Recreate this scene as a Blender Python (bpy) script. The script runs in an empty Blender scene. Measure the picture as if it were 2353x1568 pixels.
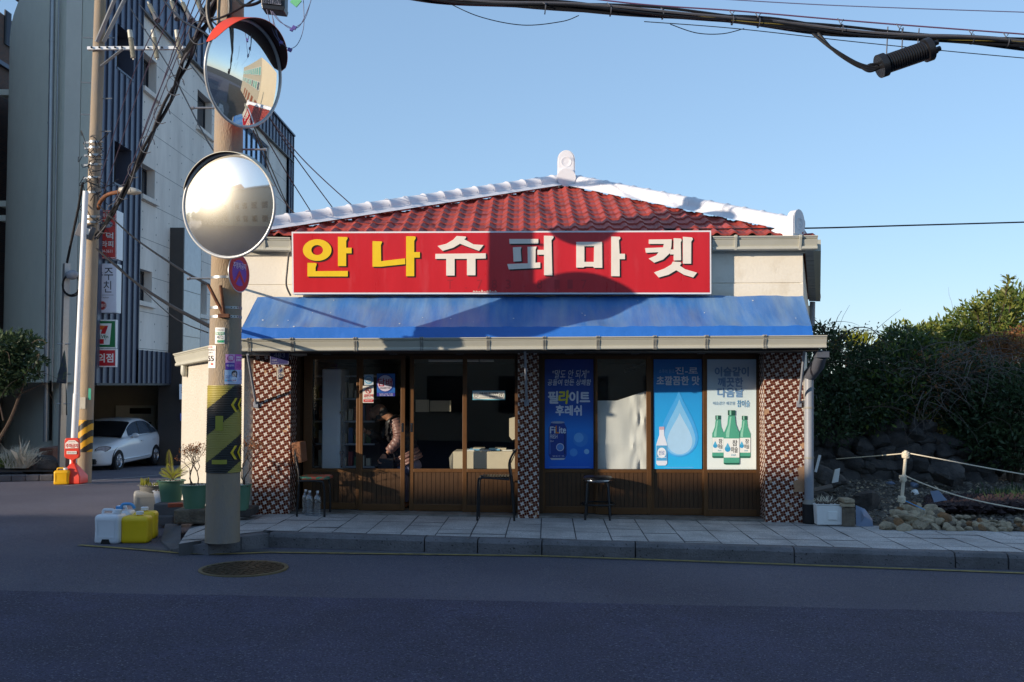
import bpy, bmesh, math, random
import numpy as np
from mathutils import Vector, Matrix, noise as mnoise
R = math.radians
SC = bpy.context.scene
COL = SC.collection
# ------------------------------------------------------------------ camera, sky, sun, exposure
EZ = 1.905                      # eye height above the road (m)
F = 2287.6                      # focal length in units of a 2353 px wide picture (35 mm lens)
PITCH = math.atan(101 / F)
cd = bpy.data.cameras.new('camera'); cam = bpy.data.objects.new('camera', cd); COL.objects.link(cam)
cam.location = (0, 0, EZ); cam.rotation_euler = (R(90) + PITCH, 0, 0)
cd.sensor_width = 36; cd.lens = 35.0; cd.clip_start = .1; cd.clip_end = 3000
SC.camera = cam
SUN_EL, SUN_AZ = 12.7, 240.0    # azimuth clockwise from +y: the sun stands behind the camera's left shoulder
sd = Vector((math.sin(R(SUN_AZ)) * math.cos(R(SUN_EL)), math.cos(R(SUN_AZ)) * math.cos(R(SUN_EL)), math.sin(R(SUN_EL))))
W = bpy.data.worlds.new('World'); SC.world = W; W.use_nodes = True
nt = W.node_tree; bg = nt.nodes['Background']
sky = nt.nodes.new('ShaderNodeTexSky'); sky.sky_type = 'NISHITA'; sky.sun_disc = False
sky.sun_elevation = R(SUN_EL); sky.sun_rotation = R(SUN_AZ)
sky.air_density = 1.0; sky.dust_density = .1; sky.ozone_density = 5.2; sky.altitude = 20
gam = nt.nodes.new('ShaderNodeGamma'); gam.inputs[1].default_value = .52      # evens out the brightness between horizon and zenith
nt.links.new(sky.outputs[0], gam.inputs[0]); tnt = nt.nodes.new('ShaderNodeMix'); tnt.data_type = 'RGBA'; tnt.blend_type = 'MULTIPLY'; tnt.inputs[0].default_value = 1; tnt.inputs[7].default_value = (.88, .91, .97, 1)
nt.links.new(gam.outputs[0], tnt.inputs[6]); nt.links.new(tnt.outputs[2], bg.inputs[0]); bg.inputs[1].default_value = .15
ld = bpy.data.lights.new('sun', 'SUN'); sun = bpy.data.objects.new('sun', ld); COL.objects.link(sun)
ld.energy = 2.0; ld.angle = R(.5); ld.color = (1, .84, .66)
sun.rotation_euler = sd.to_track_quat('Z', 'Y').to_euler(); sun.location = (-20, -12, 30)
SC.view_settings.view_transform = 'Standard'; SC.view_settings.look = 'None'
SC.view_settings.exposure = 1.55; SC.view_settings.gamma = 1
SC.cycles.max_bounces = 7; SC.cycles.transparent_max_bounces = 16
SC.cycles.use_denoising = True
rng = random.Random(7)

# ------------------------------------------------------------------ picture point -> place
CP, SP = math.cos(PITCH), math.sin(PITCH)
EYE = Vector((0, 0, EZ))
def ray(px, py):
    u = (px - 1176.5) / F; v = (784 - py) / F
    return Vector((u, CP - v * SP, SP + v * CP))
def P(px, py, Y):
    d = ray(px, py); return EYE + d * (Y / d.y)
def onplane(px, py, p0, n):
    d = ray(px, py); return EYE + d * ((Vector(p0) - EYE).dot(n) / d.dot(n))
def zroad(x, y):
    z = -.0123 * min(max(x, -6), 30)
    k = min(max((-2.6 - x) / 1.6, 0), 1); k = k * k * (3 - 2 * k)
    return z - .04 * min(max(0, y - 13), 50) * k
def zpav(x): return .165 - .0123 * x
def RG(px, py):                  # point of the road surface
    z = 0
    for _ in range(30):
        p = onplane(px, py, (0, 0, z), Vector((0, 0, 1))); z = z * .4 + zroad(p.x, p.y) * .6
    return p
def PG(px, py, dz=0):            # point of the pavement
    return onplane(px, py, (0, 0, .165 + dz), Vector((.0123, 0, 1)).normalized())
# facade frame: u along the shop front, n into the shop
FU = Vector((1, -.035, 0)).normalized(); FN = Vector((.035, 1, 0)).normalized(); FO = Vector((0, 13.5, 0))
def FP(px, py, n=0): return onplane(px, py, FO + FN * n, FN)
def fu(px, n=0, py=885): return (FP(px, py, n) - FO).dot(FU)
def fz(py, n=0, px=1176): return FP(px, py, n).z
def FW(u, n, z): return FO + FU * u + FN * n + Vector((0, 0, z))

# ------------------------------------------------------------------ mesh builder
ORG = {}
class MB:
    def __init__(s): s.v = []; s.f = []; s.m = []; s.s = []
    def add(s, vs, fs, mat=None, smooth=False):
        o = len(s.v); s.v.extend([tuple(q) for q in vs])
        for f in fs: s.f.append(tuple(i + o for i in f)); s.m.append(mat); s.s.append(smooth)
        return s
    def poly(s, pts, mat=None): return s.add(pts, [tuple(range(len(pts)))], mat)
    def hexa(s, c, mat=None):    # 8 corners: 0-3 bottom loop, 4-7 top loop
        return s.add(c, [(3, 2, 1, 0), (4, 5, 6, 7), (0, 1, 5, 4), (1, 2, 6, 5), (2, 3, 7, 6), (3, 0, 4, 7)], mat)
    def box(s, a, b, mat=None, M=None):
        x0, y0, z0 = a; x1, y1, z1 = b
        c = [Vector(q) for q in ((x0, y0, z0), (x1, y0, z0), (x1, y1, z0), (x0, y1, z0), (x0, y0, z1), (x1, y0, z1), (x1, y1, z1), (x0, y1, z1))]
        if M is not None: c = [M @ q for q in c]
        return s.hexa(c, mat)
    def fbox(s, u0, u1, n0, n1, z0, z1, mat=None):
        return s.hexa([FW(u0, n0, z0), FW(u1, n0, z0), FW(u1, n1, z0), FW(u0, n1, z0), FW(u0, n0, z1), FW(u1, n0, z1), FW(u1, n1, z1), FW(u0, n1, z1)], mat)
    def pxbox(s, x0, y0, x1, y1, n0, n1, mat=None):   # front face covers a picture rectangle on facade depth n0
        u0, u1 = fu(x0, n0, y1), fu(x1, n0, y1); xm = (x0 + x1) / 2
        return s.fbox(u0, u1, n0, n1, fz(y1, n0, xm), fz(y0, n0, xm), mat)
    def prism(s, pts, vec, mat=None):
        n = len(pts); vec = Vector(vec); v = [Vector(p) for p in pts] + [Vector(p) + vec for p in pts]
        f = [tuple(reversed(range(n))), tuple(range(n, 2 * n))] + [(i, (i + 1) % n, n + (i + 1) % n, n + i) for i in range(n)]
        return s.add(v, f, mat)
    def tube(s, pts, r, n=8, mat=None, caps=True, flat=1.0):
        pts = [Vector(p) for p in pts]; k = len(pts)
        rs = r if isinstance(r, (list, tuple)) else [r] * k
        vs = []; prev = None
        for i, p in enumerate(pts):
            d = (pts[min(i + 1, k - 1)] - pts[max(i - 1, 0)])
            d = d.normalized() if d.length > 1e-9 else Vector((0, 0, 1))
            if prev is None:
                a = Vector((0, 0, 1)) if abs(d.z) < .9 else Vector((1, 0, 0))
                x = d.cross(a).normalized()
            else:
                x = prev - d * prev.dot(d); x = x.normalized() if x.length > 1e-6 else d.orthogonal().normalized()
            prev = x; y = d.cross(x)
            for j in range(n):
                t = 2 * math.pi * j / n; vs.append(p + (x * math.cos(t) + y * math.sin(t) * flat) * rs[i])
        fs = [(i * n + j, i * n + (j + 1) % n, (i + 1) * n + (j + 1) % n, (i + 1) * n + j) for i in range(k - 1) for j in range(n)]
        if caps: fs += [tuple(reversed(range(n))), tuple(range((k - 1) * n, k * n))]
        return s.add(vs, fs, mat, True)
    def lathe(s, prof, c, ax=(0, 0, 1), n=24, mat=None, a0=0, a1=2 * math.pi):
        ax = Vector(ax).normalized(); x = ax.orthogonal().normalized(); y = ax.cross(x); c = Vector(c)
        full = abs(a1 - a0 - 2 * math.pi) < 1e-6; m = n if full else n + 1
        vs = [c + ax * h + (x * math.cos(a0 + (a1 - a0) * j / n) + y * math.sin(a0 + (a1 - a0) * j / n)) * r for r, h in prof for j in range(m)]
        fs = [(i * m + j, i * m + (j + 1) % m, (i + 1) * m + (j + 1) % m, (i + 1) * m + j) for i in range(len(prof) - 1) for j in range(m if full else n)]
        return s.add(vs, fs, mat, True)
    def ball(s, c, r, n=12, m=8, mat=None, M=None):
        r = r if isinstance(r, (list, tuple)) else (r, r, r); c = Vector(c); vs = []
        for i in range(m + 1):
            a = math.pi * i / m
            for j in range(n):
                b = 2 * math.pi * j / n; q = Vector((r[0] * math.sin(a) * math.cos(b), r[1] * math.sin(a) * math.sin(b), r[2] * math.cos(a)))
                vs.append(c + (M @ q if M is not None else q))
        return s.add(vs, [((i + 1) * n + j, (i + 1) * n + (j + 1) % n, i * n + (j + 1) % n, i * n + j) for i in range(m) for j in range(n)], mat, True)
    def build(s, name, mat=None, parent=None, bevel=0, sharp=40, loc=None, merge=False):
        me = bpy.data.meshes.new(name)
        org = Vector(loc) if loc is not None else (ORG.get(parent.name, Vector()) if parent else Vector())
        me.from_pydata([(q[0] - org.x, q[1] - org.y, q[2] - org.z) for q in s.v], [], s.f)
        slots = []
        idx = []
        for m in s.m:
            mm = m if m is not None else mat
            if mm not in slots: slots.append(mm)
            idx.append(slots.index(mm))
        for mm in slots: me.materials.append(M[mm] if isinstance(mm, str) else mm)
        me.polygons.foreach_set('material_index', idx)
        me.polygons.foreach_set('use_smooth', s.s)
        if merge:
            bm = bmesh.new(); bm.from_mesh(me); bmesh.ops.remove_doubles(bm, verts=bm.verts, dist=1e-5); bm.to_mesh(me); bm.free()
        if any(s.s): me.set_sharp_from_angle(angle=R(sharp))
        me.update()
        o = bpy.data.objects.new(name, me); COL.objects.link(o); ORG[o.name] = org
        if parent: o.parent = parent
        else: o.location = org
        if bevel:
            b = o.modifiers.new('bevel', 'BEVEL'); b.width = bevel; b.segments = 2; b.limit_method = 'ANGLE'; b.angle_limit = R(40)
        return o
def tag(o, label, cat, group=None, kind=None):
    o['label'] = label; o['category'] = cat
    if group: o['group'] = group
    if kind: o['kind'] = kind
    return o
def thing(name, label, cat, loc, group=None):
    o = bpy.data.objects.new(name, None); COL.objects.link(o); o.location = loc; o.empty_display_size = .1
    ORG[o.name] = Vector(loc); return tag(o, label, cat, group)
def struct(o): o['kind'] = 'structure'; return o
def dup(root, loc, rotz=0, label=None, scale=None, rot=None):
    r = root.copy(); COL.objects.link(r); r.location = loc; r.rotation_euler = rot or (0, 0, rotz)
    if label: r['label'] = label
    if scale: r.scale = scale if isinstance(scale, (tuple, list)) else (scale,) * 3
    for ch in list(root.children):
        c = ch.copy(); COL.objects.link(c); c.parent = r
        for g in ch.children:
            d = g.copy(); COL.objects.link(d); d.parent = c
    return r
def sag(a, b, s, n=24):
    a, b = Vector(a), Vector(b)
    return [a.lerp(b, t / n) - Vector((0, 0, s * 4 * (t / n) * (1 - t / n))) for t in range(n + 1)]
def spline(pts, k=8):
    pts = [Vector(p) for p in pts]; out = []
    for i in range(len(pts) - 1):
        p0, p1, p2, p3 = pts[max(i - 1, 0)], pts[i], pts[i + 1], pts[min(i + 2, len(pts) - 1)]
        for j in range(k):
            t = j / k
            out.append(.5 * ((2 * p1) + (p2 - p0) * t + (2 * p0 - 5 * p1 + 4 * p2 - p3) * t * t + (3 * p1 - p0 - 3 * p2 + p3) * t ** 3))
    return out + [pts[-1]]
def gravel_mesh(name, n, size, sampler, mat, seed=1, flat=.6):
    r = random.Random(seed); mb = MB()
    for _ in range(n):
        c = sampler(r); sz = size * r.uniform(.4, 1.5)
        rot = Matrix.Rotation(r.uniform(0, 6.3), 3, 'Z') @ Matrix.Rotation(r.uniform(-.5, .5), 3, 'X')
        vs = []
        for q in ((1, 0, 0), (0, 1, 0), (-1, 0, 0), (0, -1, 0), (.1, .1, flat), (0, 0, -flat)):
            vs.append(Vector(c) + rot @ Vector((q[0] * sz * r.uniform(.6, 1.2), q[1] * sz * r.uniform(.5, 1), q[2] * sz * r.uniform(.6, 1.2))))
        mb.add(vs, [(0, 1, 4), (1, 2, 4), (2, 3, 4), (3, 0, 4), (1, 0, 5), (2, 1, 5), (3, 2, 5), (0, 3, 5)])
    return mb

# ------------------------------------------------------------------ flat artwork on a plane (signs, posters)
class Art:
    def __init__(s, p0, n): s.p0 = Vector(p0); s.n = Vector(n).normalized()     # n points to the viewer
    def at(s, px, py, lift=0): return onplane(px, py, s.p0 + s.n * lift, s.n)
    def poly(s, mb, pts, mat, lift=.004):
        w = [s.at(x, y, lift) for x, y in pts]; mb.poly(w, mat); return s
    def rect(s, mb, x0, y0, x1, y1, mat, lift=.004): return s.poly(mb, [(x0, y1), (x1, y1), (x1, y0), (x0, y0)], mat, lift)
    def ell(s, mb, cx, cy, rx, ry, mat, lift=.004, n=28, rot=0):
        c, q = math.cos(rot), math.sin(rot)
        return s.poly(mb, [(cx + rx * math.cos(t) * c - ry * math.sin(t) * q, cy - rx * math.cos(t) * q - ry * math.sin(t) * c) for t in [2 * math.pi * i / n for i in range(n)]], mat, lift)
    def ring(s, mb, cx, cy, rx, ry, ix, iy, mat, lift=.004, n=32, icx=None, icy=None):
        icx = cx if icx is None else icx; icy = cy if icy is None else icy
        for i in range(n):
            a, b = 2 * math.pi * i / n, 2 * math.pi * (i + 1) / n
            s.poly(mb, [(cx + rx * math.cos(a), cy - ry * math.sin(a)), (cx + rx * math.cos(b), cy - ry * math.sin(b)), (icx + ix * math.cos(b), icy - iy * math.sin(b)), (icx + ix * math.cos(a), icy - iy * math.sin(a))], mat, lift)
        return s
    def text(s, mb, txt, x0, y0, x1, y1, mat, lift=.006, bold=.0, slant=0, keep=False):
        v, f = glyphs(txt, 0)
        if not v: return s
        if bold:
            hh = abs(y1 - y0) / (txt.count('\n') + 1) * bold * .8
            for k, (a, b) in enumerate(((-hh, 0), (hh, 0), (0, -hh), (0, hh))): s.text(mb, txt, x0 + a, y0 + b, x1 + a, y1 + b, mat, lift - .0004 * (k + 1), 0, slant)
        xs = [q[0] for q in v]; ys = [q[1] for q in v]; ax, bx, ay, by = min(xs), max(xs), min(ys), max(ys)
        sx = (x1 - x0) / (bx - ax); sy = (y1 - y0) / max(by - ay, 1e-6)
        w = [s.at(x0 + (q[0] - ax) * sx + slant * (q[1] - ay) * sy, y1 - (q[1] - ay) * sy, lift) for q in v]
        mb.add(w, f, mat); return s
_G = {}
def glyphs(txt, bold=0):
    k = (txt, bold)
    if k not in _G:
        c = bpy.data.curves.new('lettering', 'FONT'); c.body = txt; c.offset = bold; c.resolution_u = 3; c.fill_mode = 'FRONT'
        o = bpy.data.objects.new('lettering', c); me = o.to_mesh()
        _G[k] = ([tuple(q.co) for q in me.vertices], [tuple(p.vertices) for p in me.polygons])
        o.to_mesh_clear(); bpy.data.objects.remove(o); bpy.data.curves.remove(c)
    return _G[k]
# ------------------------------------------------------------------ materials (all procedural)
M = {}
def lin(h):
    h = h.lstrip('#'); c = [int(h[i:i + 2], 16) / 255 for i in (0, 2, 4)]
    return tuple(x / 12.92 if x <= .04045 else ((x + .055) / 1.055) ** 2.4 for x in c) + (1,)
def mat(name, col, rough=.6, metal=0, var=.12, scale=6, bump=0, bscale=60, spec=.5, col2=None, mix=(.45, .65), coat=0, stretch=None, mscale=None, sheen=0):
    m = bpy.data.materials.new(name); m.use_nodes = True; M[name] = m
    t = m.node_tree; N = t.nodes; L = t.links; b = N['Principled BSDF']
    c = lin(col) if isinstance(col, str) else tuple(col) + (1,)
    b.inputs['Roughness'].default_value = rough; b.inputs['Metallic'].default_value = metal
    b.inputs['Specular IOR Level'].default_value = spec; b.inputs['Coat Weight'].default_value = coat
    tc = N.new('ShaderNodeTexCoord'); vec = tc.outputs['Object']
    if stretch:
        mp = N.new('ShaderNodeMapping'); mp.inputs['Scale'].default_value = stretch; L.new(vec, mp.inputs[0]); vec = mp.outputs[0]
    n1 = N.new('ShaderNodeTexNoise'); n1.inputs['Scale'].default_value = scale; n1.inputs['Detail'].default_value = 6; n1.inputs['Roughness'].default_value = .65
    L.new(vec, n1.inputs['Vector'])
    mr = N.new('ShaderNodeMapRange'); mr.inputs[1].default_value = .25; mr.inputs[2].default_value = .75
    mr.inputs[3].default_value = 1 - var; mr.inputs[4].default_value = 1 + var; L.new(n1.outputs[0], mr.inputs[0])
    src = None
    if col2:
        c2 = lin(col2) if isinstance(col2, str) else tuple(col2) + (1,)
        n3 = N.new('ShaderNodeTexNoise'); n3.inputs['Scale'].default_value = mscale or scale * .45; n3.inputs['Detail'].default_value = 8; n3.inputs['Roughness'].default_value = .7; L.new(vec, n3.inputs['Vector'])
        r3 = N.new('ShaderNodeMapRange'); r3.inputs[1].default_value = mix[0]; r3.inputs[2].default_value = mix[1]; L.new(n3.outputs[0], r3.inputs[0])
        mx = N.new('ShaderNodeMix'); mx.data_type = 'RGBA'; mx.inputs[6].default_value = c; mx.inputs[7].default_value = c2; L.new(r3.outputs[0], mx.inputs[0]); src = mx.outputs[2]
    mu = N.new('ShaderNodeVectorMath'); mu.operation = 'SCALE'
    if src: L.new(src, mu.inputs[0])
    else: mu.inputs[0].default_value = c[:3]
    L.new(mr.outputs[0], mu.inputs['Scale']); L.new(mu.outputs[0], b.inputs['Base Color'])
    r2 = N.new('ShaderNodeMapRange'); r2.inputs[3].default_value = max(rough - .1, .02); r2.inputs[4].default_value = min(rough + .1, 1); L.new(n1.outputs[0], r2.inputs[0]); L.new(r2.outputs[0], b.inputs['Roughness'])
    if bump:
        n2 = N.new('ShaderNodeTexNoise'); n2.inputs['Scale'].default_value = bscale; n2.inputs['Detail'].default_value = 5; L.new(vec, n2.inputs['Vector'])
        bp = N.new('ShaderNodeBump'); bp.inputs['Strength'].default_value = min(bump, 1); bp.inputs['Distance'].default_value = .02; L.new(n2.outputs[0], bp.inputs['Height']); L.new(bp.outputs[0], b.inputs['Normal'])
    m['col'] = name
    return m
def nodes(name): t = M[name].node_tree; return t.nodes, t.links, t.nodes['Principled BSDF']
def paint(h, rough=.45):
    k = 'print_' + h.lstrip('#')
    if k not in M: mat(k, h, rough, var=.05, scale=9)
    return k
def gradient(name, stops, z0, z1, rough=.35):      # printed colour ramp along height
    mat(name, stops[0][1], rough); N, L, b = nodes(name)
    tc = N.new('ShaderNodeTexCoord'); sx = N.new('ShaderNodeSeparateXYZ'); L.new(tc.outputs['Object'], sx.inputs[0])
    mr = N.new('ShaderNodeMapRange'); mr.inputs[1].default_value = z0; mr.inputs[2].default_value = z1; L.new(sx.outputs[2], mr.inputs[0])
    cr = N.new('ShaderNodeValToRGB'); e = cr.color_ramp.elements
    e[0].position, e[0].color = stops[0][0], lin(stops[0][1]); e[1].position, e[1].color = stops[-1][0], lin(stops[-1][1])
    for p, c in stops[1:-1]:
        q = e.new(p); q.color = lin(c)
    L.new(mr.outputs[0], cr.inputs[0]); L.new(cr.outputs[0], b.inputs['Base Color'])
def glass(name, tint=(.8, .85, .85), fres=1.5, extra=0, rough=.0):
    m = bpy.data.materials.new(name); m.use_nodes = True; M[name] = m; t = m.node_tree; N = t.nodes; L = t.links
    N.remove(N['Principled BSDF']); o = N['Material Output']
    tr = N.new('ShaderNodeBsdfTransparent'); tr.inputs[0].default_value = tuple(tint) + (1,)
    g = N.new('ShaderNodeBsdfGlossy'); g.inputs['Roughness'].default_value = rough
    fr = N.new('ShaderNodeLayerWeight'); fr.inputs[0].default_value = .5; pw = N.new('ShaderNodeMath'); pw.operation = 'POWER'; pw.inputs[1].default_value = 4; L.new(fr.outputs[1], pw.inputs[0])
    ad = N.new('ShaderNodeMath'); ad.operation = 'MULTIPLY_ADD'; ad.inputs[1].default_value = .75; ad.inputs[2].default_value = .04 * fres + extra; ad.use_clamp = True; L.new(pw.outputs[0], ad.inputs[0])
    mx = N.new('ShaderNodeMixShader'); L.new(ad.outputs[0], mx.inputs[0]); L.new(tr.outputs[0], mx.inputs[1]); L.new(g.outputs[0], mx.inputs[2]); L.new(mx.outputs[0], o.inputs[0])
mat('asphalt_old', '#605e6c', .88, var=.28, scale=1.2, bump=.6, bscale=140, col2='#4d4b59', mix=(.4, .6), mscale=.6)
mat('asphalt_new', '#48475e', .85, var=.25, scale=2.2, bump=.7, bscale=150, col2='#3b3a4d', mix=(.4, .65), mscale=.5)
def speckle(name, h, scale=220, lo=.62, hi=.72):     # aggregate grains in asphalt and granite
    N, L, b = nodes(name); src = b.inputs['Base Color'].links[0].from_socket
    tc = N.new('ShaderNodeTexCoord'); n = N.new('ShaderNodeTexNoise'); n.inputs['Scale'].default_value = scale; n.inputs['Detail'].default_value = 2; L.new(tc.outputs['Object'], n.inputs['Vector'])
    r = N.new('ShaderNodeMapRange'); r.inputs[1].default_value = lo; r.inputs[2].default_value = hi; r.inputs[4].default_value = .8; L.new(n.outputs[0], r.inputs[0])
    mx = N.new('ShaderNodeMix'); mx.data_type = 'RGBA'; mx.inputs[7].default_value = lin(h); L.new(src, mx.inputs[6]); L.new(r.outputs[0], mx.inputs[0]); L.new(mx.outputs[2], b.inputs['Base Color'])
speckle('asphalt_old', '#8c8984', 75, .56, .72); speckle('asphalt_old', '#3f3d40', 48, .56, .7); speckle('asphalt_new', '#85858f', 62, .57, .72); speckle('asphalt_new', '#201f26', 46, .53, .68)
mat('kerb_stone', '#716f72', .85, var=.15, scale=5, bump=.7, bscale=45, col2='#605f61', mix=(.4, .6)); speckle('kerb_stone', '#1c1b1c', 38, .66, .70)
mat('concrete_gutter', '#5c5b5d', .9, var=.2, scale=4, bump=.4, bscale=70)
mat('line_yellow', '#94834f', .8, var=.25, scale=14, col2='#5a5446', mix=(.5, .68), mscale=10)
mat('line_white', '#a9a9a8', .8, var=.2, scale=9, col2='#5e5e5e', mix=(.52, .7))
mat('granite', '#c6c3c0', .75, var=.14, scale=5, bump=.3, bscale=90, col2='#a19e9c', mix=(.42, .66), mscale=1.4); speckle('granite', '#858484', 70, .52, .64)
mat('mortar_grey', '#5b5a5b', .95, var=.2, scale=9)
mat('threshold', '#8c8781', .9, var=.2, scale=5, bump=.6, bscale=40, col2='#6d675f', mix=(.4, .6))
mat('plaster_cream', '#e6dfcf', .8, var=.06, scale=2, bump=.15, bscale=30, col2='#cfc3ac', mix=(.58, .75))
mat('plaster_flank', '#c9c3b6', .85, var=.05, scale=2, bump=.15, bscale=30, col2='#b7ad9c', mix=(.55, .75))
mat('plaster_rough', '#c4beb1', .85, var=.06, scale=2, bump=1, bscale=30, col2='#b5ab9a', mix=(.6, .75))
mat('plaster_trim', '#b5b1a4', .8, var=.1, scale=4, bump=.3, bscale=40)
mat('tile_brown', '#5f2a20', .22, var=.25, scale=40, spec=.6)
mat('tile_white', '#d9d2cb', .25, var=.08, scale=40)
mat('grout', '#b08b6c', .9, var=.15, scale=30)
mat('mortar', '#c3ab8c', .95, var=.15, scale=20, bump=.5, bscale=40)
mat('roof_red', '#ab443a', .55, var=.2, scale=5, col2='#8f3a32', mix=(.4, .65), bump=.1, bscale=30)
mat('metal_white', '#e2e2e6', .38, var=.04, scale=3, col2='#d2d0cd', mix=(.6, .8))
mat('gutter_grey', '#b9b8ab', .45, var=.06, scale=3, col2='#a8a498', mix=(.6, .75))
mat('gutter_dark', '#8e8d86', .5, var=.06, scale=3)
mat('downpipe_grey', '#8d929b', .4, var=.05)
mat('funnel_grey', '#565b66', .45, var=.06)
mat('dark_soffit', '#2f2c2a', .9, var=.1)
mat('frame_bronze', '#664627', .42, metal=.25, var=.1, scale=9)
mat('panel_bronze', '#4e361f', .5, metal=.15, var=.12, scale=9)
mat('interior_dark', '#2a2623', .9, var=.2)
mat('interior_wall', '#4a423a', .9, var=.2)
mat('board_white', '#d9d9d4', .6, var=.05)
mat('card_cream', '#d3c8ae', .8, var=.08, scale=5)
mat('steel_black', '#232427', .4, metal=.3, var=.1)
mat('vinyl_black', '#1b1b1e', .35, var=.1, bump=.1)
mat('vinyl_red', '#a4503f', .4, var=.15, scale=10, col2='#1f7a63', mix=(.52, .56), mscale=7)
mat('wood_tan', '#8a5a3a', .5, var=.15)
mat('pole_concrete', '#9c8a72', .9, var=.13, scale=3, bump=.5, bscale=70, col2='#87807a', mix=(.42, .66), stretch=(1, 1, .35))
mat('galvanised', '#9fa3a6', .4, metal=.7, var=.1, scale=12)
mat('rust', '#5e3a26', .8, var=.25, scale=20, col2='#8a5634', mix=(.45, .6))
mat('cable_black', '#141519', .5, var=.1)
mat('cable_grey', '#55565c', .5, var=.1)
mat('cable_yellow', '#7d7038', .5, var=.1)
mat('rope_white', '#d6cdb8', .9, var=.15, scale=60)
mat('plastic_white', '#dfe3e8', .35, var=.04, spec=.5)
mat('plastic_yellow', '#efc81a', .38, var=.07, scale=5)
mat('plastic_amber', '#e3ae12', .38, var=.06)
mat('plastic_grey', '#b7b2a6', .45, var=.06)
mat('plastic_blue', '#4c9ad8', .35, var=.05)
mat('plastic_red', '#d63a26', .4, var=.06)
mat('pot_green', '#557d64', .5, var=.1, scale=5, col2='#7a7f68', mix=(.62, .78))
mat('pot_grey', '#6a6a66', .6, var=.1)
mat('soil', '#5d5146', .95, var=.3, scale=30, bump=.8, bscale=50)
mat('pebble_white', '#c9c2b6', .8, var=.2, scale=30)
mat('brick_red', '#a5513a', .85, var=.15)
mat('block_stone', '#7b7061', .95, var=.25, scale=8, bump=1, bscale=35, col2='#564d42', mix=(.4, .6))
mat('mirror_orange', '#d9401c', .4, var=.06)
mat('steel_rim', '#b0b2b6', .18, metal=1, var=.03)
mat('tarp_blue', '#3b76b8', .42, var=.10, scale=3, bump=.25, bscale=5, col2='#7896b4', mix=(.38, .72), mscale=1.6, stretch=(2.2, .35, .35))
mat('tarp_blue_fresh', '#2a6cc2', .38, var=.08, scale=3, bump=.35, bscale=8)
mat('concrete_wall', '#ece6dd', .85, var=.09, scale=.7, bump=.15, bscale=25, col2='#cbc5bd', mix=(.45, .7), stretch=(1, 1, .3))
mat('clad_metal', '#5c6478', .4, metal=.4, var=.07, scale=2)
mat('clad_seam', '#454d5e', .4, metal=.4, var=.05)
mat('stucco_green', '#dcdccc', .9, var=.05, scale=1.5, bump=.4, bscale=40)
mat('stucco_light', '#e2dfd2', .9, var=.05, scale=1.5, bump=.3, bscale=40)
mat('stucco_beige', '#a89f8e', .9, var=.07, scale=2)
mat('stone_dark', '#45413f', .5, var=.12, scale=6)
mat('stone_polished', '#a9abb0', .12, var=.12, scale=4)
mat('window_dark', '#1d2430', .12, var=.05, spec=.7)
mat('window_frame_dark', '#2a2d33', .5)
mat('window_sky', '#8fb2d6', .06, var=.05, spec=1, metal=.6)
mat('brick_dark', '#6d4a3c', .9, var=.2)
mat('lava_stone', '#3a3838', .95, var=.3, scale=8, bump=1, bscale=24, col2='#4a4643', mix=(.4, .6))
mat('field_stone', '#b3a48a', .95, var=.3, scale=9, bump=.9, bscale=30, col2='#7d725f', mix=(.42, .62))
mat('field_stone_rust', '#8d6a48', .95, var=.2, scale=12, bump=.9, bscale=30, col2='#6f5a44', mix=(.42, .62))
mat('lot_soil', '#4a433c', .95, var=.3, scale=3, bump=.8, bscale=30, col2='#37322d', mix=(.4, .6))
mat('rubble', '#6f6a62', .95, var=.35, scale=25, col2='#4b4641', mix=(.4, .6))
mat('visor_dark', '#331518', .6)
mat('rim_grey', '#b9bbbc', .3, metal=.2, var=.05)
mat('seaweed', '#2c1d20', .8, var=.3, scale=20)
mat('styrofoam', '#e4e6e4', .7, var=.04, bump=.3, bscale=50)
mat('tarp_pale', '#6f7f98', .4, var=.1, bump=.3, bscale=8)
def leafmat(name, c1, c2, c3, rough=.5):
    mat(name, c1, rough, var=.2, scale=40, spec=.35); N, L, b = nodes(name)
    tc = N.new('ShaderNodeTexCoord'); n = N.new('ShaderNodeTexNoise'); n.inputs['Scale'].default_value = 2.1; n.inputs['Detail'].default_value = 7; n.inputs['Roughness'].default_value = .8; L.new(tc.outputs['Object'], n.inputs['Vector'])
    cr = N.new('ShaderNodeValToRGB'); e = cr.color_ramp.elements; e[0].position = .36; e[0].color = lin(c1); e[1].position = .66; e[1].color = lin(c3); q = e.new(.5); q.color = lin(c2)
    L.new(n.outputs[0], cr.inputs[0]); L.new(cr.outputs[0], b.inputs['Base Color'])
    tl = N.new('ShaderNodeBsdfTranslucent'); L.new(cr.outputs[0], tl.inputs[0]); mx = N.new('ShaderNodeMixShader'); mx.inputs[0].default_value = .25
    L.new(b.outputs[0], mx.inputs[1]); L.new(tl.outputs[0], mx.inputs[2]); L.new(mx.outputs[0], N['Material Output'].inputs[0])
leafmat('leaf_dark', '#293d2c', '#3a4f33', '#55653f')
leafmat('leaf_green', '#3a5426', '#5d7233', '#8a9040')
leafmat('leaf_olive', '#55602c', '#6f7534', '#8c8a45')
leafmat('leaf_brown', '#6b4a30', '#8a5f3b', '#9c7048')
leafmat('leaf_rust', '#7a4a2a', '#9a6238', '#5d5a30')
leafmat('leaf_palm', '#6f7a22', '#92922c', '#566e24')
mat('twig', '#5a4c42', .9, var=.2)
mat('twig_grey', '#6c645e', .9, var=.2)
mat('bark', '#473a30', .95, var=.25, bump=.7, bscale=30)
mat('car_white', '#dfe5ec', .22, var=.015, coat=.6)
mat('car_glass', '#141a22', .06, var=.02, spec=.8)
mat('tyre', '#17171a', .85, var=.1)
mat('alloy', '#b6bac2', .25, metal=.8, var=.04)
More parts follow.
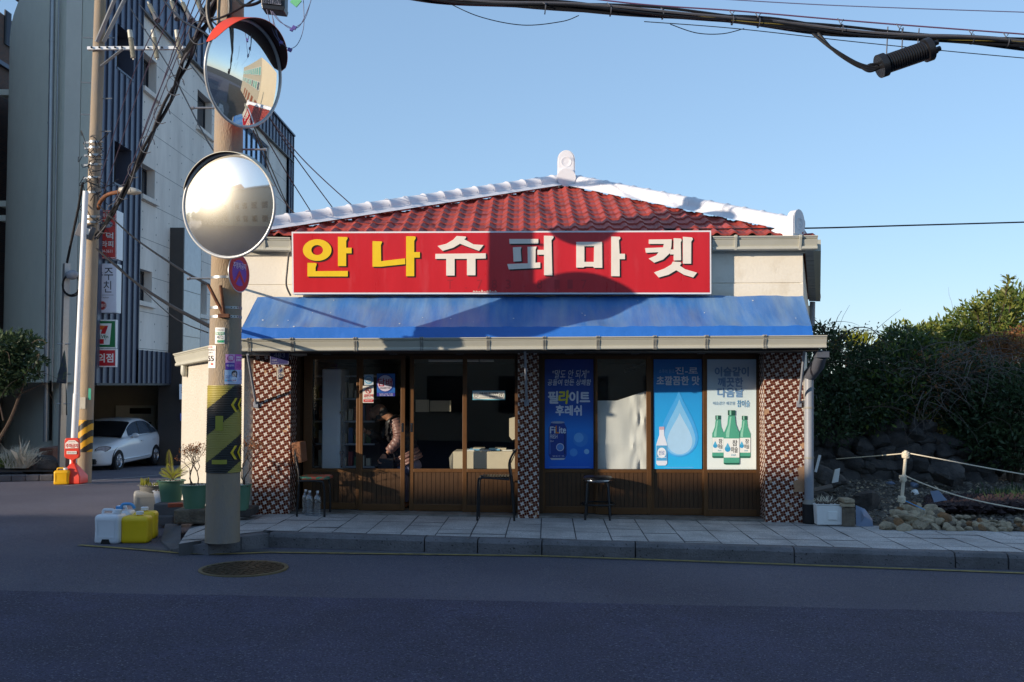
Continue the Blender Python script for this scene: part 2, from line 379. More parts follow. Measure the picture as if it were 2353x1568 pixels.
mat('lens_clear', '#9aa6b8', .12, var=.5, scale=14, metal=.3)
mat('car_side_glass', '#8fa6c0', .06, metal=.75, var=.05)
mat('black_trim', '#131417', .5)
mat('lens_red', '#8c1a18', .2)
mat('skin', '#a9775b', .55, var=.08, scale=20)
mat('hair_grey', '#4b4744', .7, var=.2, scale=60)
mat('jacket_mauve', '#8d6a62', .35, var=.1, scale=20, bump=.35, bscale=40)
mat('jacket_black', '#1d1b1e', .5, var=.1)
mat('trousers_grey', '#77748c', .8, var=.08)
mat('glove_dark', '#3a332f', .7, var=.1)
mat('manhole_iron', '#4d4232', .6, metal=.5, var=.2, scale=20)
mat('manhole_rim', '#75694f', .6, metal=.4, var=.2, scale=20)
mat('beige_render', '#c9bca4', .9, var=.06, scale=.8)
mat('green_glass', '#5fae98', .2, var=.1, scale=2)
mat('brown_shutter', '#9a5534', .6, var=.1)
glass('shop_glass', (.92, .95, .95), 1.4, .01)
glass('bottle_plastic', (.80, .86, .92), 1.35, .16, .25)
# convex mirror: bright metal under a film of dust
for nm_, hz_ in (('convex_mirror', .20), ('convex_mirror_clean', .05)):
    m = bpy.data.materials.new(nm_); m.use_nodes = True; M[nm_] = m
    N, L = m.node_tree.nodes, m.node_tree.links; b = N['Principled BSDF']; o = N['Material Output']
    b.inputs['Metallic'].default_value = 1; b.inputs['Roughness'].default_value = .012 if hz_ < .1 else .05; b.inputs['Base Color'].default_value = (.82, .84, .82, 1)
    g2 = N.new('ShaderNodeBsdfGlossy'); g2.inputs['Roughness'].default_value = .36; g2.inputs[0].default_value = (.8, .78, .7, 1)
    df = N.new('ShaderNodeBsdfDiffuse'); df.inputs[0].default_value = (.32, .31, .28, 1)
    tc = N.new('ShaderNodeTexCoord'); n = N.new('ShaderNodeTexNoise'); n.inputs['Scale'].default_value = 7; n.inputs['Detail'].default_value = 8; L.new(tc.outputs['Object'], n.inputs['Vector'])
    r1 = N.new('ShaderNodeMapRange'); r1.inputs[1].default_value = .4; r1.inputs[2].default_value = .8; r1.inputs[3].default_value = .02; r1.inputs[4].default_value = .04 + hz_ * .25; L.new(n.outputs[0], r1.inputs[0])
    m1 = N.new('ShaderNodeMixShader'); m1.inputs[0].default_value = hz_; L.new(b.outputs[0], m1.inputs[1]); L.new(g2.outputs[0], m1.inputs[2])
    m2 = N.new('ShaderNodeMixShader'); L.new(r1.outputs[0], m2.inputs[0]); L.new(m1.outputs[0], m2.inputs[1]); L.new(df.outputs[0], m2.inputs[2]); L.new(m2.outputs[0], o.inputs[0])
# fish-scale / brick bonds for the far walls
def bondmat(name, c1, c2, mort, w, h, axis=(0, 1, 2), rough=.9, ms=.012):
    mat(name, c1, rough); N, L, b = nodes(name)
    tc = N.new('ShaderNodeTexCoord'); sx = N.new('ShaderNodeSeparateXYZ'); cb = N.new('ShaderNodeCombineXYZ'); L.new(tc.outputs['Object'], sx.inputs[0])
    ad = N.new('ShaderNodeMath'); ad.operation = 'ADD'; L.new(sx.outputs[0], ad.inputs[0]); L.new(sx.outputs[1], ad.inputs[1])
    L.new(ad.outputs[0], cb.inputs[0]); L.new(sx.outputs[2], cb.inputs[1])
    bt = N.new('ShaderNodeTexBrick'); bt.inputs['Scale'].default_value = 1; bt.inputs['Brick Width'].default_value = w; bt.inputs['Row Height'].default_value = h; bt.inputs['Mortar Size'].default_value = ms
    bt.inputs['Color1'].default_value = lin(c1); bt.inputs['Color2'].default_value = lin(c2); bt.inputs['Mortar'].default_value = lin(mort)
    L.new(cb.outputs[0], bt.inputs['Vector']); L.new(bt.outputs[0], b.inputs['Base Color'])
bondmat('brick_wall', '#6d4636', '#4f3a35', '#5d5752', .24, .08)
# ------------------------------------------------------------------ ground, road, pavement
mb = MB(); z = -3.4
mb.poly([(-1500, -900, z), (1500, -900, z), (1500, 2200, z), (-1500, 2200, z)]); struct(mb.build('ground', 'lot_soil'))
mb = MB(); xs = [-90, -60, -40] + [-30 + i for i in range(0, 24)] + [-6 + .4 * i for i in range(0, 16)] + [1, 4, 8, 14, 22, 32, 50, 90]; ys = [-40, -20, -8, 0, 4] + [6 + .5 * i for i in range(0, 40)] + [27, 30, 35, 45, 60, 80]
n = len(xs); mb.add([(x, y, zroad(x, y)) for y in ys for x in xs], [(j * n + i, j * n + i + 1, (j + 1) * n + i + 1, (j + 1) * n + i) for j in range(len(ys) - 1) for i in range(n - 1)], None, True)
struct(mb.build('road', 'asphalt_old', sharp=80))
mb = MB(); a, b = RG(0, 1358), RG(2353, 1408); sl = (b.y - a.y) / (b.x - a.x); r = random.Random(3)
xs = [-60, -30, -12] + [-6 + .5 * i for i in range(27)] + [12, 20, 30, 60]; top = [(x, a.y + sl * (x - a.x) + (r.uniform(-.02, .02) if abs(x) < 9 else 0)) for x in xs]
mb.add([(x, y, zroad(x, 0) + .004) for x, y in top] + [(x, -25, zroad(x, 0) + .004) for x, y in top], [(i + len(xs), i + 1 + len(xs), i + 1, i) for i in range(len(xs) - 1)])
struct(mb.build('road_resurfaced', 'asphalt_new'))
K0 = PG(620, 1225); K1 = PG(2353, 1275); KD = (K1 - K0).normalized(); KN = Vector((-KD.y, KD.x, 0)).normalized()    # kerb front edge, KN points to the shop
def kz(x, dz=0): return zpav(x) + dz
def clip(poly, p, nrm):
    out = []
    for i in range(len(poly)):
        a, b = poly[i], poly[(i + 1) % len(poly)]; da = (a[0] - p[0]) * nrm[0] + (a[1] - p[1]) * nrm[1]; db = (b[0] - p[0]) * nrm[0] + (b[1] - p[1]) * nrm[1]
        if da >= 0: out.append(a)
        if da * db < 0: t = da / (da - db); out.append((a[0] + (b[0] - a[0]) * t, a[1] + (b[1] - a[1]) * t))
    return out
# pavement: bedding sheet plus separate slabs with open joints
kb = K0 + KN * .17
kl = K0 + KN * .02
backR = PG(2353, 1222); backL = FW(fu(1850, -.35, 1195), -.36, 0); bd = (backR - Vector((backL.x, backL.y, backR.z))); bd.z = 0; bn = Vector((-bd.y, bd.x, 0)).normalized()
cor = PG(413, 1240); cor2 = PG(452, 1180); ln = Vector((-(cor2 - cor).y, (cor2 - cor).x, 0)).normalized()
mb = MB()
pl = [(-4.6, 9.5), (16, 9.5), (16, 14.2), (-4.6, 14.2)]
KC = PG(480, 1247.5, -.03); k2n = (K0 - KC); k2n = Vector((-k2n.y, k2n.x, 0)).normalized()
def zc(x, y): return zpav(x) - .06 * min(max((K0.x - x - .35) / .9, 0), 1)
pa = clip(clip([q for q in pl], kb, KN), (K0.x, 0), (1, 0)); pb_ = clip(clip(clip([q for q in pl], (K0.x, 0), (-1, 0)), KC + k2n * .17, k2n), cor, -ln)
mb.prism([(x, y, zpav(x) - .006) for x, y in pa], (0, 0, -.2), 'mortar_grey'); mb.prism([(x, y, zc(x, y) - .006) for x, y in pb_], (0, 0, -.2), 'mortar_grey')
r = random.Random(5); u0 = fu(1244, -.4, 1190); du, dv = .405, .30
for i in range(-12, 32):
    for j in range(-1, 12):
        ua, ub = u0 + i * du + .007, u0 + (i + 1) * du - .007; na, nb = -.02 - (j + 1) * dv + .003, -.02 - j * dv - .003
        q = [tuple(FW(*p, 0))[:2] for p in ((ua, na), (ub, na), (ub, nb), (ua, nb))]
        left = sum(p[0] for p in q) / 4 < K0.x
        q = clip(q, KC + k2n * .18, k2n) if left else clip(q, kb + KN * .005, KN)
        if q: q = clip(q, cor, -ln)
        if q: q = clip(q, (backL.x, backL.y), -bn) if q[0][0] > backL.x else q
        if len(q) < 3: continue
        dz = r.uniform(-.003, .003); tx, ty = r.uniform(-.004, .004), r.uniform(-.006, .006)
        mb.poly([(x, y, zc(x, y) + dz + tx * (x - q[0][0]) + ty * (y - q[0][1])) for x, y in q], 'granite')
struct(mb.build('pavement', 'granite'))
# kerb: stones with chamfered front edge, tapering down at the corner
mb = MB()
def kpt(t, off, z): p = K0 + KD * t + KN * off; return Vector((p.x, p.y, zpav(p.x) + z))
ts = [-.02] + [(onplane(px, 1240, K0, KN) - K0).dot(KD) for px in (975, 1097, 1245, 1460, 1825, 2195, 2317)]
ts += [ts[-1] + .9 * i for i in range(1, 9)]
for a, b in zip(ts[:-1], ts[1:]):
    a += .006; b -= .006; w = r.uniform(-.004, .004); h = r.uniform(-.004, .004)
    prof = [(0 + w, -.17), (0 + w, -.045 + h), (.03 + w, -.006 + h), (.06 + w, h), (.17, h), (.17, -.17)]
    A = [kpt(a, o, zz) for o, zz in prof]; B = [kpt(b, o, zz) for o, zz in prof]; k = len(prof)
    mb.add(A + B, [tuple(range(k)), tuple(reversed(range(k, 2 * k)))] + [(i, k + i, k + (i + 1) % k, (i + 1) % k) for i in range(k)])
# dropped stones towards the corner
for (xa, ya, ha, xb, yb, hb) in ((618, 1225.5, 0, 555, 1234, -.008), (554, 1234.2, -.008, 480, 1247.5, -.03), (479, 1247.7, -.03, 396, 1261, -.12)):
    a = PG(xa, ya, ha); b = PG(xb, yb, hb); d = (b - a); d.z = 0; d.normalize(); nn = Vector((d.y, -d.x, 0))
    c = [a, b, b + nn * .17, a + nn * .17]; lo = [Vector((p.x, p.y, zroad(p.x, p.y) - .03)) for p in c]
    mb.add(lo + c, [(4, 7, 6, 5), (0, 4, 5, 1), (1, 5, 6, 2), (2, 6, 7, 3), (3, 7, 4, 0)])
struct(mb.build('kerb', 'kerb_stone', bevel=.008))
def strip(name, line, w, mat_, lift):          # flat marking following the road
    mb = MB(); pts = []
    for (a, b) in zip(line[:-1], line[1:]):
        for t in range(8): pts.append((a[0] + (b[0] - a[0]) * t / 8, a[1] + (b[1] - a[1]) * t / 8))
    pts.append(line[-1]); L = []; Rr = []
    for i, (x, y) in enumerate(pts):
        d = Vector((pts[min(i + 1, len(pts) - 1)][0] - pts[max(i - 1, 0)][0], pts[min(i + 1, len(pts) - 1)][1] - pts[max(i - 1, 0)][1])).normalized(); q = Vector((-d.y, d.x)) * w / 2
        L.append((x + q.x, y + q.y, zroad(x + q.x, y + q.y) + lift)); Rr.append((x - q.x, y - q.y, zroad(x - q.x, y - q.y) + lift))
    k = len(pts); mb.add(L + Rr, [(i, i + k, i + k + 1, i + 1) for i in range(k - 1)])
    return struct(mb.build(name, mat_))
k2 = lambda px, py: tuple(RG(px, py))[:2]
strip('concrete_channel', [k2(300, 1256), k2(400, 1264), k2(620, 1266), k2(1245, 1278), k2(2353, 1317)] + [tuple((RG(2353, 1317) + KD * 8))[:2]], .16, 'concrete_gutter', .004)
strip('yellow_line', [k2(182, 1254), k2(330, 1265), k2(420, 1273), k2(500, 1275), k2(620, 1271), k2(1245, 1279), k2(1825, 1299), k2(2353, 1319)] + [tuple((RG(2353, 1319) + KD * 8))[:2]], .075, 'line_yellow', .009)
strip('white_line', [k2(210, 1105), k2(300, 1098), k2(390, 1090), k2(450, 1087)], .09, 'line_white', .005)
strip('white_line', [k2(150, 1117), k2(215, 1112), k2(330, 1109), k2(420, 1107)], .10, 'line_white', .005)
# concrete apron at the corner between kerb and plant pots
mb = MB(); a, b, c, d, e, f = PG(380, 1204, -.08), PG(417, 1203, -.03), PG(415, 1240, -.07), PG(370, 1243, -.145), PG(425, 1256, -.095), PG(392, 1262, -.13)
mb.prism([b, a, d, c], (0, 0, -.25)); mb.prism([c, d, f, e], (0, 0, -.25)); struct(mb.build('corner_apron', 'concrete_gutter'))
# rough lot to the right of the shop
def zlot(x, y): return zpav(min(x, 14)) - .03 + .055 * max(0, y - 12.2) + .05 * mnoise.noise((x * .9, y * .9, 0))
mb = MB(); xs = [3.0 + .35 * i for i in range(46)] + [24, 34, 60]; ys = [11.6 + .35 * i for i in range(40)] + [30, 40, 60]; n = len(xs)
mb.add([(x, y, zlot(x, y)) for y in ys for x in xs], [(j * n + i, j * n + i + 1, (j + 1) * n + i + 1, (j + 1) * n + i) for j in range(len(ys) - 1) for i in range(n - 1)], None, True)
o = struct(mb.build('lot_ground', 'lot_soil', sharp=80))
# trim the lot under the pavement: keep only what lies behind the back edge
bm = bmesh.new(); bm.from_mesh(o.data); bmesh.ops.bisect_plane(bm, geom=bm.verts[:] + bm.edges[:] + bm.faces[:], plane_co=(backL.x, backL.y, 0), plane_no=bn, clear_inner=True)
bmesh.ops.bisect_plane(bm, geom=bm.verts[:] + bm.edges[:] + bm.faces[:], plane_co=(3.86, 13.1, 0), plane_no=Vector((1, -.30, 0)), clear_inner=True)
bm.to_mesh(o.data); bm.free()

# ------------------------------------------------------------------ manhole cover in the road
c = RG(560, 1308); rx = (RG(661, 1308) - RG(457, 1308)).length / 2
t = thing('manhole_cover', 'round iron manhole cover with worn yellow rim set in the dark asphalt', 'manhole cover', (c.x, c.y, zroad(c.x, c.y)))
mb = MB(); mb.lathe([(rx * .90, .006), (rx * .91, .012), (rx, .012), (rx, -.02)], c, n=48); mb.build('rim', 'manhole_rim', t)
mb = MB(); mb.lathe([(.001, .008), (rx * .895, .008)], c, n=40)
for ring, k in ((.2, 6), (.36, 12), (.53, 18), (.69, 24), (.83, 30)):
    for i in range(k):
        a = 2 * math.pi * (i + .5 * (k % 4 == 0)) / k; p = c + Vector((math.cos(a), math.sin(a), 0)) * rx * ring + Vector((0, 0, .008))
        mb.box((-.035, -.022, 0), (.035, .022, .006), None, Matrix.Translation(p) @ Matrix.Rotation(a + (.8 if i % 2 else -.5), 4, 'Z'))
mb.build('cover_plate', 'manhole_iron', t)

# ------------------------------------------------------------------ the shop
SB = FW(0, 2, 0)
shop = thing('shop_building', 'low cream and brown tiled corner shop with red tiled hip roof and white ridges', 'shop', (SB.x, SB.y, zpav(0)))
zE = EZ
zs = EZ + .40                                 # underside of the canopy slab
# tiled pillars: brown and white mosaic, each little tile a raised quad
def tile_face(mb, O, U, V, w, h, N, seed, bare=()):
    s = .0565; r = random.Random(seed); nu, nv = int(w / s) + 1, int(h / s) + 1; O = Vector(O)
    def q(a, b, c, d, mt):
        if r.random() < .012: return
        a, c = max(a, 0), min(c, w); b, d = max(b, 0), min(d, h)
        if c - a < .006 or d - b < .006: return
        for (e, f, g, i) in bare:
            if e < (a + c) / 2 < g and f < (b + d) / 2 < i: return
        p = [O + U * x + V * y + N * (.004 + r.uniform(0, .0012)) for x, y in ((a, b), (c, b), (c, d), (a, d))]
        mb.poly(p, mt)
    g = .0026
    for i in range(nu):
        for j in range(nv):
            x, y = i * s, h - (j + 1) * s; hf = s / 2
            if (i + j) % 2:
                q(x + g, y + hf + g, x + s * .66, y + s - g, 'tile_brown'); q(x + s * .70, y + hf + g, x + s - g * .4, y + s - g * .4, 'tile_white')
                q(x + g * .4, y + g * .4, x + s * .30, y + hf - g, 'tile_white'); q(x + s * .34, y + g, x + s - g, y + hf - g, 'tile_brown')
            else:
                q(x + g, y + g, x + hf - g, y + s * .68, 'tile_brown'); q(x + g * .4, y + s * .73, x + hf - g, y + s - g * .4, 'tile_white')
                q(x + hf + g, y + s * .32, x + s - g, y + s - g, 'tile_brown'); q(x + hf + g, y + g * .4, x + s - g * .4, y + s * .27, 'tile_white')
pil = []
for (x0, x1, seed) in ((581, 667, 1), (1190, 1238, 2), (1757, 1847, 3)):
    n0 = -.35; u0, u1 = fu(x0, n0, 1000), fu(x1, n0, 1000); zb = zpav(u0) - .02; z1 = zs + .02
    mb = MB(); mb.fbox(u0, u1, n0, .12, zb, z1, 'grout')
    bare = [(.42, .55, .60, .74), (.36, .42, .60, .56), (.47, .98, .60, 1.05), (.0, 1.42, .05, 1.48), (.50, .78, .60, .84)] if seed == 3 else []
    tile_face(mb, FW(u0, n0, zb), FU, Vector((0, 0, 1)), u1 - u0, z1 - zb, -FN, seed, bare)
    tile_face(mb, FW(u1, n0, zb), FN, Vector((0, 0, 1)), .42, z1 - zb, FU, seed + 5)
    tile_face(mb, FW(u0, .07, zb), -FN, Vector((0, 0, 1)), .42, z1 - zb, -FU, seed + 9)
    mb.build('tiled_pillar', 'grout', shop); pil.append((u0, u1))
# threshold under the doors
mb = MB(); a, b = pil[0][1], pil[2][0]
k = 26; tops = []; r = random.Random(8)
for i in range(k):
    ua, ub = a + (b - a) * i / k, a + (b - a) * (i + 1) / k
    if pil[1][0] - .02 < (ua + ub) / 2 < pil[1][1] + .02: pass
    e = -.30 + r.uniform(-.02, .02); mb.fbox(ua, ub, e, .3, zpav(ua) - .03, zpav((ua + ub) / 2) + .022 + r.uniform(-.003, .003))
mb.build('threshold', 'threshold', shop)
# walls: upper storey, sides, back, canopy slab, floor and ceiling of the shop room
W0 = FP(512, 630, -.35); W1 = FP(1845, 630, -.35); zu = P(1700, 575, 13.1).z
WB1 = P(1858, 700, 22.5); WB0 = Vector((W0.x + .35, 22.6, 0))
def wallq(mb, a, b, z0, z1, th=.12, mt=None):
    a = Vector((a[0], a[1], 0)); b = Vector((b[0], b[1], 0)); d = (b - a).normalized(); nn = Vector((-d.y, d.x, 0)) * th; Z = Vector((0, 0, 1))
    mb.hexa([a + Z * z0, b + Z * z0, b + nn + Z * z0, a + nn + Z * z0, a + Z * z1, b + Z * z1, b + nn + Z * z1, a + nn + Z * z1], mt)
mb = MB(); zl = zs + .12
zg = P(1700, 652, 13.1).z; zt = P(1700, 584, 13.1).z
wallq(mb, W0, W1, zg + .006, zt, .16); wallq(mb, W0 + FN * .012, W1 + FN * .012, zg - .006, zg + .006, .12); wallq(mb, W0 - FN * .004, W1 - FN * .004, zl, zg - .006, .16)
wallq(mb, W1 + FU * -.001, WB1, -.3, zu, .14); wallq(mb, WB0, (W0.x, W0.y + .15), -.3, zu, .14)
wallq(mb, WB1, WB0, -.3, zu, .14)
mb.build('wall', 'plaster_cream', shop)
mb = MB(); wallq(mb, W0 - FN * .03 - FU * .03, W1 - FN * .03 + FU * .03, zt, zu + .05, .2); mb.build('cornice', 'plaster_trim', shop)
# left flank, flaring back, with lean-to eave
A = Vector((*FW(pil[0][0], -.30, 0)[:2], 0)); B = P(437, 1000, 16.3); B.z = 0
mb = MB(); ze = EZ + .36; wallq(mb, B, A, -.6, ze, -.14); mb.build('flank_wall', 'plaster_rough', shop)
Bm = B + (A - B) * .27; d = (A - B).normalized(); nn = Vector((d.y, -d.x, 0))
mb = MB(); wallq(mb, B + nn * .02, Bm + nn * .02, -.6, ze, -.10); mb.build('flank_pilaster', 'plaster_flank', shop)
mb = MB(); fa = B + (A - B) * .16 + nn * .02; fxp = onplane(453, 915, B + nn * .03, nn)
mb.box((-.05, -.05, -.09), (.05, .05, .09), 'plastic_white', Matrix.Translation(fxp)); mb.build('meter_box', 'plastic_white', shop, bevel=.01)
mb = MB()
def gutter(mb, a, b, out, h, w, mt='gutter_grey', caps=True):     # eaves gutter: moulded front profile swept from a to b (a, b = front lower edge)
    out = Vector(out).normalized(); Z = Vector((0, 0, 1))
    prof = [(w, 0), (0, 0), (-.012 * w / .12, h * .05), (-.012, h * .22), (.004, h * .26), (-.03, h * .72), (-.014, h * .77), (-.05, h * .93), (-.05, h), (-.035, h), (-.03, h * .8), (w, h * .8)]
    A = [Vector(a) - out * o + Z * zz for o, zz in prof]; B_ = [Vector(b) - out * o + Z * zz for o, zz in prof]; k = len(prof)
    mb.add(A + B_, [tuple(reversed(range(k))), tuple(range(k, 2 * k))] + [(i, (i + 1) % k, k + (i + 1) % k, k + i) for i in range(k)], mt)
gA = P(556, 808, 12.27); gB = P(1899, 800, 12.18)
mb = MB(); gutter(mb, gA, gB, -FN, .155, .12); g = mb.build('canopy_gutter', 'gutter_grey', shop)
for px in (568, 671, 816, 968, 1121, 1251, 1375, 1507, 1627, 1763):
    t = (onplane(px, 795, gA, FN) - gA).length / (gB - gA).length; p = gA.lerp(gB, t); mb = MB()
    prof = [(-.014, -.006), (-.022, .008), (-.02, .034), (-.006, .045), (-.040, .11), (-.026, .125), (-.062, .148), (-.062, .165), (.05, .165), (.05, .155), (-.05, .155), (-.05, .148), (-.014, .12), (-.03, .108), (.004, .042), (-.01, .034), (-.012, .008), (0, -.006)]
    pts = [p - FU * .02 + FN * o + Vector((0, 0, zz)) for o, zz in prof]; mb.prism(pts, FU * .014); mb.prism([q + FU * .026 for q in pts], FU * .014); mb.build('bracket', 'gutter_dark', g)
gC = P(404, 842, 16.2); gD = P(552, 815, 12.9); mb = MB(); gutter(mb, gC, gD, nn, .20, .16); 
mb.build('flank_gutter', 'gutter_grey', shop)
mb = MB(); p0 = P(424, 838, 15.9); mb.tube(spline([p0, p0 + Vector((0, 0, -.14)), P(431, 856, 16), P(446, 868, 16.15)]), .055, 10); mb.build('flank_downpipe', 'gutter_grey', shop)
mb = MB(); mb.hexa([gC - nn * .02, gD - nn * .02, gD - nn * .9, gC - nn * .9] + [q + Vector((0, 0, .10)) for q in (gC - nn * .02, gD - nn * .02, gD - nn * .9, gC - nn * .9)]); mb.build('flank_eave', 'plaster_trim', shop)
# canopy slab with dark soffit, struts
mb = MB(); mb.fbox(fu(562, -1.12, 800), fu(1880, -1.12, 800), -1.13, -.2, zs + .02, zs + .10); mb.fbox(fu(560, -.3, 800), fu(1848, -.3, 800), -.3, .3, zs + .02, zs + .16); mb.build('canopy_soffit', 'dark_soffit', shop)
for (xa, ya, xb, yb) in ((569, 815, 588, 928), (1206, 800, 1210, 924), (1849, 800, 1836, 927)):
    a = FP(xa, ya, -.98); b = FP(xb, yb, -.37); mb = MB(); mb.tube([a, b], .017, 8); mb.box((-.03, -.012, -.05), (.03, .02, .03), None, Matrix.Translation(b)); mb.build('canopy_strut', 'downpipe_grey', shop)
# downpipe at the right corner
mb = MB(); Yp = 12.95; mb.tube([P(1859, 868, Yp), P(1859, 1150, Yp)], .058, 14)
mb.box((-.075, -.08, -.06), (.075, .08, .02), 'funnel_grey', Matrix.Translation(P(1887, 811, 12.35)))
mb.tube([P(1887, 816, 12.36), P(1880, 838, 12.6), P(1861, 862, Yp), P(1859, 872, Yp)], [.07, .085, .085, .062], 10, 'funnel_grey')
for yy in (937, 1052): mb.lathe([(.066, -.012), (.066, .012)], P(1859, yy, Yp), n=14, mat='gutter_dark')
mb.tube([P(1859, 1148, Yp), P(1859, 1158, Yp)], [.06, .085], 14, 'gutter_dark'); mb.tube([P(1859, 1158, Yp), P(1860, 1205, Yp)], .085, 14, 'steel_black')
mb.build('downpipe', 'downpipe_grey', shop)
# upper gutter in two lengths beside the sign board
for (xa, xb) in ((560, 668), (1637, 1878)):
    a = FP(xa, 575, -.50); b = FP(xb, 573 if xb > 1000 else 577, -.50); mb = MB(); gutter(mb, a, b, -FN, .175, .14); g = mb.build('eave_gutter', 'gutter_grey', shop)
    for px in ((608,) if xa < 1000 else (1690, 1838)):
        p = FP(px, 574, -.50); pts = [p - FU * .015 + FN * o + Vector((0, 0, zz)) for o, zz in ((-.01, -.006), (-.02, .04), (-.045, .12), (-.066, .16), (-.066, .186), (.06, .186), (.06, .176), (-.05, .17), (-.03, .12), (0, .04), (0, -.006))]
        mb = MB(); mb.prism(pts, FU * .03); mb.build('bracket', 'gutter_grey', g)
mb = MB(); a, b = FP(565, 572, -.46), FP(1874, 571, -.46); mb.hexa([a, b, b + FN * .25, a + FN * .25] + [q + Vector((0, 0, .08)) for q in (a, b, b + FN * .25, a + FN * .25)]); mb.build('eave_soffit', 'plaster_trim', shop)
s0, s1, s2, s3 = P(1850, 577, 13.1), P(1869, 577, 13.1), P(1875, 693, 22.7), P(1859, 693, 22.7)
mb = MB()
for i in range(16):
    t0, t1 = i / 16, (i + .93) / 16; q = [s0.lerp(s3, t0), s1.lerp(s2, t0), s1.lerp(s2, t1), s0.lerp(s3, t1)]; mb.hexa(q + [p + Vector((0, 0, .05)) for p in q])
mb.hexa([s1 + Vector((0, 0, .0)), s1 + Vector((.1, 0, .0)), s2 + Vector((.1, 0, 0)), s2] + [p + Vector((0, 0, .15)) for p in (s1, s1 + Vector((.1, 0, 0)), s2 + Vector((.1, 0, 0)), s2)], 'gutter_grey')
mb.build('side_eave', 'downpipe_grey', shop)
mb = MB(); mb.tube([P(1867, 694, 22), P(1866, 760, 22)], .06, 10); mb.build('rear_downpipe', 'downpipe_grey', shop)
# ---- tiled hip roof
RL, RR, RA = P(560, 543, 13.14), P(1862, 543, 13.06), P(1302, 428, 16.6)
ex = (RR - RL).normalized(); up = (RA - RL) - ex * (RA - RL).dot(ex); Hh = up.length; es = up.normalized(); nrm = ex.cross(es).normalized()
if nrm.z < 0: nrm = -nrm
wd = (RR - RL).length; ax_ = (RA - RL).dot(ex)
def tprof(x):      # sheet-metal tile profile across the slope
    t = (x / .232) % 1
    if t < .45: return .036 * math.sin(math.pi * t / .45) ** 1.0
    return -.004 + .006 * max(0, math.sin(2 * math.pi * (t - .45) / .55 * 2 - 1.2))
row = .33; nx = int(wd / .0232); mb = MB(); vs = []; srow = []
for k in range(int(Hh / row) + 1):
    for s_, o in ((0, .0), (.006, .026), (.10, .020), (.22, .009), (row - .001, 0)): srow.append((k * row + s_ + .0, o))
for (s_, o) in srow:
    for i in range(nx + 1):
        x = wd * i / nx; vs.append(RL + ex * x + es * s_ + nrm * (o * .9 + tprof(x + .05) + .01))
fs = []
for j in range(len(srow) - 1):
    for i in range(nx):
        x, s_ = wd * (i + .5) / nx, (srow[j][0] + srow[j + 1][0]) / 2
        if s_ < Hh and ax_ * s_ / Hh + .10 < x < wd - (wd - ax_) * s_ / Hh - .10: fs.append((j * (nx + 1) + i, j * (nx + 1) + i + 1, (j + 1) * (nx + 1) + i + 1, (j + 1) * (nx + 1) + i))
mb.add(vs, fs, 'roof_red', True)
RA2 = RA + Vector((.1, .7, 0)); E1 = P(1880, 694, 22.7); E1.z = RR.z; E0 = Vector((RL.x + .1, 22.8, RL.z))
for q in ((RR, E1, RA2, RA), (E1, E0, RA2), (E0, RL, RA, RA2)): mb.poly([p - Vector((0, 0, .01)) for p in q], 'roof_red')
# wavy tile ends along the side eave
for i in range(34):
    t0, t1 = i / 34, (i + 1) / 34; a, b = RR.lerp(E1, t0), RR.lerp(E1, t1); h = .05
    mb.hexa([a + Vector((-.12, 0, -.02)), a + Vector((.05, 0, -.03)), b + Vector((.05, 0, -.03)), b + Vector((-.12, 0, -.02)), a + Vector((-.12, 0, .03)), a + Vector((.05, .05, h)), b + Vector((.05, -.05, h)), b + Vector((-.12, 0, .03))], 'roof_red')
roof = mb.build('roof', 'roof_red', shop, sharp=35)
def hipcap(a, b, side, ribs=True):
    a, b = Vector(a), Vector(b); d = (b - a).normalized(); upv = Vector((0, 0, 1)) - d * d.z; upv.normalize(); w = d.cross(upv); L_ = (b - a).length; mb = MB()
    steps = []; k = int(L_ / .31)
    for i in range(k + 1):
        c = min(i * L_ / k, L_)
        for o, rr in ((-.028, 1), (-.016, 1.09), (.0, 1.13), (.016, 1.09), (.028, 1)):
            if 0 <= c + o <= L_: steps.append((c + o, rr if ribs else 1))
    for t_, rr in steps: pass
    prof = []
    for i in range(11):
        g_ = math.pi * i / 10; prof.append((math.cos(g_), math.sin(g_)))
    vs = []; m = len(prof) + 4
    for t_, rr in steps:
        c = a + d * t_; q = [c + w * .225 + upv * (-.055), c + w * .125 + upv * .0]
        q += [c + (w * (.115 * x) + upv * (.03 + .105 * y)) * (1 if rr == 1 else 1) + (w * x + upv * y) * .115 * (rr - 1) for x, y in prof]
        q += [c - w * .125, c - w * .225 + upv * (-.055)]; vs += q
    fs = [(i * m + j, i * m + j + 1, (i + 1) * m + j + 1, (i + 1) * m + j) for i in range(len(steps) - 1) for j in range(m - 1)]
    mb.add(vs, fs, None, True); mb.add(vs[:m], [tuple(range(m))]); mb.add(vs[-m:], [tuple(range(m))]); return mb
lift = Vector((0, 0, .075))
hipcap(RA + lift, RL + lift, 1).build('hip_cap', 'metal_white', roof, sharp=50)
hipcap(RA + lift, RR + (RA - RR).normalized() * .18 + lift, 1).build('hip_cap', 'metal_white', roof, sharp=50)
hipcap(RA2 + lift, RA + lift, 1).build('ridge_cap', 'metal_white', roof, sharp=50)
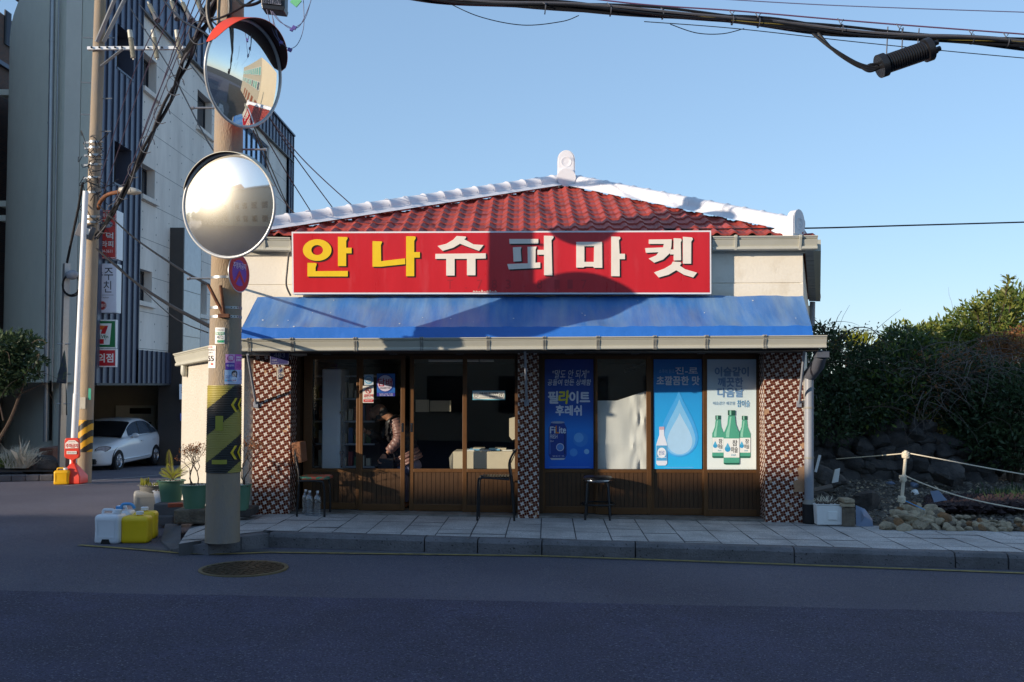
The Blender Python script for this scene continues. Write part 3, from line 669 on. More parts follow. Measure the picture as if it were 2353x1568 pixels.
def ornament(c, X, h, w, dep):     # round-headed ridge end piece with raised border and medallion
    X = Vector(X).normalized(); Z = Vector((0, 0, 1)); Nn = X.cross(Z).normalized(); c = Vector(c); mb = MB(); k = 14
    out = [(-w / 2, 0), (w / 2, 0), (w / 2, h - w / 2)] + [(w / 2 * math.cos(math.pi * i / k), h - w / 2 + w * .56 * math.sin(math.pi * i / k)) for i in range(1, k)] + [(-w / 2, h - w / 2)]
    mb.prism([c + X * x + Z * z + Nn * dep / 2 for x, z in out], -Nn * dep)
    inn = [(x * .86, .03 + (z - .0) * .93) for x, z in out]; mb.prism([c + X * x + Z * z + Nn * (dep / 2) for x, z in inn], Nn * .008)
    mb.lathe([(w * .32, 0), (w * .31, .004), (w * .27, .005), (w * .25, .002), (w * .08, .003), (.001, .004)], c + Z * (h - w * .62) + Nn * (dep / 2 + .008), Nn, 20)
    for i in range(3): mb.box((-w * .13, 0, -.006), (w * .13, .005, .006), None, Matrix.Translation(c + Z * (h - w * .62 + (i - 1) * .05) + Nn * (dep / 2 + .006)) @ Matrix.Rotation((.5, -.4, .2)[i], 4, Nn))
    return mb
oc = P(1301, 425, 16.35)
mb = ornament(oc + Vector((0, 0, .05)), (1, -.02, 0), .50, .29, .10); mb.tube([oc + Vector((0, .35, .13)), oc + Vector((0, -.10, .10))], .155, 16); mb.build('ridge_ornament', 'metal_white', roof)
o2 = P(1829, 545, 13.05); hd = (RR - RA); hd.z = 0; hd.normalize(); mb = ornament(o2, Vector((hd.y, -hd.x, 0)) * -1, .34, .27, .09); mb.tube([o2 + Vector((0, 0, .05)) - hd * .3, o2 + Vector((0, 0, .05)) + hd * .04], .13, 14); mb.build('ridge_ornament', 'metal_white', roof)
# ------------------------------------------------------------------ shop front: sliding doors, panes, room behind
zd0 = lambda u: zpav(u) + .024
zg0, zg1, zdt = fz(1078, 0), fz(826, 0), fz(818, 0)
def sliding(x0, x1, g0, g1, n, handle=None):
    u0, u1, v0, v1 = fu(x0, n), fu(x1, n), fu(g0, n), fu(g1, n); zb = zd0(u0); mb = MB(); zp1 = fz(1086, n); zp0 = zb + .09
    mb.fbox(u0, v0, n, n + .035, zb, zdt); mb.fbox(v1, u1, n, n + .035, zb, zdt); mb.fbox(v0, v1, n, n + .035, zg1, zdt); mb.fbox(v0, v1, n, n + .035, zp1, zg0); mb.fbox(v0, v1, n, n + .035, zb, zp0)
    d = mb.build('sliding_door', 'frame_bronze', shop, bevel=.004)
    mb = MB(); k = max(int((v1 - v0) / .058), 3)
    for i in range(k):
        a = v0 + (v1 - v0) * i / k; b = v0 + (v1 - v0) * (i + 1) / k; mb.fbox(a + .003, b - .003, n + .010, n + .022, zp0, zp1)
    mb.fbox(v0, v1, n + .022, n + .028, zp0, zp1, 'steel_black'); mb.build('lower_panel', 'panel_bronze', d)
    mb = MB(); mb.poly([FW(v0, n + .018, zg0), FW(v1, n + .018, zg0), FW(v1, n + .018, zg1), FW(v0, n + .018, zg1)]); mb.build('pane', 'shop_glass', d)
    if handle:
        mb = MB(); h = fu(handle, n); zc = fz(983, n); mb.fbox(h - .012, h + .012, n - .006, n, zc - .06, zc + .06); mb.fbox(h - .005, h + .005, n - .008, n - .006, zc - .045, zc + .045, 'steel_black'); mb.build('handle', 'steel_rim', d)
    return d
sliding(698, 829, 718, 819, 0); sliding(826, 931, 834, 921, -.045, 925); sliding(941, 1068, 951, 1063, 0, 946); sliding(1063, 1190, 1073, 1184, -.045)
sliding(1244, 1371, 1253, 1363, 0); sliding(1367, 1496, 1373, 1485, -.045); sliding(1490, 1619, 1502, 1612, 0); sliding(1615, 1748, 1625, 1737, -.045)
mb = MB()      # fixed frame: head, jambs, track
for (a, b) in ((pil[0][1], pil[1][0]), (pil[1][1], pil[2][0])):
    mb.fbox(a, b, -.06, .12, zdt, zs + .02); mb.fbox(a, a + .05, -.055, .11, zpav(a) + .02, zdt); mb.fbox(b - .05, b, -.055, .11, zpav(a) + .02, zdt)
    for q in range(3):
        u = a + (b - a) * (.12 + .3 * q); mb.fbox(u, u + .11, -.066, -.06, zdt + .02, zdt + .06, 'downpipe_grey')
mb.build('door_frame', 'panel_bronze', shop)
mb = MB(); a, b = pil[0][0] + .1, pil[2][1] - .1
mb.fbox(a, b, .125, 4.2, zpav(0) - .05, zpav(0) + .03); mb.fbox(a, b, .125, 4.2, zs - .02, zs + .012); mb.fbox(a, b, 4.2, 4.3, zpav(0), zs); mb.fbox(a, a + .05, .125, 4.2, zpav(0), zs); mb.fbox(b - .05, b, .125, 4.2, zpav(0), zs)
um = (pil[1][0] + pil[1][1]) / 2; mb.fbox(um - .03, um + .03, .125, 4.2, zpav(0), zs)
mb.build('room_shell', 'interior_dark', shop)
# things inside the shop
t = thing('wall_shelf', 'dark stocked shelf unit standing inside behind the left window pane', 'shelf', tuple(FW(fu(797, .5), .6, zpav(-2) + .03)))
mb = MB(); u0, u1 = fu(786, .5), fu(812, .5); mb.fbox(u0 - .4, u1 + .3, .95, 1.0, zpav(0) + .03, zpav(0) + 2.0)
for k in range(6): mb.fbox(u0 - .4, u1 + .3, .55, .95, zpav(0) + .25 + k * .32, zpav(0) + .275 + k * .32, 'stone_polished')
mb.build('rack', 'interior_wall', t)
mb = MB(); r = random.Random(4)
for k in range(5):
    for i in range(9):
        u = u0 - .35 + i * .085; h = r.uniform(.10, .24); mb.fbox(u, u + .06, .6, .68, zpav(0) + .278 + k * .32, zpav(0) + .278 + k * .32 + h, r.choice(['print_3a5a8a', 'print_8a3a34', 'print_c8c0aa', 'print_3f6a44']))
for h in ('3a5a8a', '8a3a34', 'c8c0aa', '3f6a44'): paint(h)
mb.build('stock', 'card_cream', t)
t = thing('upright_freezer', 'tall pale blue white freezer side seen through the left window pane', 'freezer', tuple(FW(fu(760, .3), .5, zpav(-2) + .03)))
mb = MB(); mb.pxbox(738, 848, 782, 1110, .28, .85); mb.fbox(fu(738, .28), fu(782, .28), .28, .85, zpav(0) + .03, fz(1110, .28)); mb.build('cabinet', 'plastic_white', t, bevel=.02)
mb = MB(); mb.pxbox(784, 900, 786.5, 1075, .27, .29); mb.pxbox(781, 945, 788, 951, .25, .28); mb.pxbox(781, 1036, 788, 1042, .25, .28); mb.build('hinge', 'steel_rim', t)
mb = MB(); u = fu(722, .2); mb.tube([FW(u, .2, zd0(0)), FW(u, .2, zg1 + .02)], .012, 6); 
for k in range(9): mb.ball(FW(u + .02, .18, zd0(0) + .9 + k * .11), .022, 6, 4)
tag(mb.build('chain_pull', 'steel_black', loc=tuple(FW(u, .2, zd0(0)))), 'dark hanging chain just inside the leftmost shop pane', 'chain')
t = thing('counter_box', 'long cream cardboard box lying inside by the third and fourth door panes', 'box', tuple(FW(fu(1110, .3), .4, zpav(0) + .5)))
mb = MB(); mb.pxbox(1041, 1038, 1188, 1078, .12, .6); mb.build('carton', 'card_cream', t, bevel=.01)
mb = MB(); a = FP(1041, 1038, .12); b = FP(1032, 1052, .10); c = FP(1034, 1078, .10); d = FP(1041, 1078, .12); mb.poly([a, b, c, d]); mb.poly([a + FN * .004, d + FN * .004, c + FN * .004, b + FN * .004])
mb.build('flap', 'card_cream', t)
mb = MB(); mb.fbox(fu(1060, .12), fu(1180, .12), .15, .55, zd0(0) + .02, fz(1078, .12) - .003); mb.build('table_base', 'interior_wall', t)
mb = MB(); r = random.Random(2)
for k in range(7):
    x = 1060 + k * 15 + r.uniform(-4, 4); mb.pxbox(x, 1034 - (k % 3) * 2, x + 26, 1037.6 - (k % 3) * 2, .16 + .01 * k, .4, ('board_white', 'print_7fb7d8', 'card_cream')[k % 3])
paint('7fb7d8'); tag(mb.build('paper_pile', 'board_white', loc=tuple(FP(1110, 1038, .25))), 'loose papers and magazines lying on the cream box inside', 'papers')
for (x0, y0, x1, y1, lab) in ((955, 919, 986, 947, 'dim square notice inside the shop, nearer the open door gap'), (988, 921, 1036, 946, 'dim wide notice hanging inside the shop, left of the door post')):
    mb = MB(); mb.pxbox(x0, y0, x1, y1, .9, .91); tag(mb.build('notice', 'card_cream', loc=tuple(FP((x0 + x1) / 2, y1, .9))), lab, 'notice')
mb = MB(); a = [FP(x, y, .16) for x, y in ((1170, 962), (1186, 958), (1186, 1008), (1177, 1012), (1170, 1003))]; mb.prism(a, FN * .05); tag(mb.build('hanging_bag', 'card_cream', loc=tuple(FP(1178, 1012, .18))), 'cream bag hanging inside by the chair back', 'bag')
mb = MB(); mb.tube([FP(985, 829, .5), FP(1100, 829, .5)], .02, 6); mb.tube([FP(1102, 829, .5), FP(1135, 829, .5)], .02, 6); tag(mb.build('lamp_tube', 'board_white', loc=tuple(FP(1050, 829, .5))), 'unlit fluorescent tube under the ceiling behind the middle panes', 'lamp tube')
mb = MB(); mb.tube([FP(1436, 853, .6), FP(1482, 838, .9)], .025, 6); tag(mb.build('lamp_tube', 'board_white', loc=tuple(FP(1455, 845, .7))), 'unlit slanting tube lamp above the white paper sheet', 'lamp tube')
# white paper sheet behind the second right-hand pane, and the dark blind above it
mb = MB(); cols = 22; rows = 16; vs = []; r = random.Random(6)
for j in range(rows + 1):
    for i in range(cols + 1):
        x = 1373 + 112 * i / cols; tp = 921 if x < 1417 else 921 - 22 * (x - 1417) / 67; y = 1078 + (tp - 1078) * j / rows
        w = .03 + .02 * mnoise.noise((x * .03, y * .02, 1)) + (.035 * mnoise.noise((x * .12, y * .03, 5)) if x > 1452 else 0); vs.append(FP(x, y, w))
mb.add(vs, [(j * (cols + 1) + i, j * (cols + 1) + i + 1, (j + 1) * (cols + 1) + i + 1, (j + 1) * (cols + 1) + i) for j in range(rows) for i in range(cols)], None, True)
tag(mb.build('paper_sheet', 'board_white', loc=tuple(FP(1429, 1078, .05))), 'creased white paper sheet covering the pane behind the black stool', 'paper')
mb = MB()
for k in range(40): mb.pxbox(1366, 838 + k * 2.6, 1490, 839.6 + k * 2.6, .14, .146)
tag(mb.build('bamboo_blind', 'interior_wall', loc=tuple(FP(1429, 940, .14))), 'dark slatted blind hanging above the white paper sheet', 'blind')
# ------------------------------------------------------------------ blue tarpaulin awning
mb = MB(); nc = 150; rowsd = [(0, -.42, 683, 680, 592, 1845), (.5, -.76, 718, 714, 572, 1855), (1, -1.10, 753, 748, 558, 1864)]
def awn(px_t, t):
    s_ = 1.0
    if t <= 1: n_ = -.42 - .68 * t; yl, yr = 683 + 70 * t, 680 + 69 * t; xl, xr = 592 - 36 * t, 1845 + 20 * t
    else:
        q = t - 1; n_ = -1.10 - .03 * q; yl, yr = 753 + 34 * q, 749 + 25 * q; xl, xr = 556 - 3 * q, 1865 + 4 * q
    x = xl + (xr - xl) * px_t; y = yl + (yr - yl) * px_t; p = FP(x, y, n_)
    w = -.040 * math.sin(math.pi * min(t, 1)) * (1 - abs(math.cos(px_t * math.pi * 5.5))) + .016 * mnoise.noise((px_t * 22, t * 2, 3)) + .010 * mnoise.noise((px_t * 55, t * 3, 8)) + (.012 * mnoise.noise((px_t * 90, t * 2, 4)) if t > 1 else 0)
    return p + Vector((0, 0, w))
tl = [i / 10 for i in range(11)] + [1.03, 1.15, 1.3, 1.5, 1.7, 1.9, 2.02]
mb.add([awn(i / nc, t) for t in tl for i in range(nc + 1)], [(j * (nc + 1) + i, (j + 1) * (nc + 1) + i, (j + 1) * (nc + 1) + i + 1, j * (nc + 1) + i + 1) for j in range(10) for i in range(nc)], 'tarp_blue', True)
mb.add([awn(i / nc, t) for t in tl[10:] for i in range(nc + 1)], [(j * (nc + 1) + i, (j + 1) * (nc + 1) + i, (j + 1) * (nc + 1) + i + 1, j * (nc + 1) + i + 1) for j in range(len(tl) - 11) for i in range(nc)], 'tarp_blue_fresh', True)
for s_ in (0, 1):
    v = [awn(s_, 0), awn(s_, 1), awn(s_, 2.02), FP(592 if s_ == 0 else 1845, 790, -.42)]; mb.poly(v, 'tarp_blue')
aw = tag(mb.build('awning', 'tarp_blue', loc=tuple(FP(1210, 790, -.8)), sharp=50), 'long faded blue tarpaulin awning stretched under the red sign board', 'awning')
mb = MB(); r = random.Random(12)
for k in range(18):
    a, t = r.random(), r.uniform(.12, 1.0); p = awn(a, t) + Vector((0, -.004, .008)); s_ = r.uniform(.005, .013); mb.lathe([(s_, 0), (.001, .004)], p, (0, -.6, .8), 7)
mb.build('droppings', 'board_white', aw)

# ------------------------------------------------------------------ main sign board with raised letters
tl_, tr_, br_, bl_ = (670, 533), (1634, 530), (1634.5, 676), (672, 676); SN = -.56
q = [FP(x, y, SN) for x, y in (bl_, br_, tr_, tl_)]
mat('sign_red', '#c3222b', .3, var=.10, scale=1.1, col2='#c9444a', mix=(.55, .75), mscale=.8, spec=.5, stretch=(3, 3, .5))
sg = thing('shop_sign', 'long red sign board with large yellow and white Korean letters above the blue awning', 'sign', tuple(FP(1152, 676, SN + .05)))
mb = MB(); mb.prism(q, FN * .15, 'metal_white'); mb.build('frame', 'metal_white', sg)
art = Art(FO + FN * SN, -FN); mb = MB(); art.poly(mb, [(675, 672.5), (1631, 672.5), (1630.5, 533.5), (673.5, 536.5)], 'sign_red', .003); mb.build('face', 'sign_red', sg)
A6 = lambda P_: [(574.4 + .3114 * x, 315.9 + .3114 * y) for x, y in P_]
A7 = lambda P_: [(1206.3 + .3174 * x, 315.9 + .3174 * y) for x, y in P_]
paint('e9c31f', .4); paint('e7dfd2', .45); paint('1d1a1a', .5); paint('a8222b', .4); paint('d7b7a8', .5)
Ly, Lw, Lk = MB(), MB(), MB()
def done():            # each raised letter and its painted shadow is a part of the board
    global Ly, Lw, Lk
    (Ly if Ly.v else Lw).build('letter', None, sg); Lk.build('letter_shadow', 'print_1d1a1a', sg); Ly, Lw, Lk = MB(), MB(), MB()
def sig(mbx, pts, m_):
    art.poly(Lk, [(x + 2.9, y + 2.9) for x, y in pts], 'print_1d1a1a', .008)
    w0 = [art.at(x, y, .004) for x, y in pts]; w1 = [art.at(x, y, .016) for x, y in pts]; k = len(pts)
    mbx.add(w0 + w1, [tuple(range(k, 2 * k))] + [(i, k + i, k + (i + 1) % k, (i + 1) % k) for i in range(k)], m_)
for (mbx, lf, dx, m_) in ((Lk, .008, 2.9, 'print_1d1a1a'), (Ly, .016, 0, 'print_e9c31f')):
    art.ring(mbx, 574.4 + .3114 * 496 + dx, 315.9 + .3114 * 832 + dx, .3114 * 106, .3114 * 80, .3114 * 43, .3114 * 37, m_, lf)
Y_ = 'print_e9c31f'; Wh = 'print_e7dfd2'
sig(Ly, A6([(649, 950), (710, 950), (710, 856), (750, 856), (750, 815), (710, 815), (710, 765), (720, 748), (718, 736), (649, 734)]), Y_)
sig(Ly, A6([(424, 1027), (722, 1027), (722, 986), (484, 988), (484, 960), (492, 940), (490, 928), (424, 926)]), Y_)
done()
sig(Ly, A6([(904, 955), (970, 955), (1010, 950), (1146, 936), (1145, 893), (968, 914), (966, 795), (975, 775), (973, 769), (904, 766)]), Y_)
sig(Ly, A6([(1152, 1025), (1212, 1025), (1212, 888), (1254, 888), (1254, 847), (1212, 847), (1212, 765), (1223, 745), (1220, 731), (1152, 730)]), Y_)
done()
sig(Lw, A6([(1384, 802), (1422, 838), (1500, 815), (1550, 785), (1600, 805), (1690, 838), (1724, 795), (1650, 790), (1580, 752), (1595, 742), (1592, 732), (1525, 728), (1500, 755), (1450, 785)]), Wh)
sig(Lw, A6([(1368, 897), (1448, 897), (1448, 1020), (1510, 1020), (1510, 897), (1601, 897), (1601, 1018), (1664, 1018), (1664, 896), (1741, 894), (1741, 856), (1368, 860)]), Wh)
done()
sig(Lw, A6([(1915, 786), (2128, 784), (2128, 750), (1913, 750)]), Wh)
sig(Lw, A6([(1945, 917), (2003, 914), (1998, 830), (2003, 808), (1940, 812)]), Wh)
sig(Lw, A6([(1910, 975), (2142, 963), (2142, 923), (2106, 925), (2108, 830), (2116, 806), (2048, 808), (2050, 930), (1898, 935)]), Wh)
sig(Lw, A7([(138, 998), (198, 1000), (192, 745), (208, 725), (205, 714), (137, 712), (137, 815), (90, 815), (90, 850), (138, 850)]), Wh)
done()
sig(Lw, A7([(371, 943), (425, 943), (432, 936), (430, 902), (430, 788), (371, 757)]), Wh); sig(Lw, A7([(371, 757), (430, 788), (500, 788), (558, 757)]), Wh)
sig(Lw, A7([(500, 945), (560, 945), (558, 757), (500, 788), (498, 902), (492, 936)]), Wh); sig(Lw, A7([(432, 936), (492, 936), (498, 902), (430, 902)]), Wh)
sig(Lw, A7([(624, 1005), (686, 1006), (685, 882), (724, 882), (724, 843), (685, 843), (680, 745), (692, 732), (688, 720), (624, 718)]), Wh)
done()
sig(Lw, A7([(870, 802), (875, 836), (966, 832), (950, 855), (895, 878), (935, 908), (1000, 885), (1050, 838), (1060, 790), (1063, 738), (896, 740), (896, 772), (1005, 772), (1000, 797)]), Wh)
sig(Lw, A7([(1076, 892), (1130, 890), (1128, 760), (1135, 745), (1130, 733), (1076, 730), (1076, 812), (1050, 812), (1050, 848), (1076, 848)]), Wh)
sig(Lw, A7([(1143, 915), (1203, 915), (1204, 755), (1216, 738), (1210, 725), (1143, 720)]), Wh)
sig(Lw, A7([(934, 978), (968, 1015), (1040, 995), (1095, 962), (1150, 995), (1218, 1015), (1246, 980), (1160, 955), (1122, 930), (1132, 912), (1128, 903), (1070, 900), (1060, 920), (1010, 950)]), Wh)
done()
mb = MB()
for ch, x in (('T', 1034), ('.', 1071), ('7', 1102), ('8', 1136), ('3', 1168), ('-', 1205), ('8', 1240), ('1', 1280), ('1', 1310), ('7', 1342)):
    if ch in '.-': art.rect(mb, x - 2, 661 - (4 if ch == '-' else 0), x + 2, 663 - (4 if ch == '-' else 0), 'print_a8222b', .005)
    else: art.text(mb, ch, x - 6, 643, x + 6, 664, 'print_a8222b', .005)
mb.build('faded_number', 'print_a8222b', sg)
mb = MB(); r = random.Random(9)
for k in range(9):
    x = 1086 + k * 6.2; h = r.uniform(2, 6); art.poly(mb, [(x, 671.5), (x + 6.2, 671.5), (x + 5, 671.5 - h * .6), (x + 2, 671.5 - h)], 'print_d7b7a8', .0055)
mb.build('rust_stain', 'print_d7b7a8', sg)
mb = MB(); mb.tube([FP(1300, 670 - 141, -.45), FP(1300, 540, -.45)], .012, 6); mb.tube(spline([FP(664, 580, -.52), FP(660, 620, -.5), FP(658, 655, -.5), FP(668, 680, -.5)]), .013, 6); mb.build('power_lead', 'cable_black', sg)
# ------------------------------------------------------------------ near utility pole
pb = PG(514, 1236); pbase = Vector((P(514, 1000, 11.1).x, 11.1, zpav(pb.x) - .03)); pole_r0 = .188
ptop = Vector((pbase.x + .03, 11.1, 11.0)); pole_rt = .188 - 11 / 150
def pax(z): t = (z - pbase.z) / (ptop.z - pbase.z); return pbase.lerp(ptop, t), pole_r0 + (pole_rt - pole_r0) * t
def pz(py): return P(514, py, 10.92).z
up1 = thing('utility_pole', 'thick concrete utility pole at the pavement corner carrying two round traffic mirrors', 'utility pole', tuple(pbase))
mb = MB(); k = 24; mb.tube([pbase.lerp(ptop, i / k) for i in range(k + 1)], [pole_r0 + (pole_rt - pole_r0) * i / k for i in range(k + 1)], 40); mb.build('shaft', 'pole_concrete', up1)
def around(z, a, lift=0):         # point on the pole skin; a = 0 faces the camera, + to the right
    c, r_ = pax(z); f = (Vector((EYE.x, EYE.y, 0)) - Vector((c.x, c.y, 0))).normalized(); rt = Vector((-f.y, f.x, 0)); 
    return c + (f * math.cos(a) + rt * math.sin(a)) * (r_ + lift)
def wrap(mb, a0, a1, z0, z1, mt, lift, n=10):
    b0 = [around(z0, a0 + (a1 - a0) * i / n, lift) for i in range(n + 1)]; b1 = [around(z1, a0 + (a1 - a0) * i / n, lift) for i in range(n + 1)]
    mb.add(b0 + b1, [(i, i + 1, n + 2 + i, n + 1 + i) for i in range(n)], mt, True)
# ribbed yellow and black guard sleeve with arrows
mat('guard_yellow', '#a5984a', .45, var=.05); mat('guard_black', '#2b2a26', .5, var=.05)
mb = MB(); zt_, zb_ = pz(886), pz(1088); rows_ = 150; na = 72; vs = []
for j in range(rows_ + 1):
    z_ = zb_ + (zt_ - zb_) * j / rows_
    for i in range(na): vs.append(around(z_, 2 * math.pi * i / na, .006 + (.007 if j % 3 == 1 else 0)))
fs_y, fs_k = [], []
for j in range(rows_):
    for i in range(na):
        a = 2 * math.pi * (i + .5) / na; a = a if a < math.pi else a - 2 * math.pi; v = (j + .5) / rows_; w = math.sin(max(-1.5, min(1.5, a)))
        s_ = ((1 - v - .10 + .17 * w) / .62) % 1
        cell = (j * na + i, j * na + (i + 1) % na, (j + 1) * na + (i + 1) % na, (j + 1) * na + i)
        (fs_k if s_ < .5 else fs_y).append(cell)
mb.add(vs, fs_y, 'guard_yellow', True); mb.add(vs, fs_k, 'guard_black', True); gs = mb.build('guard_sleeve', 'guard_yellow', up1, sharp=80)
paint('d6b818')
for zc in (pz(931), pz(1041)):
    for a0 in (.36, .80):
        mb = MB()
        for sgn in (1, -1):
            q = []
            for (aa, zz) in ((a0, 0), (a0 + .16, 0), (a0 + .42, sgn * .075), (a0 + .26, sgn * .075)): q.append(around(zc + zz, aa, .018))
            mb.poly(q if sgn < 0 else list(reversed(q)), 'print_d6b818')
        mb.build('arrow_mark', 'print_d6b818', gs)
mb = MB(); paint('a09c3a'); wrap(mb, -.50, -.06, pz(990), pz(956), 'print_a09c3a', .0145); mb.build('patch', 'print_a09c3a', gs); mb = MB(); wrap(mb, -.68, .18, pz(1067), pz(1057), 'print_a09c3a', .0145); mb.build('patch', 'print_a09c3a', gs)
def pbox(name, mb, m_): return mb.build(name, m_, up1)
# number plates and flyers stuck to the pole: curved sheets, artwork wrapped the same way
def sheet(name, a0, a1, y0, y1, base, items, lift=.006):
    mb = MB(); z1, z0 = pz(y0), pz(y1); wrap(mb, a0, a1, z0, z1, paint(base), lift)
    for it in items:
        if it[0] == 'r': _, x0, v0, x1, v1, c = it; wrap(mb, a0 + (a1 - a0) * x0, a0 + (a1 - a0) * x1, z1 + (z0 - z1) * v1, z1 + (z0 - z1) * v0, paint(c), lift + .0025)
        elif it[0] == 'e':
            _, cx, cy, rx, ry, c = it; mb.poly([around(z1 + (z0 - z1) * (cy + ry * math.sin(t)), a0 + (a1 - a0) * (cx + rx * math.cos(t)), lift + .004) for t in [-2 * math.pi * i / 20 for i in range(20)]], paint(c))
        else:
            _, txt, x0, v0, x1, v1, c, bd = it; gv, gf = glyphs(txt, bd); xs_ = [q[0] for q in gv]; ys_ = [q[1] for q in gv]
            ax, bx, ay, by = min(xs_), max(xs_), min(ys_), max(ys_)
            mb.add([around(z1 + (z0 - z1) * (v1 - (q[1] - ay) / (by - ay) * (v1 - v0)), a0 + (a1 - a0) * (x0 + (q[0] - ax) / (bx - ax) * (x1 - x0)), lift + .006) for q in gv], gf, paint(c))
    return mb.build(name, paint(base), up1)
sheet('number_plate', -.66, -.05, 753, 790, 'f0f0ea', [('r', .06, .27, .94, .45, '1f9a6a'), ('t', '안전보안등', .12, .10, .9, .20, '30343a', .0), ('t', '월덕리', .14, .29, .88, .43, 'f0f0ea', .02), ('t', '472', .2, .49, .84, .70, '20242a', .0), ('r', .30, .76, .94, .94, '1f9a6a'), ('t', '고장신고', .36, .78, .9, .84, 'f0f0ea', .0), ('r', .08, .76, .26, .94, 'd5d5d0')])
sheet('number_plate', -1.45, -.60, 794, 846, 'ece6df', [('t', '위험', .2, .03, .7, .10, 'd05a50', .02), ('t', '8428Z', .05, .14, .95, .23, '3a3a40', .0), ('t', '041', .15, .27, .7, .35, '3a3a40', .0), ('r', .02, .385, .98, .39, '8a8a8a'), ('t', '55', .18, .45, .86, .70, '2c2c32', .01), ('r', .02, .74, .98, .745, '8a8a8a'), ('e', .68, .82, .14, .05, 'd9574e')])
sheet('flyer', .02, 1.45, 814, 850, 'c25ab4', [('r', .0, .0, .40, .55, 'd8a6d2'), ('e', .22, .26, .16, .21, 'c9489c'), ('t', '심야\n약국', .11, .12, .33, .40, 'f2e6f0', .02), ('t', '공공심야약국', .46, .12, .96, .26, 'f6ecf4', .03), ('t', '운영합니다', .46, .30, .90, .44, 'f6ecf4', .03), ('r', .0, .55, .40, 1.0, '5a3aa4'), ('t', '매일 밤까지', .05, .66, .36, .80, 'e8e0f4', .01), ('t', '가까운 약국 이용', .48, .64, .96, .72, '6e2a66', 0), ('t', '문의 주세요', .48, .78, .84, .86, '6e2a66', 0)])
sheet('flyer', -.02, 1.44, 850, 883, 'a9c6e6', [('r', .45, .0, 1, 1, 'b9c4e8'), ('e', .42, .26, .14, .22, '2a2a34'), ('e', .40, .34, .09, .14, 'e4c6b8'), ('r', .47, .3, .54, .62, '2a2a34'), ('e', .42, .68, .14, .20, 'dde4f2'), ('t', '지금 함께\n배워요', .04, .36, .28, .62, '4a5aa0', .0), ('r', .02, .68, .6, .80, '62b4dc'), ('t', '문의 상담', .10, .70, .5, .78, 'd04a60', .02), ('t', '누구나\n참여 가능\n무료 체험\n신청 접수', .68, .12, .94, .52, '55608c', 0), ('t', '전화 문의', .70, .6, .96, .68, '2c3050', .01), ('r', .0, .86, 1, 1, 'c3cbe0')])
# bands, steps, V bracket, mirror arms, coiled cable
for py in (636, 706, 727):
    mb = MB(); z_ = pz(py); wrap(mb, 0, 2 * math.pi, z_ - .014, z_ + .014, 'galvanised', .004, 40)
    for q in range(5): a_ = .3 + q * .22; wrap(mb, a_, a_ + .08, z_ - .005, z_ + .005, 'steel_black', .0055, 2)
    mb.build('strap', 'galvanised', up1)
for (py, sgn) in ((238, -1), (335, 1), (636, -1)):
    z_ = pz(py); c, r_ = pax(z_); d = Vector((sgn, .0, 0)); mb = MB(); mb.tube([c + d * r_ * .9, c + d * (r_ + .24)], .012, 8); mb.tube([c + d * (r_ + .24), c + d * (r_ + .27)], .02, 8); mb.build('step_bolt', 'galvanised', up1)
mb = MB(); a = around(pz(726), -.1, .02)
for (px, py) in ((478, 654), (507, 656)): mb.tube([a, P(px, py, 10.85)], .018, 8)
mb.box((-.06, -.03, -.02), (.06, .03, .02), None, Matrix.Translation(a)); mb.build('rusty_bracket', 'rust', up1)
mb = MB(); cz = P(504, 20, 10.95); pts = [cz + Vector((.125 * math.cos(t), -.02, .29 * math.sin(t))) for t in [2 * math.pi * i / 28 for i in range(29)]]
mb.tube(pts, .026, 8); mb.build('cable_loop', 'cable_black', up1)
# ------------------------------------------------------------------ convex traffic mirrors
def traffic_mirror(label, c, nrm_, rad, visor=.20, arm_to=None, vm='mirror_orange', gm='convex_mirror'):
    nrm_ = Vector(nrm_).normalized(); t = thing('traffic_mirror', label, 'traffic mirror', tuple(c)); c = Vector(c)
    Zu = (Vector((0, 0, 1)) - nrm_ * nrm_.z).normalized(); X = Zu.cross(nrm_)
    Rc = 2.1; k = 18; prof = [(max(rad * i / k, .001), math.sqrt(Rc * Rc - (rad * i / k) ** 2) - math.sqrt(Rc * Rc - rad * rad)) for i in range(k + 1)]
    mb = MB(); mb.lathe(list(reversed(prof)), c, nrm_, 64, gm); mb.build('glass', gm, t, sharp=180)
    mb = MB(); pts = [c + (X * math.cos(a) + Zu * math.sin(a)) * (rad + .012) for a in [2 * math.pi * i / 64 for i in range(65)]]; mb.tube(pts, .016, 10, caps=False); mb.build('rim', 'rim_grey', t, sharp=180)
    mb = MB(); mb.lathe([(rad, -.01), (rad * .8, -.05), (rad * .3, -.07), (.001, -.075)], c, nrm_, 48); mb.build('back_shell', 'mirror_orange', t, sharp=180)
    mb = MB(); n_ = 40; vs = []
    for i in range(n_ + 1):
        a = R(90) + R(72) * (2 * i / n_ - 1); e = math.sin(math.pi * i / n_) ** .45; w = visor * e
        rd = X * math.cos(a) + Zu * math.sin(a)
        for (q, o) in ((-.03, .036), (w, .036 - .01 * e), (w, .030 - .01 * e), (-.03, .030)): vs.append(c + rd * (rad + o) + nrm_ * q)
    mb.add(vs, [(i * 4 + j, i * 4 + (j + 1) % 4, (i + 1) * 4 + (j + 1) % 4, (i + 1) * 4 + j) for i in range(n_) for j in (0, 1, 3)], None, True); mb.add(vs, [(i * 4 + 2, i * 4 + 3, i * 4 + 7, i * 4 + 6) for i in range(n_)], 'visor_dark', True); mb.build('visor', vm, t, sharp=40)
    if arm_to:
        mb = MB(); p = c - nrm_ * .07; mb.tube([p, Vector(arm_to)], .03, 10); mb.box((-.06, -.06, -.06), (.06, .06, .06), None, Matrix.Translation(p - nrm_ * .02)); mb.build('arm', 'galvanised', t)
    return t
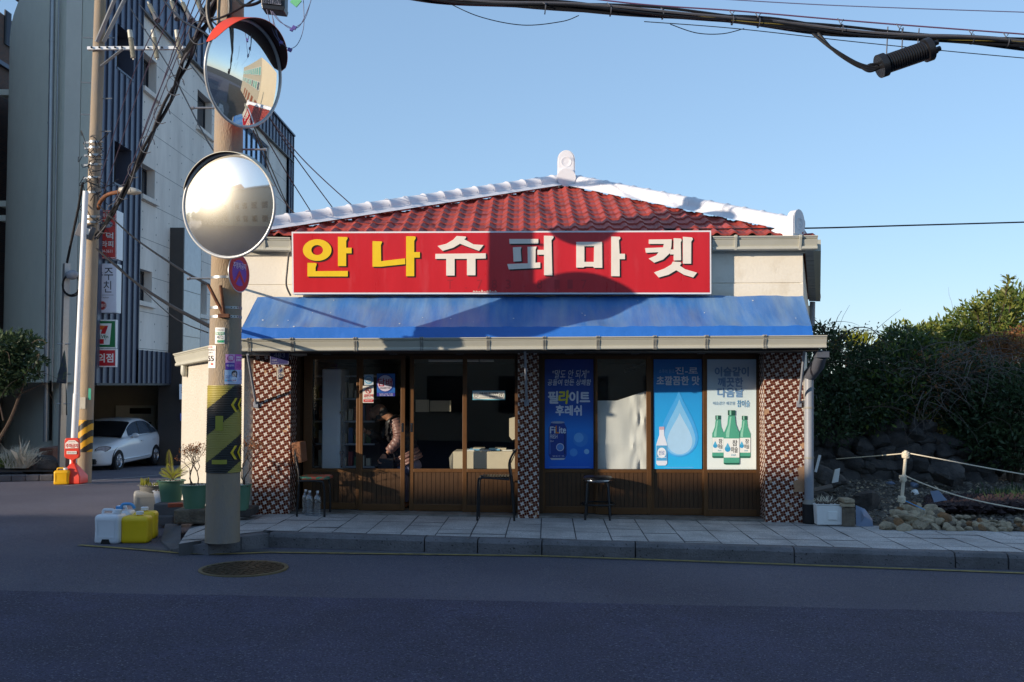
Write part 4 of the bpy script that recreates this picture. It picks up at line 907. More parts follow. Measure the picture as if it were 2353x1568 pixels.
c1 = P(562, 170, 10.72); c2 = P(525, 473, 10.62)
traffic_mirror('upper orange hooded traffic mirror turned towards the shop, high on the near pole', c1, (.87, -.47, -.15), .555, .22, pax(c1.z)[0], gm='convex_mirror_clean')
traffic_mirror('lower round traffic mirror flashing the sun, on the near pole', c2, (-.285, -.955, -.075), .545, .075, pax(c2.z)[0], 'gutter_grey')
# ------------------------------------------------------------------ round no-parking sign seen edge-on
sc = P(549, 628, 10.98); sn = Vector((.96, -.28, .02)).normalized(); t = thing('no_parking_sign', 'round purple no parking sign with red ring, half behind the lower traffic mirror', 'road sign', tuple(sc))
Zs = Vector((0, 0, 1)); Xs = Zs.cross(sn).normalized(); mb = MB(); mb.lathe([(.001, -.004), (.215, -.004), (.215, .004)], sc, sn, 48, 'galvanised'); mb.lathe([(.215, .004), (.001, .004)], sc, sn, 48, paint('d8d4da')); mb.build('plate', 'galvanised', t)
def disc(mb, r0, r1, m_, l): mb.lathe([(r1, l), (max(r0, .001), l)], sc, sn, 48, m_)
mb = MB(); disc(mb, .145, .205, paint('c02338'), .0065); disc(mb, 0, .145, paint('5b3fae'), .0065)
for sgn in (1, -1):
    d = (Xs * .62 * sgn + Zs * -.78).normalized(); pnd = sn.cross(d); mb.poly([sc + sn * .009 + d * -.02 + pnd * .02, sc + sn * .009 + d * -.02 - pnd * .02, sc + sn * .009 + d * .16 - pnd * .02, sc + sn * .009 + d * .16 + pnd * .02], paint('c02338'))
gv, gf = glyphs('주정차금지', .02); xs_ = [q[0] for q in gv]; ax, bx = min(xs_), max(xs_); ay, by = min(q[1] for q in gv), max(q[1] for q in gv)
mb.add([sc + sn * .010 + Xs * ((q[0] - ax) / (bx - ax) - .5) * .26 + Zs * (.045 + (q[1] - ay) / (by - ay) * .07) for q in gv], gf, paint('dcd2ee')); mb.build('symbol', 'print_c02338', t)
mb = MB(); mb.tube([sc - sn * .006, pax(sc.z)[0]], .015, 8); mb.build('bracket', 'galvanised', t)

# ------------------------------------------------------------------ far utility pole with crossarm
b2 = RG(193, 1110); b2 = P(193, 1110, 22.8); t2 = P(236, -160, 22.8)
up2 = thing('utility_pole', 'slender leaning concrete utility pole with crossarm and striped foot by the side street', 'utility pole', tuple(b2))
def p2(py): t = (1110 - py) / 1270; return b2.lerp(t2, t), .158 - .036 * t
mb = MB(); mb.tube([b2.lerp(t2, i / 20) - Vector((0, 0, .1 if i == 0 else 0)) for i in range(21)], [.158 - .036 * i / 20 for i in range(21)], 28); mb.build('shaft', 'pole_concrete', up2)
mb = MB(); nrow, ncol = 60, 40; vs = []; fy, fk = [], []; mat('stripe_yellow', '#cf9a14', .5); mat('stripe_black', '#1c1b1a', .5)
for j in range(nrow + 1):
    c, r_ = p2(1040 - 72 * j / nrow)
    for i in range(ncol): a = 2 * math.pi * i / ncol; vs.append(c + Vector((math.sin(a), -math.cos(a), 0)) * (r_ + .008))
for j in range(nrow):
    for i in range(ncol):
        a = 2 * math.pi * (i + .5) / ncol; a = a if a < math.pi else a - 2 * math.pi; s_ = ((j + .5) / nrow * 2.5 - .42 * math.sin(max(-1.5, min(1.5, a))) + .2) % 1
        (fk if s_ < .5 else fy).append((j * ncol + i, j * ncol + (i + 1) % ncol, (j + 1) * ncol + (i + 1) % ncol, (j + 1) * ncol + i))
mb.add(vs, fy, 'stripe_yellow', True); mb.add(vs, fk, 'stripe_black', True); mb.build('striped_band', 'stripe_yellow', up2, sharp=80)
mb = MB(); a, b = P(200, 107, 22.6), P(425, 106, 22.6); mb.hexa([a + Vector((0, 0, -.07)), b + Vector((0, 0, -.07)), b + Vector((0, .09, -.07)), a + Vector((0, .09, -.07)), a + Vector((0, 0, .0)), b, b + Vector((0, .09, 0)), a + Vector((0, .09, 0))])
for px in (210, 228, 246, 264, 280, 340, 372): mb.tube([P(px, 109, 22.56), P(px, 109, 22.62)], .022, 8, 'steel_black')
ca = mb.build('crossarm', 'plastic_white', up2)
mb = MB(); mb.tube([P(282, 113, 22.55), P(232, 153, 22.6)], .035, 4); mb.tube([P(268, -12, 22.5), P(222, 97, 22.6)], .05, 4); mb.tube([P(286, 0, 22.7), P(238, 97, 22.7)], .05, 4); mb.build('crossarm_brace', 'galvanised', ca)
for px in (304, 358, 412):
    mb = MB(); top_ = P(px - 6, 70, 22.5); bot = P(px + 3, 138, 22.5); prof = []; L_ = (bot - top_).length; d = (bot - top_).normalized()
    mb.tube([top_, top_ + d * .18], .055, 10); 
    for i in range(15): mb.lathe([(.02, .20 + i * .031), (.058, .207 + i * .031), (.058, .213 + i * .031), (.02, .22 + i * .031)], top_, d, 12)
    mb.tube([top_ + d * .18, bot], .018, 8); mb.build('insulator', 'gutter_grey', ca)
for (xa, ya, xb, yb) in ((416, 0, 440, 48), (448, -10, 470, 44), (392, -2, 408, 44), (340, 5, 362, 48)):
    mb = MB(); a, b = P(xa, ya, 21.5), P(xb, yb, 21.3); d = (b - a).normalized(); L_ = (b - a).length
    for i in range(9): mb.lathe([(.025, L_ * .15 + i * .045), (.05, L_ * .15 + i * .045 + .012), (.025, L_ * .15 + i * .045 + .03)], a, d, 10, 'gutter_grey')
    mb.tube([a, b], .022, 8, 'gutter_grey'); mb.tube([a + d * L_ * .62, b], [.04, .075], 8, 'cable_grey'); mb.build('strain_insulator', 'gutter_grey', ca)
for i, py in enumerate((336, 349, 366, 388, 418, 508, 520, 452)):
    mb = MB(); c, r_ = p2(py); mb.lathe([(r_ + .004, -.025), (r_ + .015, -.025), (r_ + .015, .025), (r_ + .004, .025)], c, n=24)
    mb.box((-.24, -.03, -.022), (-.15, .03, .022), None, Matrix.Translation(c)); mb.box((.14, -.12, -.022), (.21, -.04, .022), 'cable_grey', Matrix.Translation(c)); mb.build('clamp_band', 'galvanised', up2)
for px, py, s_ in ((198, 93, -1), (243, 93, 1), (196, 197, -1), (236, 234, 1), (193, 271, -1), (232, 310, 1)):
    c, r_ = p2(py); mb = MB(); mb.tube([c, c + Vector((s_ * .36, -.03, 0))], .012, 6); mb.build('step_bolt', 'galvanised', up2)
mb = MB(); mb.tube([P(197, 440, 22.45), P(176, 905, 22.45)], .062, 14); mb.tube([P(176, 905, 22.45), P(166, 1104, 22.45)], .075, 14)
mb.build('conduit', 'plastic_white', up2)
mb = MB(); c, r_ = p2(545); mb.box((-.22, -.2, -.16), (.10, .0, .14), None, Matrix.Translation(c + Vector((0, -.14, 0))) @ Matrix.Rotation(.35, 4, 'Y')); mb.box((-.05, -.215, -.06), (.08, -.2, .08), 'board_white', Matrix.Translation(c + Vector((0, -.14, 0))) @ Matrix.Rotation(.35, 4, 'Y')); mb.build('junction_box', 'cable_grey', up2, bevel=.015)
mb = MB(); r = random.Random(31)
for k in range(34):
    c, r_ = p2(r.uniform(330, 545)); a = c + Vector((r.uniform(-.25, .25), -.17, r.uniform(-.3, .3))); b = a + Vector((r.uniform(-.1, .45), r.uniform(-.1, .1), r.uniform(-.5, .4))); mb.tube(spline([a, (a + b) / 2 + Vector((r.uniform(-.15, .2), -.1, r.uniform(-.2, .2))), b], 6), .009, 5)
mb.build('loose_wiring', 'cable_black', up2)
mb = MB(); wz = MB(); c, r_ = p2(930)
mb.box((-.10, -.012, -.13), (.04, 0, .13), None, Matrix.Translation(c + Vector((.0, -r_ - .004, 0)))); mb.build('notice_plate', 'plastic_grey', up2)
mb = MB(); c, r_ = p2(907); mb.box((.06, -.02, -.16), (.14, 0, .10), paint('3fa58a'), Matrix.Translation(c + Vector((0, -r_ + .045, 0)))); mb.build('notice_plate', 'print_3fa58a', up2)
sl_ = thing('street_lamp', 'small street lamp head on a rusty arm reaching right from the far pole', 'street lamp', tuple(P(228, 478, 22.6)))
mb = MB(); mb.tube(spline([P(226, 480, 22.6), P(232, 462, 22.4), P(250, 447, 22.2), P(283, 440, 22.0)]), .045, 10, 'rust'); mb.build('lamp_arm', 'rust', sl_)
mb = MB(); mb.ball(P(298, 439, 21.9), (.27, .13, .085), 14, 8, None, Matrix.Rotation(.12, 3, 'Y')); mb.build('lamp_head', 'plastic_grey', sl_)
# thin galvanised post with furled banner and cable coil
pb3 = P(140, 1106, 24.0); t = thing('galvanised_post', 'thin galvanised square post with coiled cable beside the green stucco wall', 'post', tuple(pb3))
mb = MB(); a, b = pb3, P(153, 606, 24.0); mb.tube([a, b], .095, 4); mb.build('shaft', 'galvanised', t)
mb = MB(); mb.ball(P(166, 632, 23.85), (.15, .1, .12), 12, 8); mb.build('junction_cap', 'downpipe_grey', t)
mb = MB()
for i in range(3):
    c = P(164, 655, 23.85); pts = [c + Vector(((.20 + .02 * i) * math.cos(a_), .02 * i, (.24 + .02 * i) * math.sin(a_))) for a_ in [2 * math.pi * j / 20 for j in range(21)]]; mb.tube(pts, .012, 6)
mb.tube([P(154, 604, 23.95), P(163, 560, 23.7), P(180, 480, 23.2), P(190, 420, 22.8)], .03, 6); mb.build('cable_coil', 'cable_black', t)
for py in (791, 860, 928): 
    mb = MB(); mb.tube([P(131, py, 23.95), P(163, py, 23.95)], .012, 6); mb.build('crossbar', 'galvanised', t)
fl = MB(); pts = [P(x, y, 23.8) for x, y in ((147, 805), (152, 850), (151, 882), (129, 880), (133, 858))]; mat('banner_dark', '#22303f', .7, var=.4, scale=6, col2='#4a5a34', mix=(.5, .6), mscale=5)
fl.prism(pts, Vector((0, .06, 0))); fl.prism([P(x, y, 23.8) for x, y in ((150, 882), (153, 900), (154, 955), (151, 955))], Vector((0, .04, 0)), 'window_dark'); tag(fl.build('banner', 'banner_dark', loc=tuple(P(140, 882, 23.8)), bevel=.02), 'furled dark banner hanging on the thin galvanised post', 'banner')
# ------------------------------------------------------------------ four-storey building on the left
XB = -11.2; ZG = -2.4 + EZ - .6
def BX(px, py): return onplane(px, py, (XB, 0, 0), Vector((1, 0, 0)))
def BY(px): d = ray(px, 784); return XB / d.x * d.y
Ac, Bc = P(135, 900, 27.4), P(207, 900, 26.6); Lf = P(19, 300, 37.9)
hb = thing('concrete_building', 'tall concrete and dark metal clad building with carport across the side street', 'building', (XB - 3, 36, -.7))
ztop, zpar = EZ + 12.6, EZ + 11.3
Yn, Yf, Yc = Bc.y, BY(665), 32.4
zc0, zc1 = EZ + .05, EZ + 1.05
Ybl = BY(310)
# openings on the street face: (y0, y1, z0, z1)
def op(x0, x1, y0, y1): xm = (x0 + x1) / 2; return [BY(x0), BY(x1), BX(xm, y1).z, BX(xm, y0).z]
wins = [op(318, 350, 122, 204), op(318, 350, 379, 452), op(314, 347, 620, 694), op(446, 480, 213, 298), op(446, 480, 440, 505), op(441, 474, 648, 722)]
big = op(545, 614, 300, 385)
def wall_with_holes(mb, x, y0, y1, z0, z1, holes, mt, depth=.30):
    ys = sorted({y0, y1, *[h[0] for h in holes], *[h[1] for h in holes]}); zs_ = sorted({z0, z1, *[h[2] for h in holes], *[h[3] for h in holes]})
    for i in range(len(ys) - 1):
        for j in range(len(zs_) - 1):
            ym, zm = (ys[i] + ys[i + 1]) / 2, (zs_[j] + zs_[j + 1]) / 2
            if not any(h[0] < ym < h[1] and h[2] < zm < h[3] for h in holes): mb.poly([(x, ys[i], zs_[j]), (x, ys[i + 1], zs_[j]), (x, ys[i + 1], zs_[j + 1]), (x, ys[i], zs_[j + 1])], mt)
    for h in holes:
        a, b, c, d = h
        mb.poly([(x, a, c), (x - depth, a, c), (x - depth, b, c), (x, b, c)], mt); mb.poly([(x, a, d), (x, b, d), (x - depth, b, d), (x - depth, a, d)], mt)
        mb.poly([(x, b, c), (x - depth, b, c), (x - depth, b, d), (x, b, d)], mt); mb.poly([(x, a, c), (x, a, d), (x - depth, a, d), (x - depth, a, c)], mt)
mb = MB(); wall_with_holes(mb, XB, Ybl, Yf - 1.0, zc1, zpar, wins + [big], 'concrete_wall', .32)
# form joints and tie holes
for k in range(8): z_ = zc1 + .62 + k * 1.25; mb.box((XB, Ybl, z_), (XB + .004, Yf - 1, z_ + .02), 'stone_polished') if not any(abs(z_ - h[2]) < .1 for h in wins) and False else None
cw = mb.build('concrete_wall', 'concrete_wall', hb)
mb = MB(); r = random.Random(14)
for k in range(9):
    z_ = zc1 + .30 + k * 1.12
    for i in range(16):
        for dz in (0, .55):
            y_ = Ybl + .45 + i * 1.15
            if y_ < Yf - 1.2 and not any(h[0] - .1 < y_ < h[1] + .1 and h[2] - .1 < z_ + dz < h[3] + .1 for h in wins + [big]): mb.lathe([(.028, .004), (.001, .002)], (XB, y_, z_ + dz), (1, 0, 0), 6)
    for (ya, yb) in ((Ybl, Yf - 1),):
        segs = [(ya, yb)]
        for h in wins + [big]:
            if h[2] - .02 < z_ - .25 < h[3] + .02: segs = [s2 for (p, q) in segs for s2 in ((p, min(q, h[0])), (max(p, h[1]), q)) if s2[1] - s2[0] > .05]
        for (p, q) in segs: mb.box((XB, p, z_ - .255), (XB + .003, q, z_ - .243))
mb.build('form_marks', 'window_frame_dark', cw)
for h in wins:
    w = MB(); a, b, c, d = h
    for (p, q, s_, t_) in ((a, a + .05, c, d), (b - .05, b, c, d), (a + .05, b - .05, c, c + .05), (a + .05, b - .05, d - .05, d), ((a + b) / 2 - .02, (a + b) / 2 + .02, c + .05, d - .05)): w.box((XB - .31, p, s_), (XB - .25, q, t_))
    w = w.build('window', 'window_frame_dark', hb); g = MB(); g.poly([(XB - .28, a, c), (XB - .28, b, c), (XB - .28, b, d), (XB - .28, a, d)]); g.build('pane', 'window_dark', w)
    s_ = MB(); s_.box((XB - .2, a - .12, c - .14), (XB + .12, b + .15, c - .003)); s_.build('sill', 'concrete_wall', w)
w = MB(); a, b, c, d = big
for i in range(7): y_ = a + (b - a - .06) * i / 6; w.box((XB - .20, y_, c), (XB - .12, y_ + .06, d))
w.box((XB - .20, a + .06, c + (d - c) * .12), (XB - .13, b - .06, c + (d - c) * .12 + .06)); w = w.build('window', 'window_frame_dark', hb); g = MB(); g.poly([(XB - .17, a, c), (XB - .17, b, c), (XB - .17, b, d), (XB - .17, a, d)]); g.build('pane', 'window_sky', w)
# seamed metal cladding
def clad(mb, y0, y1, z0, z1, x=XB + .05, holes=(), step=.42, th=.35):
    ww = MB(); wall_with_holes(mb, x, y0, y1, z0, z1, list(holes), 'clad_metal', .5)
    k = int((y1 - y0) / step)
    for i in range(k + 1):
        y_ = y0 + (y1 - y0) * i / max(k, 1); segs = [(z0, z1)]
        for h in holes:
            if h[0] < y_ < h[1]: segs = [s2 for (p, q) in segs for s2 in ((p, min(q, h[2])), (max(p, h[3]), q)) if s2[1] - s2[0] > .05]
        for (p, q) in segs: mb.box((x, y_ - .022, p), (x + .05, y_ + .022, q), 'clad_seam')
mb = MB(); h1, h2 = op(252, 292, 60, 165), op(250, 290, 330, 430)
clad(mb, Yn, Ybl, zc0, ztop, XB + .06, [h1, h2], .40); clad(mb, Ybl, Yc, zc0, zc1, XB + .06, (), .40); clad(mb, Ybl, Yf, zpar, ztop, XB + .10, (), .62); clad(mb, Yf - 1.0, Yf, zc0, zpar, XB + .10, (), .45)
mb.box((XB - .2, Yn - .05, ztop), (XB + .2, Yf + .05, ztop + .08), 'clad_seam'); mb.box((XB + .003, Ybl, zpar - .05), (XB + .16, Yf, zpar), 'stone_dark'); mb.box((XB - .1, Yn, zc0 - .06), (XB + .12, Yc, zc0), 'window_frame_dark')
mb.poly([(XB, Yf, -3), (XB - 8, Yf, -3), (XB - 8, Yf, ztop), (XB, Yf, ztop)], 'clad_metal'); mb.build('metal_cladding', 'clad_metal', hb)
for h in (h1, h2):
    w = MB(); a, b, c, d = h; w.box((XB - .02, a, c), (XB + .08, b, c + .06)); w = w.build('window', 'clad_seam', hb); g = MB(); g.poly([(XB - .40, a, c), (XB - .40, b, c), (XB - .40, b, d), (XB - .40, a, d)]); g.build('pane', 'interior_dark', w)
# stucco corner and long left flank
mb = MB()
def vq(mb, a, b, z0, z1, mt): mb.poly([(a[0], a[1], z0), (b[0], b[1], z0), (b[0], b[1], z1), (a[0], a[1], z1)], mt)
Am = Ac.lerp(Bc, .52); vq(mb, Ac, Am, -2.5, ztop, 'stucco_light'); vq(mb, Am + Vector((.0, .02, 0)), Bc, -2.5, ztop, 'stucco_green')
k = 10
d0 = (Lf - Ac); dn = Vector((d0.y, -d0.x, 0)).normalized() * -1
pts = [Ac.lerp(Lf, i / k) - dn * (-.5 * math.sin(math.pi * i / k)) for i in range(k + 1)]
for a, b in zip(pts[:-1], pts[1:]): vq(mb, b, a, -2.5, ztop, 'stucco_green')
vq(mb, Bc, Vector((XB + .03, Bc.y + .25, 0)), zc0, ztop, 'window_frame_dark')
mb.poly([(p.x, p.y, ztop - .1) for p in pts] + [(-22, 49, ztop - .1), (XB, 49.8, ztop - .1), (XB, Bc.y, ztop - .1)], 'stucco_beige')
mb.build('stucco_wall', 'stucco_green', hb, sharp=80)
for (pa, pb_) in (((118, 0), (104, 1010)),):
    mb = MB(); a, b = P(122, -40, 27.6), P(105, 1015, 27.6); mb.tube([a, b], .075, 12)
    for py in (95, 283, 585, 680, 800): mb.lathe([(.085, -.02), (.085, .02)], P(121 - .0158 * py, py, 27.6), n=12)
    mb.tube([P(136, -40, 27.5), P(120, 900, 27.5)], .02, 6); mb.build('downpipe', 'galvanised', hb)
for py in (218, 472, 505): 
    p = P(23, py, 37.4); mb = MB(); mb.box((-.25, -.3, -.10), (.15, .1, .12), None, Matrix.Translation(p)); mb.build('scupper', 'stucco_light', hb)
mb = MB(); q = [P(118, 875, 27.8), P(116, 1012, 27.8), P(75, 1008, 29.5), P(92, 875, 29.5)]; mb.prism(q, Vector((-.12, -.2, 0)) * -1); mb.build('opening_shade', 'interior_dark', hb)  # dark sheet standing in for the shade of an opening in the flank
# carport: back wall, ceiling, corner, pier, meter cabinet
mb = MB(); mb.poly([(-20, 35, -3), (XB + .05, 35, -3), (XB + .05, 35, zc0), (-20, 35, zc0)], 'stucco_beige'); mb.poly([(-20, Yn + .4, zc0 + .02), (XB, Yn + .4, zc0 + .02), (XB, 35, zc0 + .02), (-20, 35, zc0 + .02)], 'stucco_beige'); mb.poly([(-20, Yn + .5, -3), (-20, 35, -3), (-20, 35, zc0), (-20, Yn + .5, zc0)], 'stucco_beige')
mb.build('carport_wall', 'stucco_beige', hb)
mb = MB(); p = onplane(268, 932, (0, 34.9, 0), Vector((0, 1, 0))); q = onplane(355, 1045, (0, 34.9, 0), Vector((0, 1, 0))); mb.box((p.x, 34.82, q.z), (q.x, 34.99, p.z))
for (y0, y1) in ((938, 951), (970, 984)):
    a, b = onplane(298, y1, (0, 34.8, 0), Vector((0, 1, 0))), onplane(347, y0, (0, 34.8, 0), Vector((0, 1, 0))); mb.box((a.x, 34.80, a.z), (b.x, 34.815, b.z), 'interior_dark')
mb.build('meter_cabinet', 'stucco_light', hb)
mb = MB(); zp = EZ + 5.15; mb.box((XB - .3, 32.42, -3), (XB + .45, 34.3, zp), 'stone_dark'); mb.poly([(XB + .454, 32.5, -3), (XB + .454, 34.25, -3), (XB + .454, 34.25, zp), (XB + .454, 32.5, zp)], 'stone_polished')
for z_ in (-1, .5, 2, 3.5, 5): mb.box((XB + .451, 32.45, z_), (XB + .457, 34.28, z_ + .02), 'stone_dark')
mb.build('entrance_pier', 'stone_dark', hb)
mb = MB(); mb.poly([(XB + .02, 34.3, -3), (XB + .02, Yf, -3), (XB + .02, Yf, zc1 + .01), (XB + .02, 34.3, zc1 + .01)]); mb.build('street_wall', 'stone_polished', hb)
# blade signs
def blade(label, x0, x1, xs_, y0, y1, Y, base, side, art_fn, cat='sign'):
    a = P(x0, y1, Y); b = P(x1, y0, Y); t = thing('shop_sign', label, cat, ((a.x + b.x) / 2, Y, a.z))
    Yb = Y + (Y * (1176.5 - x1) / (1176.5 - xs_) * 1 - Y) if False else b.x / ray(xs_, 784).x * ray(xs_, 784).y
    mb = MB(); mb.box((a.x, Y, a.z), (b.x, max(Yb, Y + .12), b.z)); mb.build('case', side, t, bevel=.01)
    mb = MB(); mb.tube([(XB, Y + .1, b.z - .2), (a.x + .02, Y + .1, b.z - .2)], .03, 6); mb.tube([(XB, Y + .1, a.z + .2), (a.x + .02, Y + .1, a.z + .2)], .03, 6); mb.build('bracket', 'galvanised', t)
    A = Art((0, Y, 0), (0, -1, 0)); mb = MB(); A.rect(mb, x0 + .5, y0 + .5, x1 - .5, y1 - .5, paint(base), .012); art_fn(A, mb); mb.build('face', paint(base), t)
    return t
def art_red(A, mb):
    w = paint('e4d6d2'); g = paint('7e8a98'); k = paint('3a3038')
    for (x0, y0, x1, y1) in ((214, 486, 266, 487), (265, 487, 266, 592), (214, 592, 266, 593)): A.rect(mb, x0, y0, x1, y1, w, .014)
    A.text(mb, '바베큐', 226, 490, 250, 500, w, .016, .02); A.ell(mb, 247, 516, 12, 8, g, .014); A.text(mb, '닭', 240, 511, 254, 521, w, .018, 0)
    for (tx, x0, y0, x1, y1) in (('덕', 244, 535, 260, 550), ('테라피', 218, 554, 260, 568)): A.text(mb, tx, x0 - .8, y0 - .8, x1 + .8, y1 + .8, k, .014, .06); A.text(mb, tx, x0, y0, x1, y1, w, .017, .03)
    A.text(mb, '010-9044-3611', 210, 574, 258, 581, w, .016, .02)
blade('red sign box with white Korean lettering, topmost of the stack on the metal cladding', 212, 268, 279, 483, 595, 26.95, 'b9342e', 'plastic_white', art_red)
def art_white(A, mb):
    k = paint('2a2c34'); A.text(mb, '주주', 216, 616, 260, 644, k, .014, .0); A.text(mb, '키친', 216, 646, 256, 673, k, .014, .0); A.rect(mb, 216, 678, 261, 678.7, k, .014)
    A.text(mb, 'JUJU Kitchen', 219, 682, 250, 687, k, .014, 0); A.ell(mb, 234, 702.5, 10.5, 10.5, paint('a3262c'), .014); A.ring(mb, 234, 702.5, 9.6, 9.6, 9.1, 9.1, paint('e0c8c4'), .017); A.text(mb, '떡볶이', 226, 698, 242, 707, paint('ead6d0'), .018, .02)
blade('white restaurant sign box with black Korean lettering and small red disc', 212, 268, 277, 606, 719, 26.95, 'd6d9e6', 'plastic_white', art_white)
def art_seven(A, mb):
    wh = paint('e8ece8'); gr = paint('12703c'); og = paint('e0702a'); rd = paint('c31f2a'); 
    A.rect(mb, 213, 736, 266, 800, wh, .013); A.rect(mb, 214, 738, 264.5, 798, gr, .015); A.poly(mb, [(216, 792.5), (252, 792.5), (256.5, 743.5), (216, 743.5)], wh, .017)
    A.poly(mb, [(218, 758), (236, 758), (246, 748.5), (218, 748.5)], og, .019); A.poly(mb, [(231.5, 767.5), (242, 767.5), (248.5, 748.5), (243, 749.5), (235, 757)], rd, .020)
    A.text(mb, 'ELEVEn', 217.5, 770, 248.5, 777.5, gr, .020, .03); A.rect(mb, 228, 779.5, 238.5, 790.5, rd, .019); A.text(mb, '®', 241, 779, 244, 782, gr, .02, 0)
blade('convenience store sign box with big orange and red seven on green and white', 211, 267, 268.5, 735, 801, 26.9, 'e8ece8', 'plastic_white', art_seven)
def art_pyeon(A, mb):
    rd = paint('c31f2a'); wh = paint('f0ece8'); A.rect(mb, 213, 805, 264.5, 841, rd, .014); A.text(mb, '편의점', 205, 813, 260, 833, wh, .017, .035)
blade('red convenience store sign box with white Korean letters, lowest of the stack', 211, 267, 268.5, 802, 844, 26.9, 'f0ece8', 'plastic_white', art_pyeon)
# small boards beyond the pier
A = Art((XB + .5, 0, 0), (1, 0, 0))
for (x0, y0, x1, y1, base, lab, items) in ((412, 883, 425, 918, 'dfe2ec', 'white board with upright Korean name beside the entrance pier', [('오손편', 416.5, 888, 420.5, 905)]), (426, 883, 438, 918, 'c9cfe6', 'pale blue board close to the gutter pipe of the shop', [('안내판', 429, 888, 432, 898)]), (414, 950, 420, 967, '3f5fc0', 'small blue address plate on the polished wall', [('12', 415.5, 956, 418.5, 961)])):
    mb = MB(); A.rect(mb, x0, y0, x1, y1, paint(base), .02); w = [A.at(x, y, -.02) for x, y in ((x0, y1), (x1, y1), (x1, y0), (x0, y0))]; mb.poly(w, paint(base))
    for tx, a, b, c, d in items: A.text(mb, tx, a, b, c, d, paint('3a3440'), .025)
    tag(mb.build('notice_board', paint(base), loc=tuple(A.at((x0 + x1) / 2, y1, .0))), lab, 'notice board')
# ------------------------------------------------------------------ brick building at the far left
bb = thing('brick_building', 'tall dark brick building at the far left edge behind the stucco wall', 'building', (-30, 38, -2))
mb = MB(); xb = -21.3; holes = []
def bp(px, py): return onplane(px, py, (xb, 0, 0), Vector((1, 0, 0)))
mb.box((-46, 17.5, -3), (xb, 62, 17.4)); wl = mb.build('wall', 'brick_wall', bb)
for (px0, px1, py0, py1) in ((10, 22, 22, 110), (42, 50, 35, 85)):
    a, b = bp(px0, py0), bp(px1, py1); w = MB(); w.box((xb, a.y, b.z), (xb + .05, b.y, a.z)); w = w.build('window', 'window_frame_dark', bb); g = MB()
    for i in range(16): z_ = b.z + (a.z - b.z) * i / 16; g.box((xb + .05, a.y + .05, z_), (xb + .09, b.y - .05, z_ + .04))
    g.build('louvre', 'clad_seam', w)
for (pa, pb_) in (((2, -90), (60, 20)), ((0, 150), (26, 168)),):
    a, b = bp(*pa), bp(*pb_); mb = MB(); mb.box((xb, 38, b.z), (xb + .15, 50, b.z + .18)); mb.build('ledge', 'clad_seam', bb)
# ------------------------------------------------------------------ buildings across the street (behind the camera)
def house(label, x0, x1, y0, y1, h, m_, roofm, gable=.9):
    t = thing('house', label, 'house', ((x0 + x1) / 2, (y0 + y1) / 2, 0)); mb = MB(); mb.box((x0, y0, -.5), (x1, y1, h)); mb.build('wall', m_, t)
    mb = MB(); e = .3; ym = (y0 + y1) / 2; A_ = [(x0 - e, y0 - e, h + .003), (x1 + e, y0 - e, h + .003), (x1 + e, y1 + e, h + .003), (x0 - e, y1 + e, h + .003)]; mb.prism([A_[0], A_[3], (x0 - e, ym, h + gable)], (x1 - x0 + 2 * e, 0, 0)); mb.build('roof', roofm, t)
    for i in range(int((x1 - x0) / 2.4)):
        for z_ in ([1.0] + ([3.6] if h > 5 else [])):
            w = MB(); xa = x0 + .8 + i * 2.4; w.box((xa, y1, z_), (xa + 1.2, y1 + .05, z_ + 1.2)); w = w.build('window', 'window_frame_dark', t); g = MB(); g.poly([(xa + .08, y1 + .053, z_ + .08), (xa + 1.12, y1 + .053, z_ + .08), (xa + 1.12, y1 + .053, z_ + 1.12), (xa + .08, y1 + .053, z_ + 1.12)]); g.build('pane', 'window_dark', w)
house('grey three storey house across the road, left one in the lower mirror', -40.2, -29.5, -11, -4.5, 8.5, 'stucco_beige', 'stone_dark', 1.4)
house('cream three storey house across the road, beside the grey house', -29, -18, -11.5, -4.8, 8.7, 'beige_render', 'roof_red', 1.3)
house('brown two storey house across the road, next to the cream house', -17.5, -6, -12, -5, 7.6, 'stucco_beige', 'stone_dark', 1.2)
house('low house across the road behind the camera', -5, 8, -13, -6, 5.5, 'beige_render', 'stone_dark', 1.2)
house('pale house across the road near the bend', 9, 20, -13, -6, 5.0, 'beige_render', 'stone_dark', 1.2)
sh = thing('school_building', 'beige building with green tinted window bands, seen in the upper mirror', 'building', (33, 25, 0))
mb = MB(); mb.box((17.2, 21, -.5), (52, 30, 11.5)); mb.build('wall', 'beige_render', sh)
for z_ in (5.2, 8.2):
    for i in range(13):
        w = MB(); xa = 18 + i * 2.6; w.box((xa, 20.93, z_), (xa + 2.2, 21, z_ + 1.7)); w = w.build('window', 'board_white', sh); g = MB()
        for k in range(3): g.poly([(xa + .08 + k * .7, 20.925, z_ + .1), (xa + .68 + k * .7, 20.925, z_ + .1), (xa + .68 + k * .7, 20.925, z_ + 1.6), (xa + .08 + k * .7, 20.925, z_ + 1.6)])
        g.build('pane', 'green_glass' if z_ > 6 or i % 3 else 'window_dark', w)
for i in range(5):
    w = MB(); xa = 17 + i * 5; w.box((xa, 20.94, .6), (xa + 2.6, 21, 3.2)); w.build('shutter', 'brown_shutter', sh)
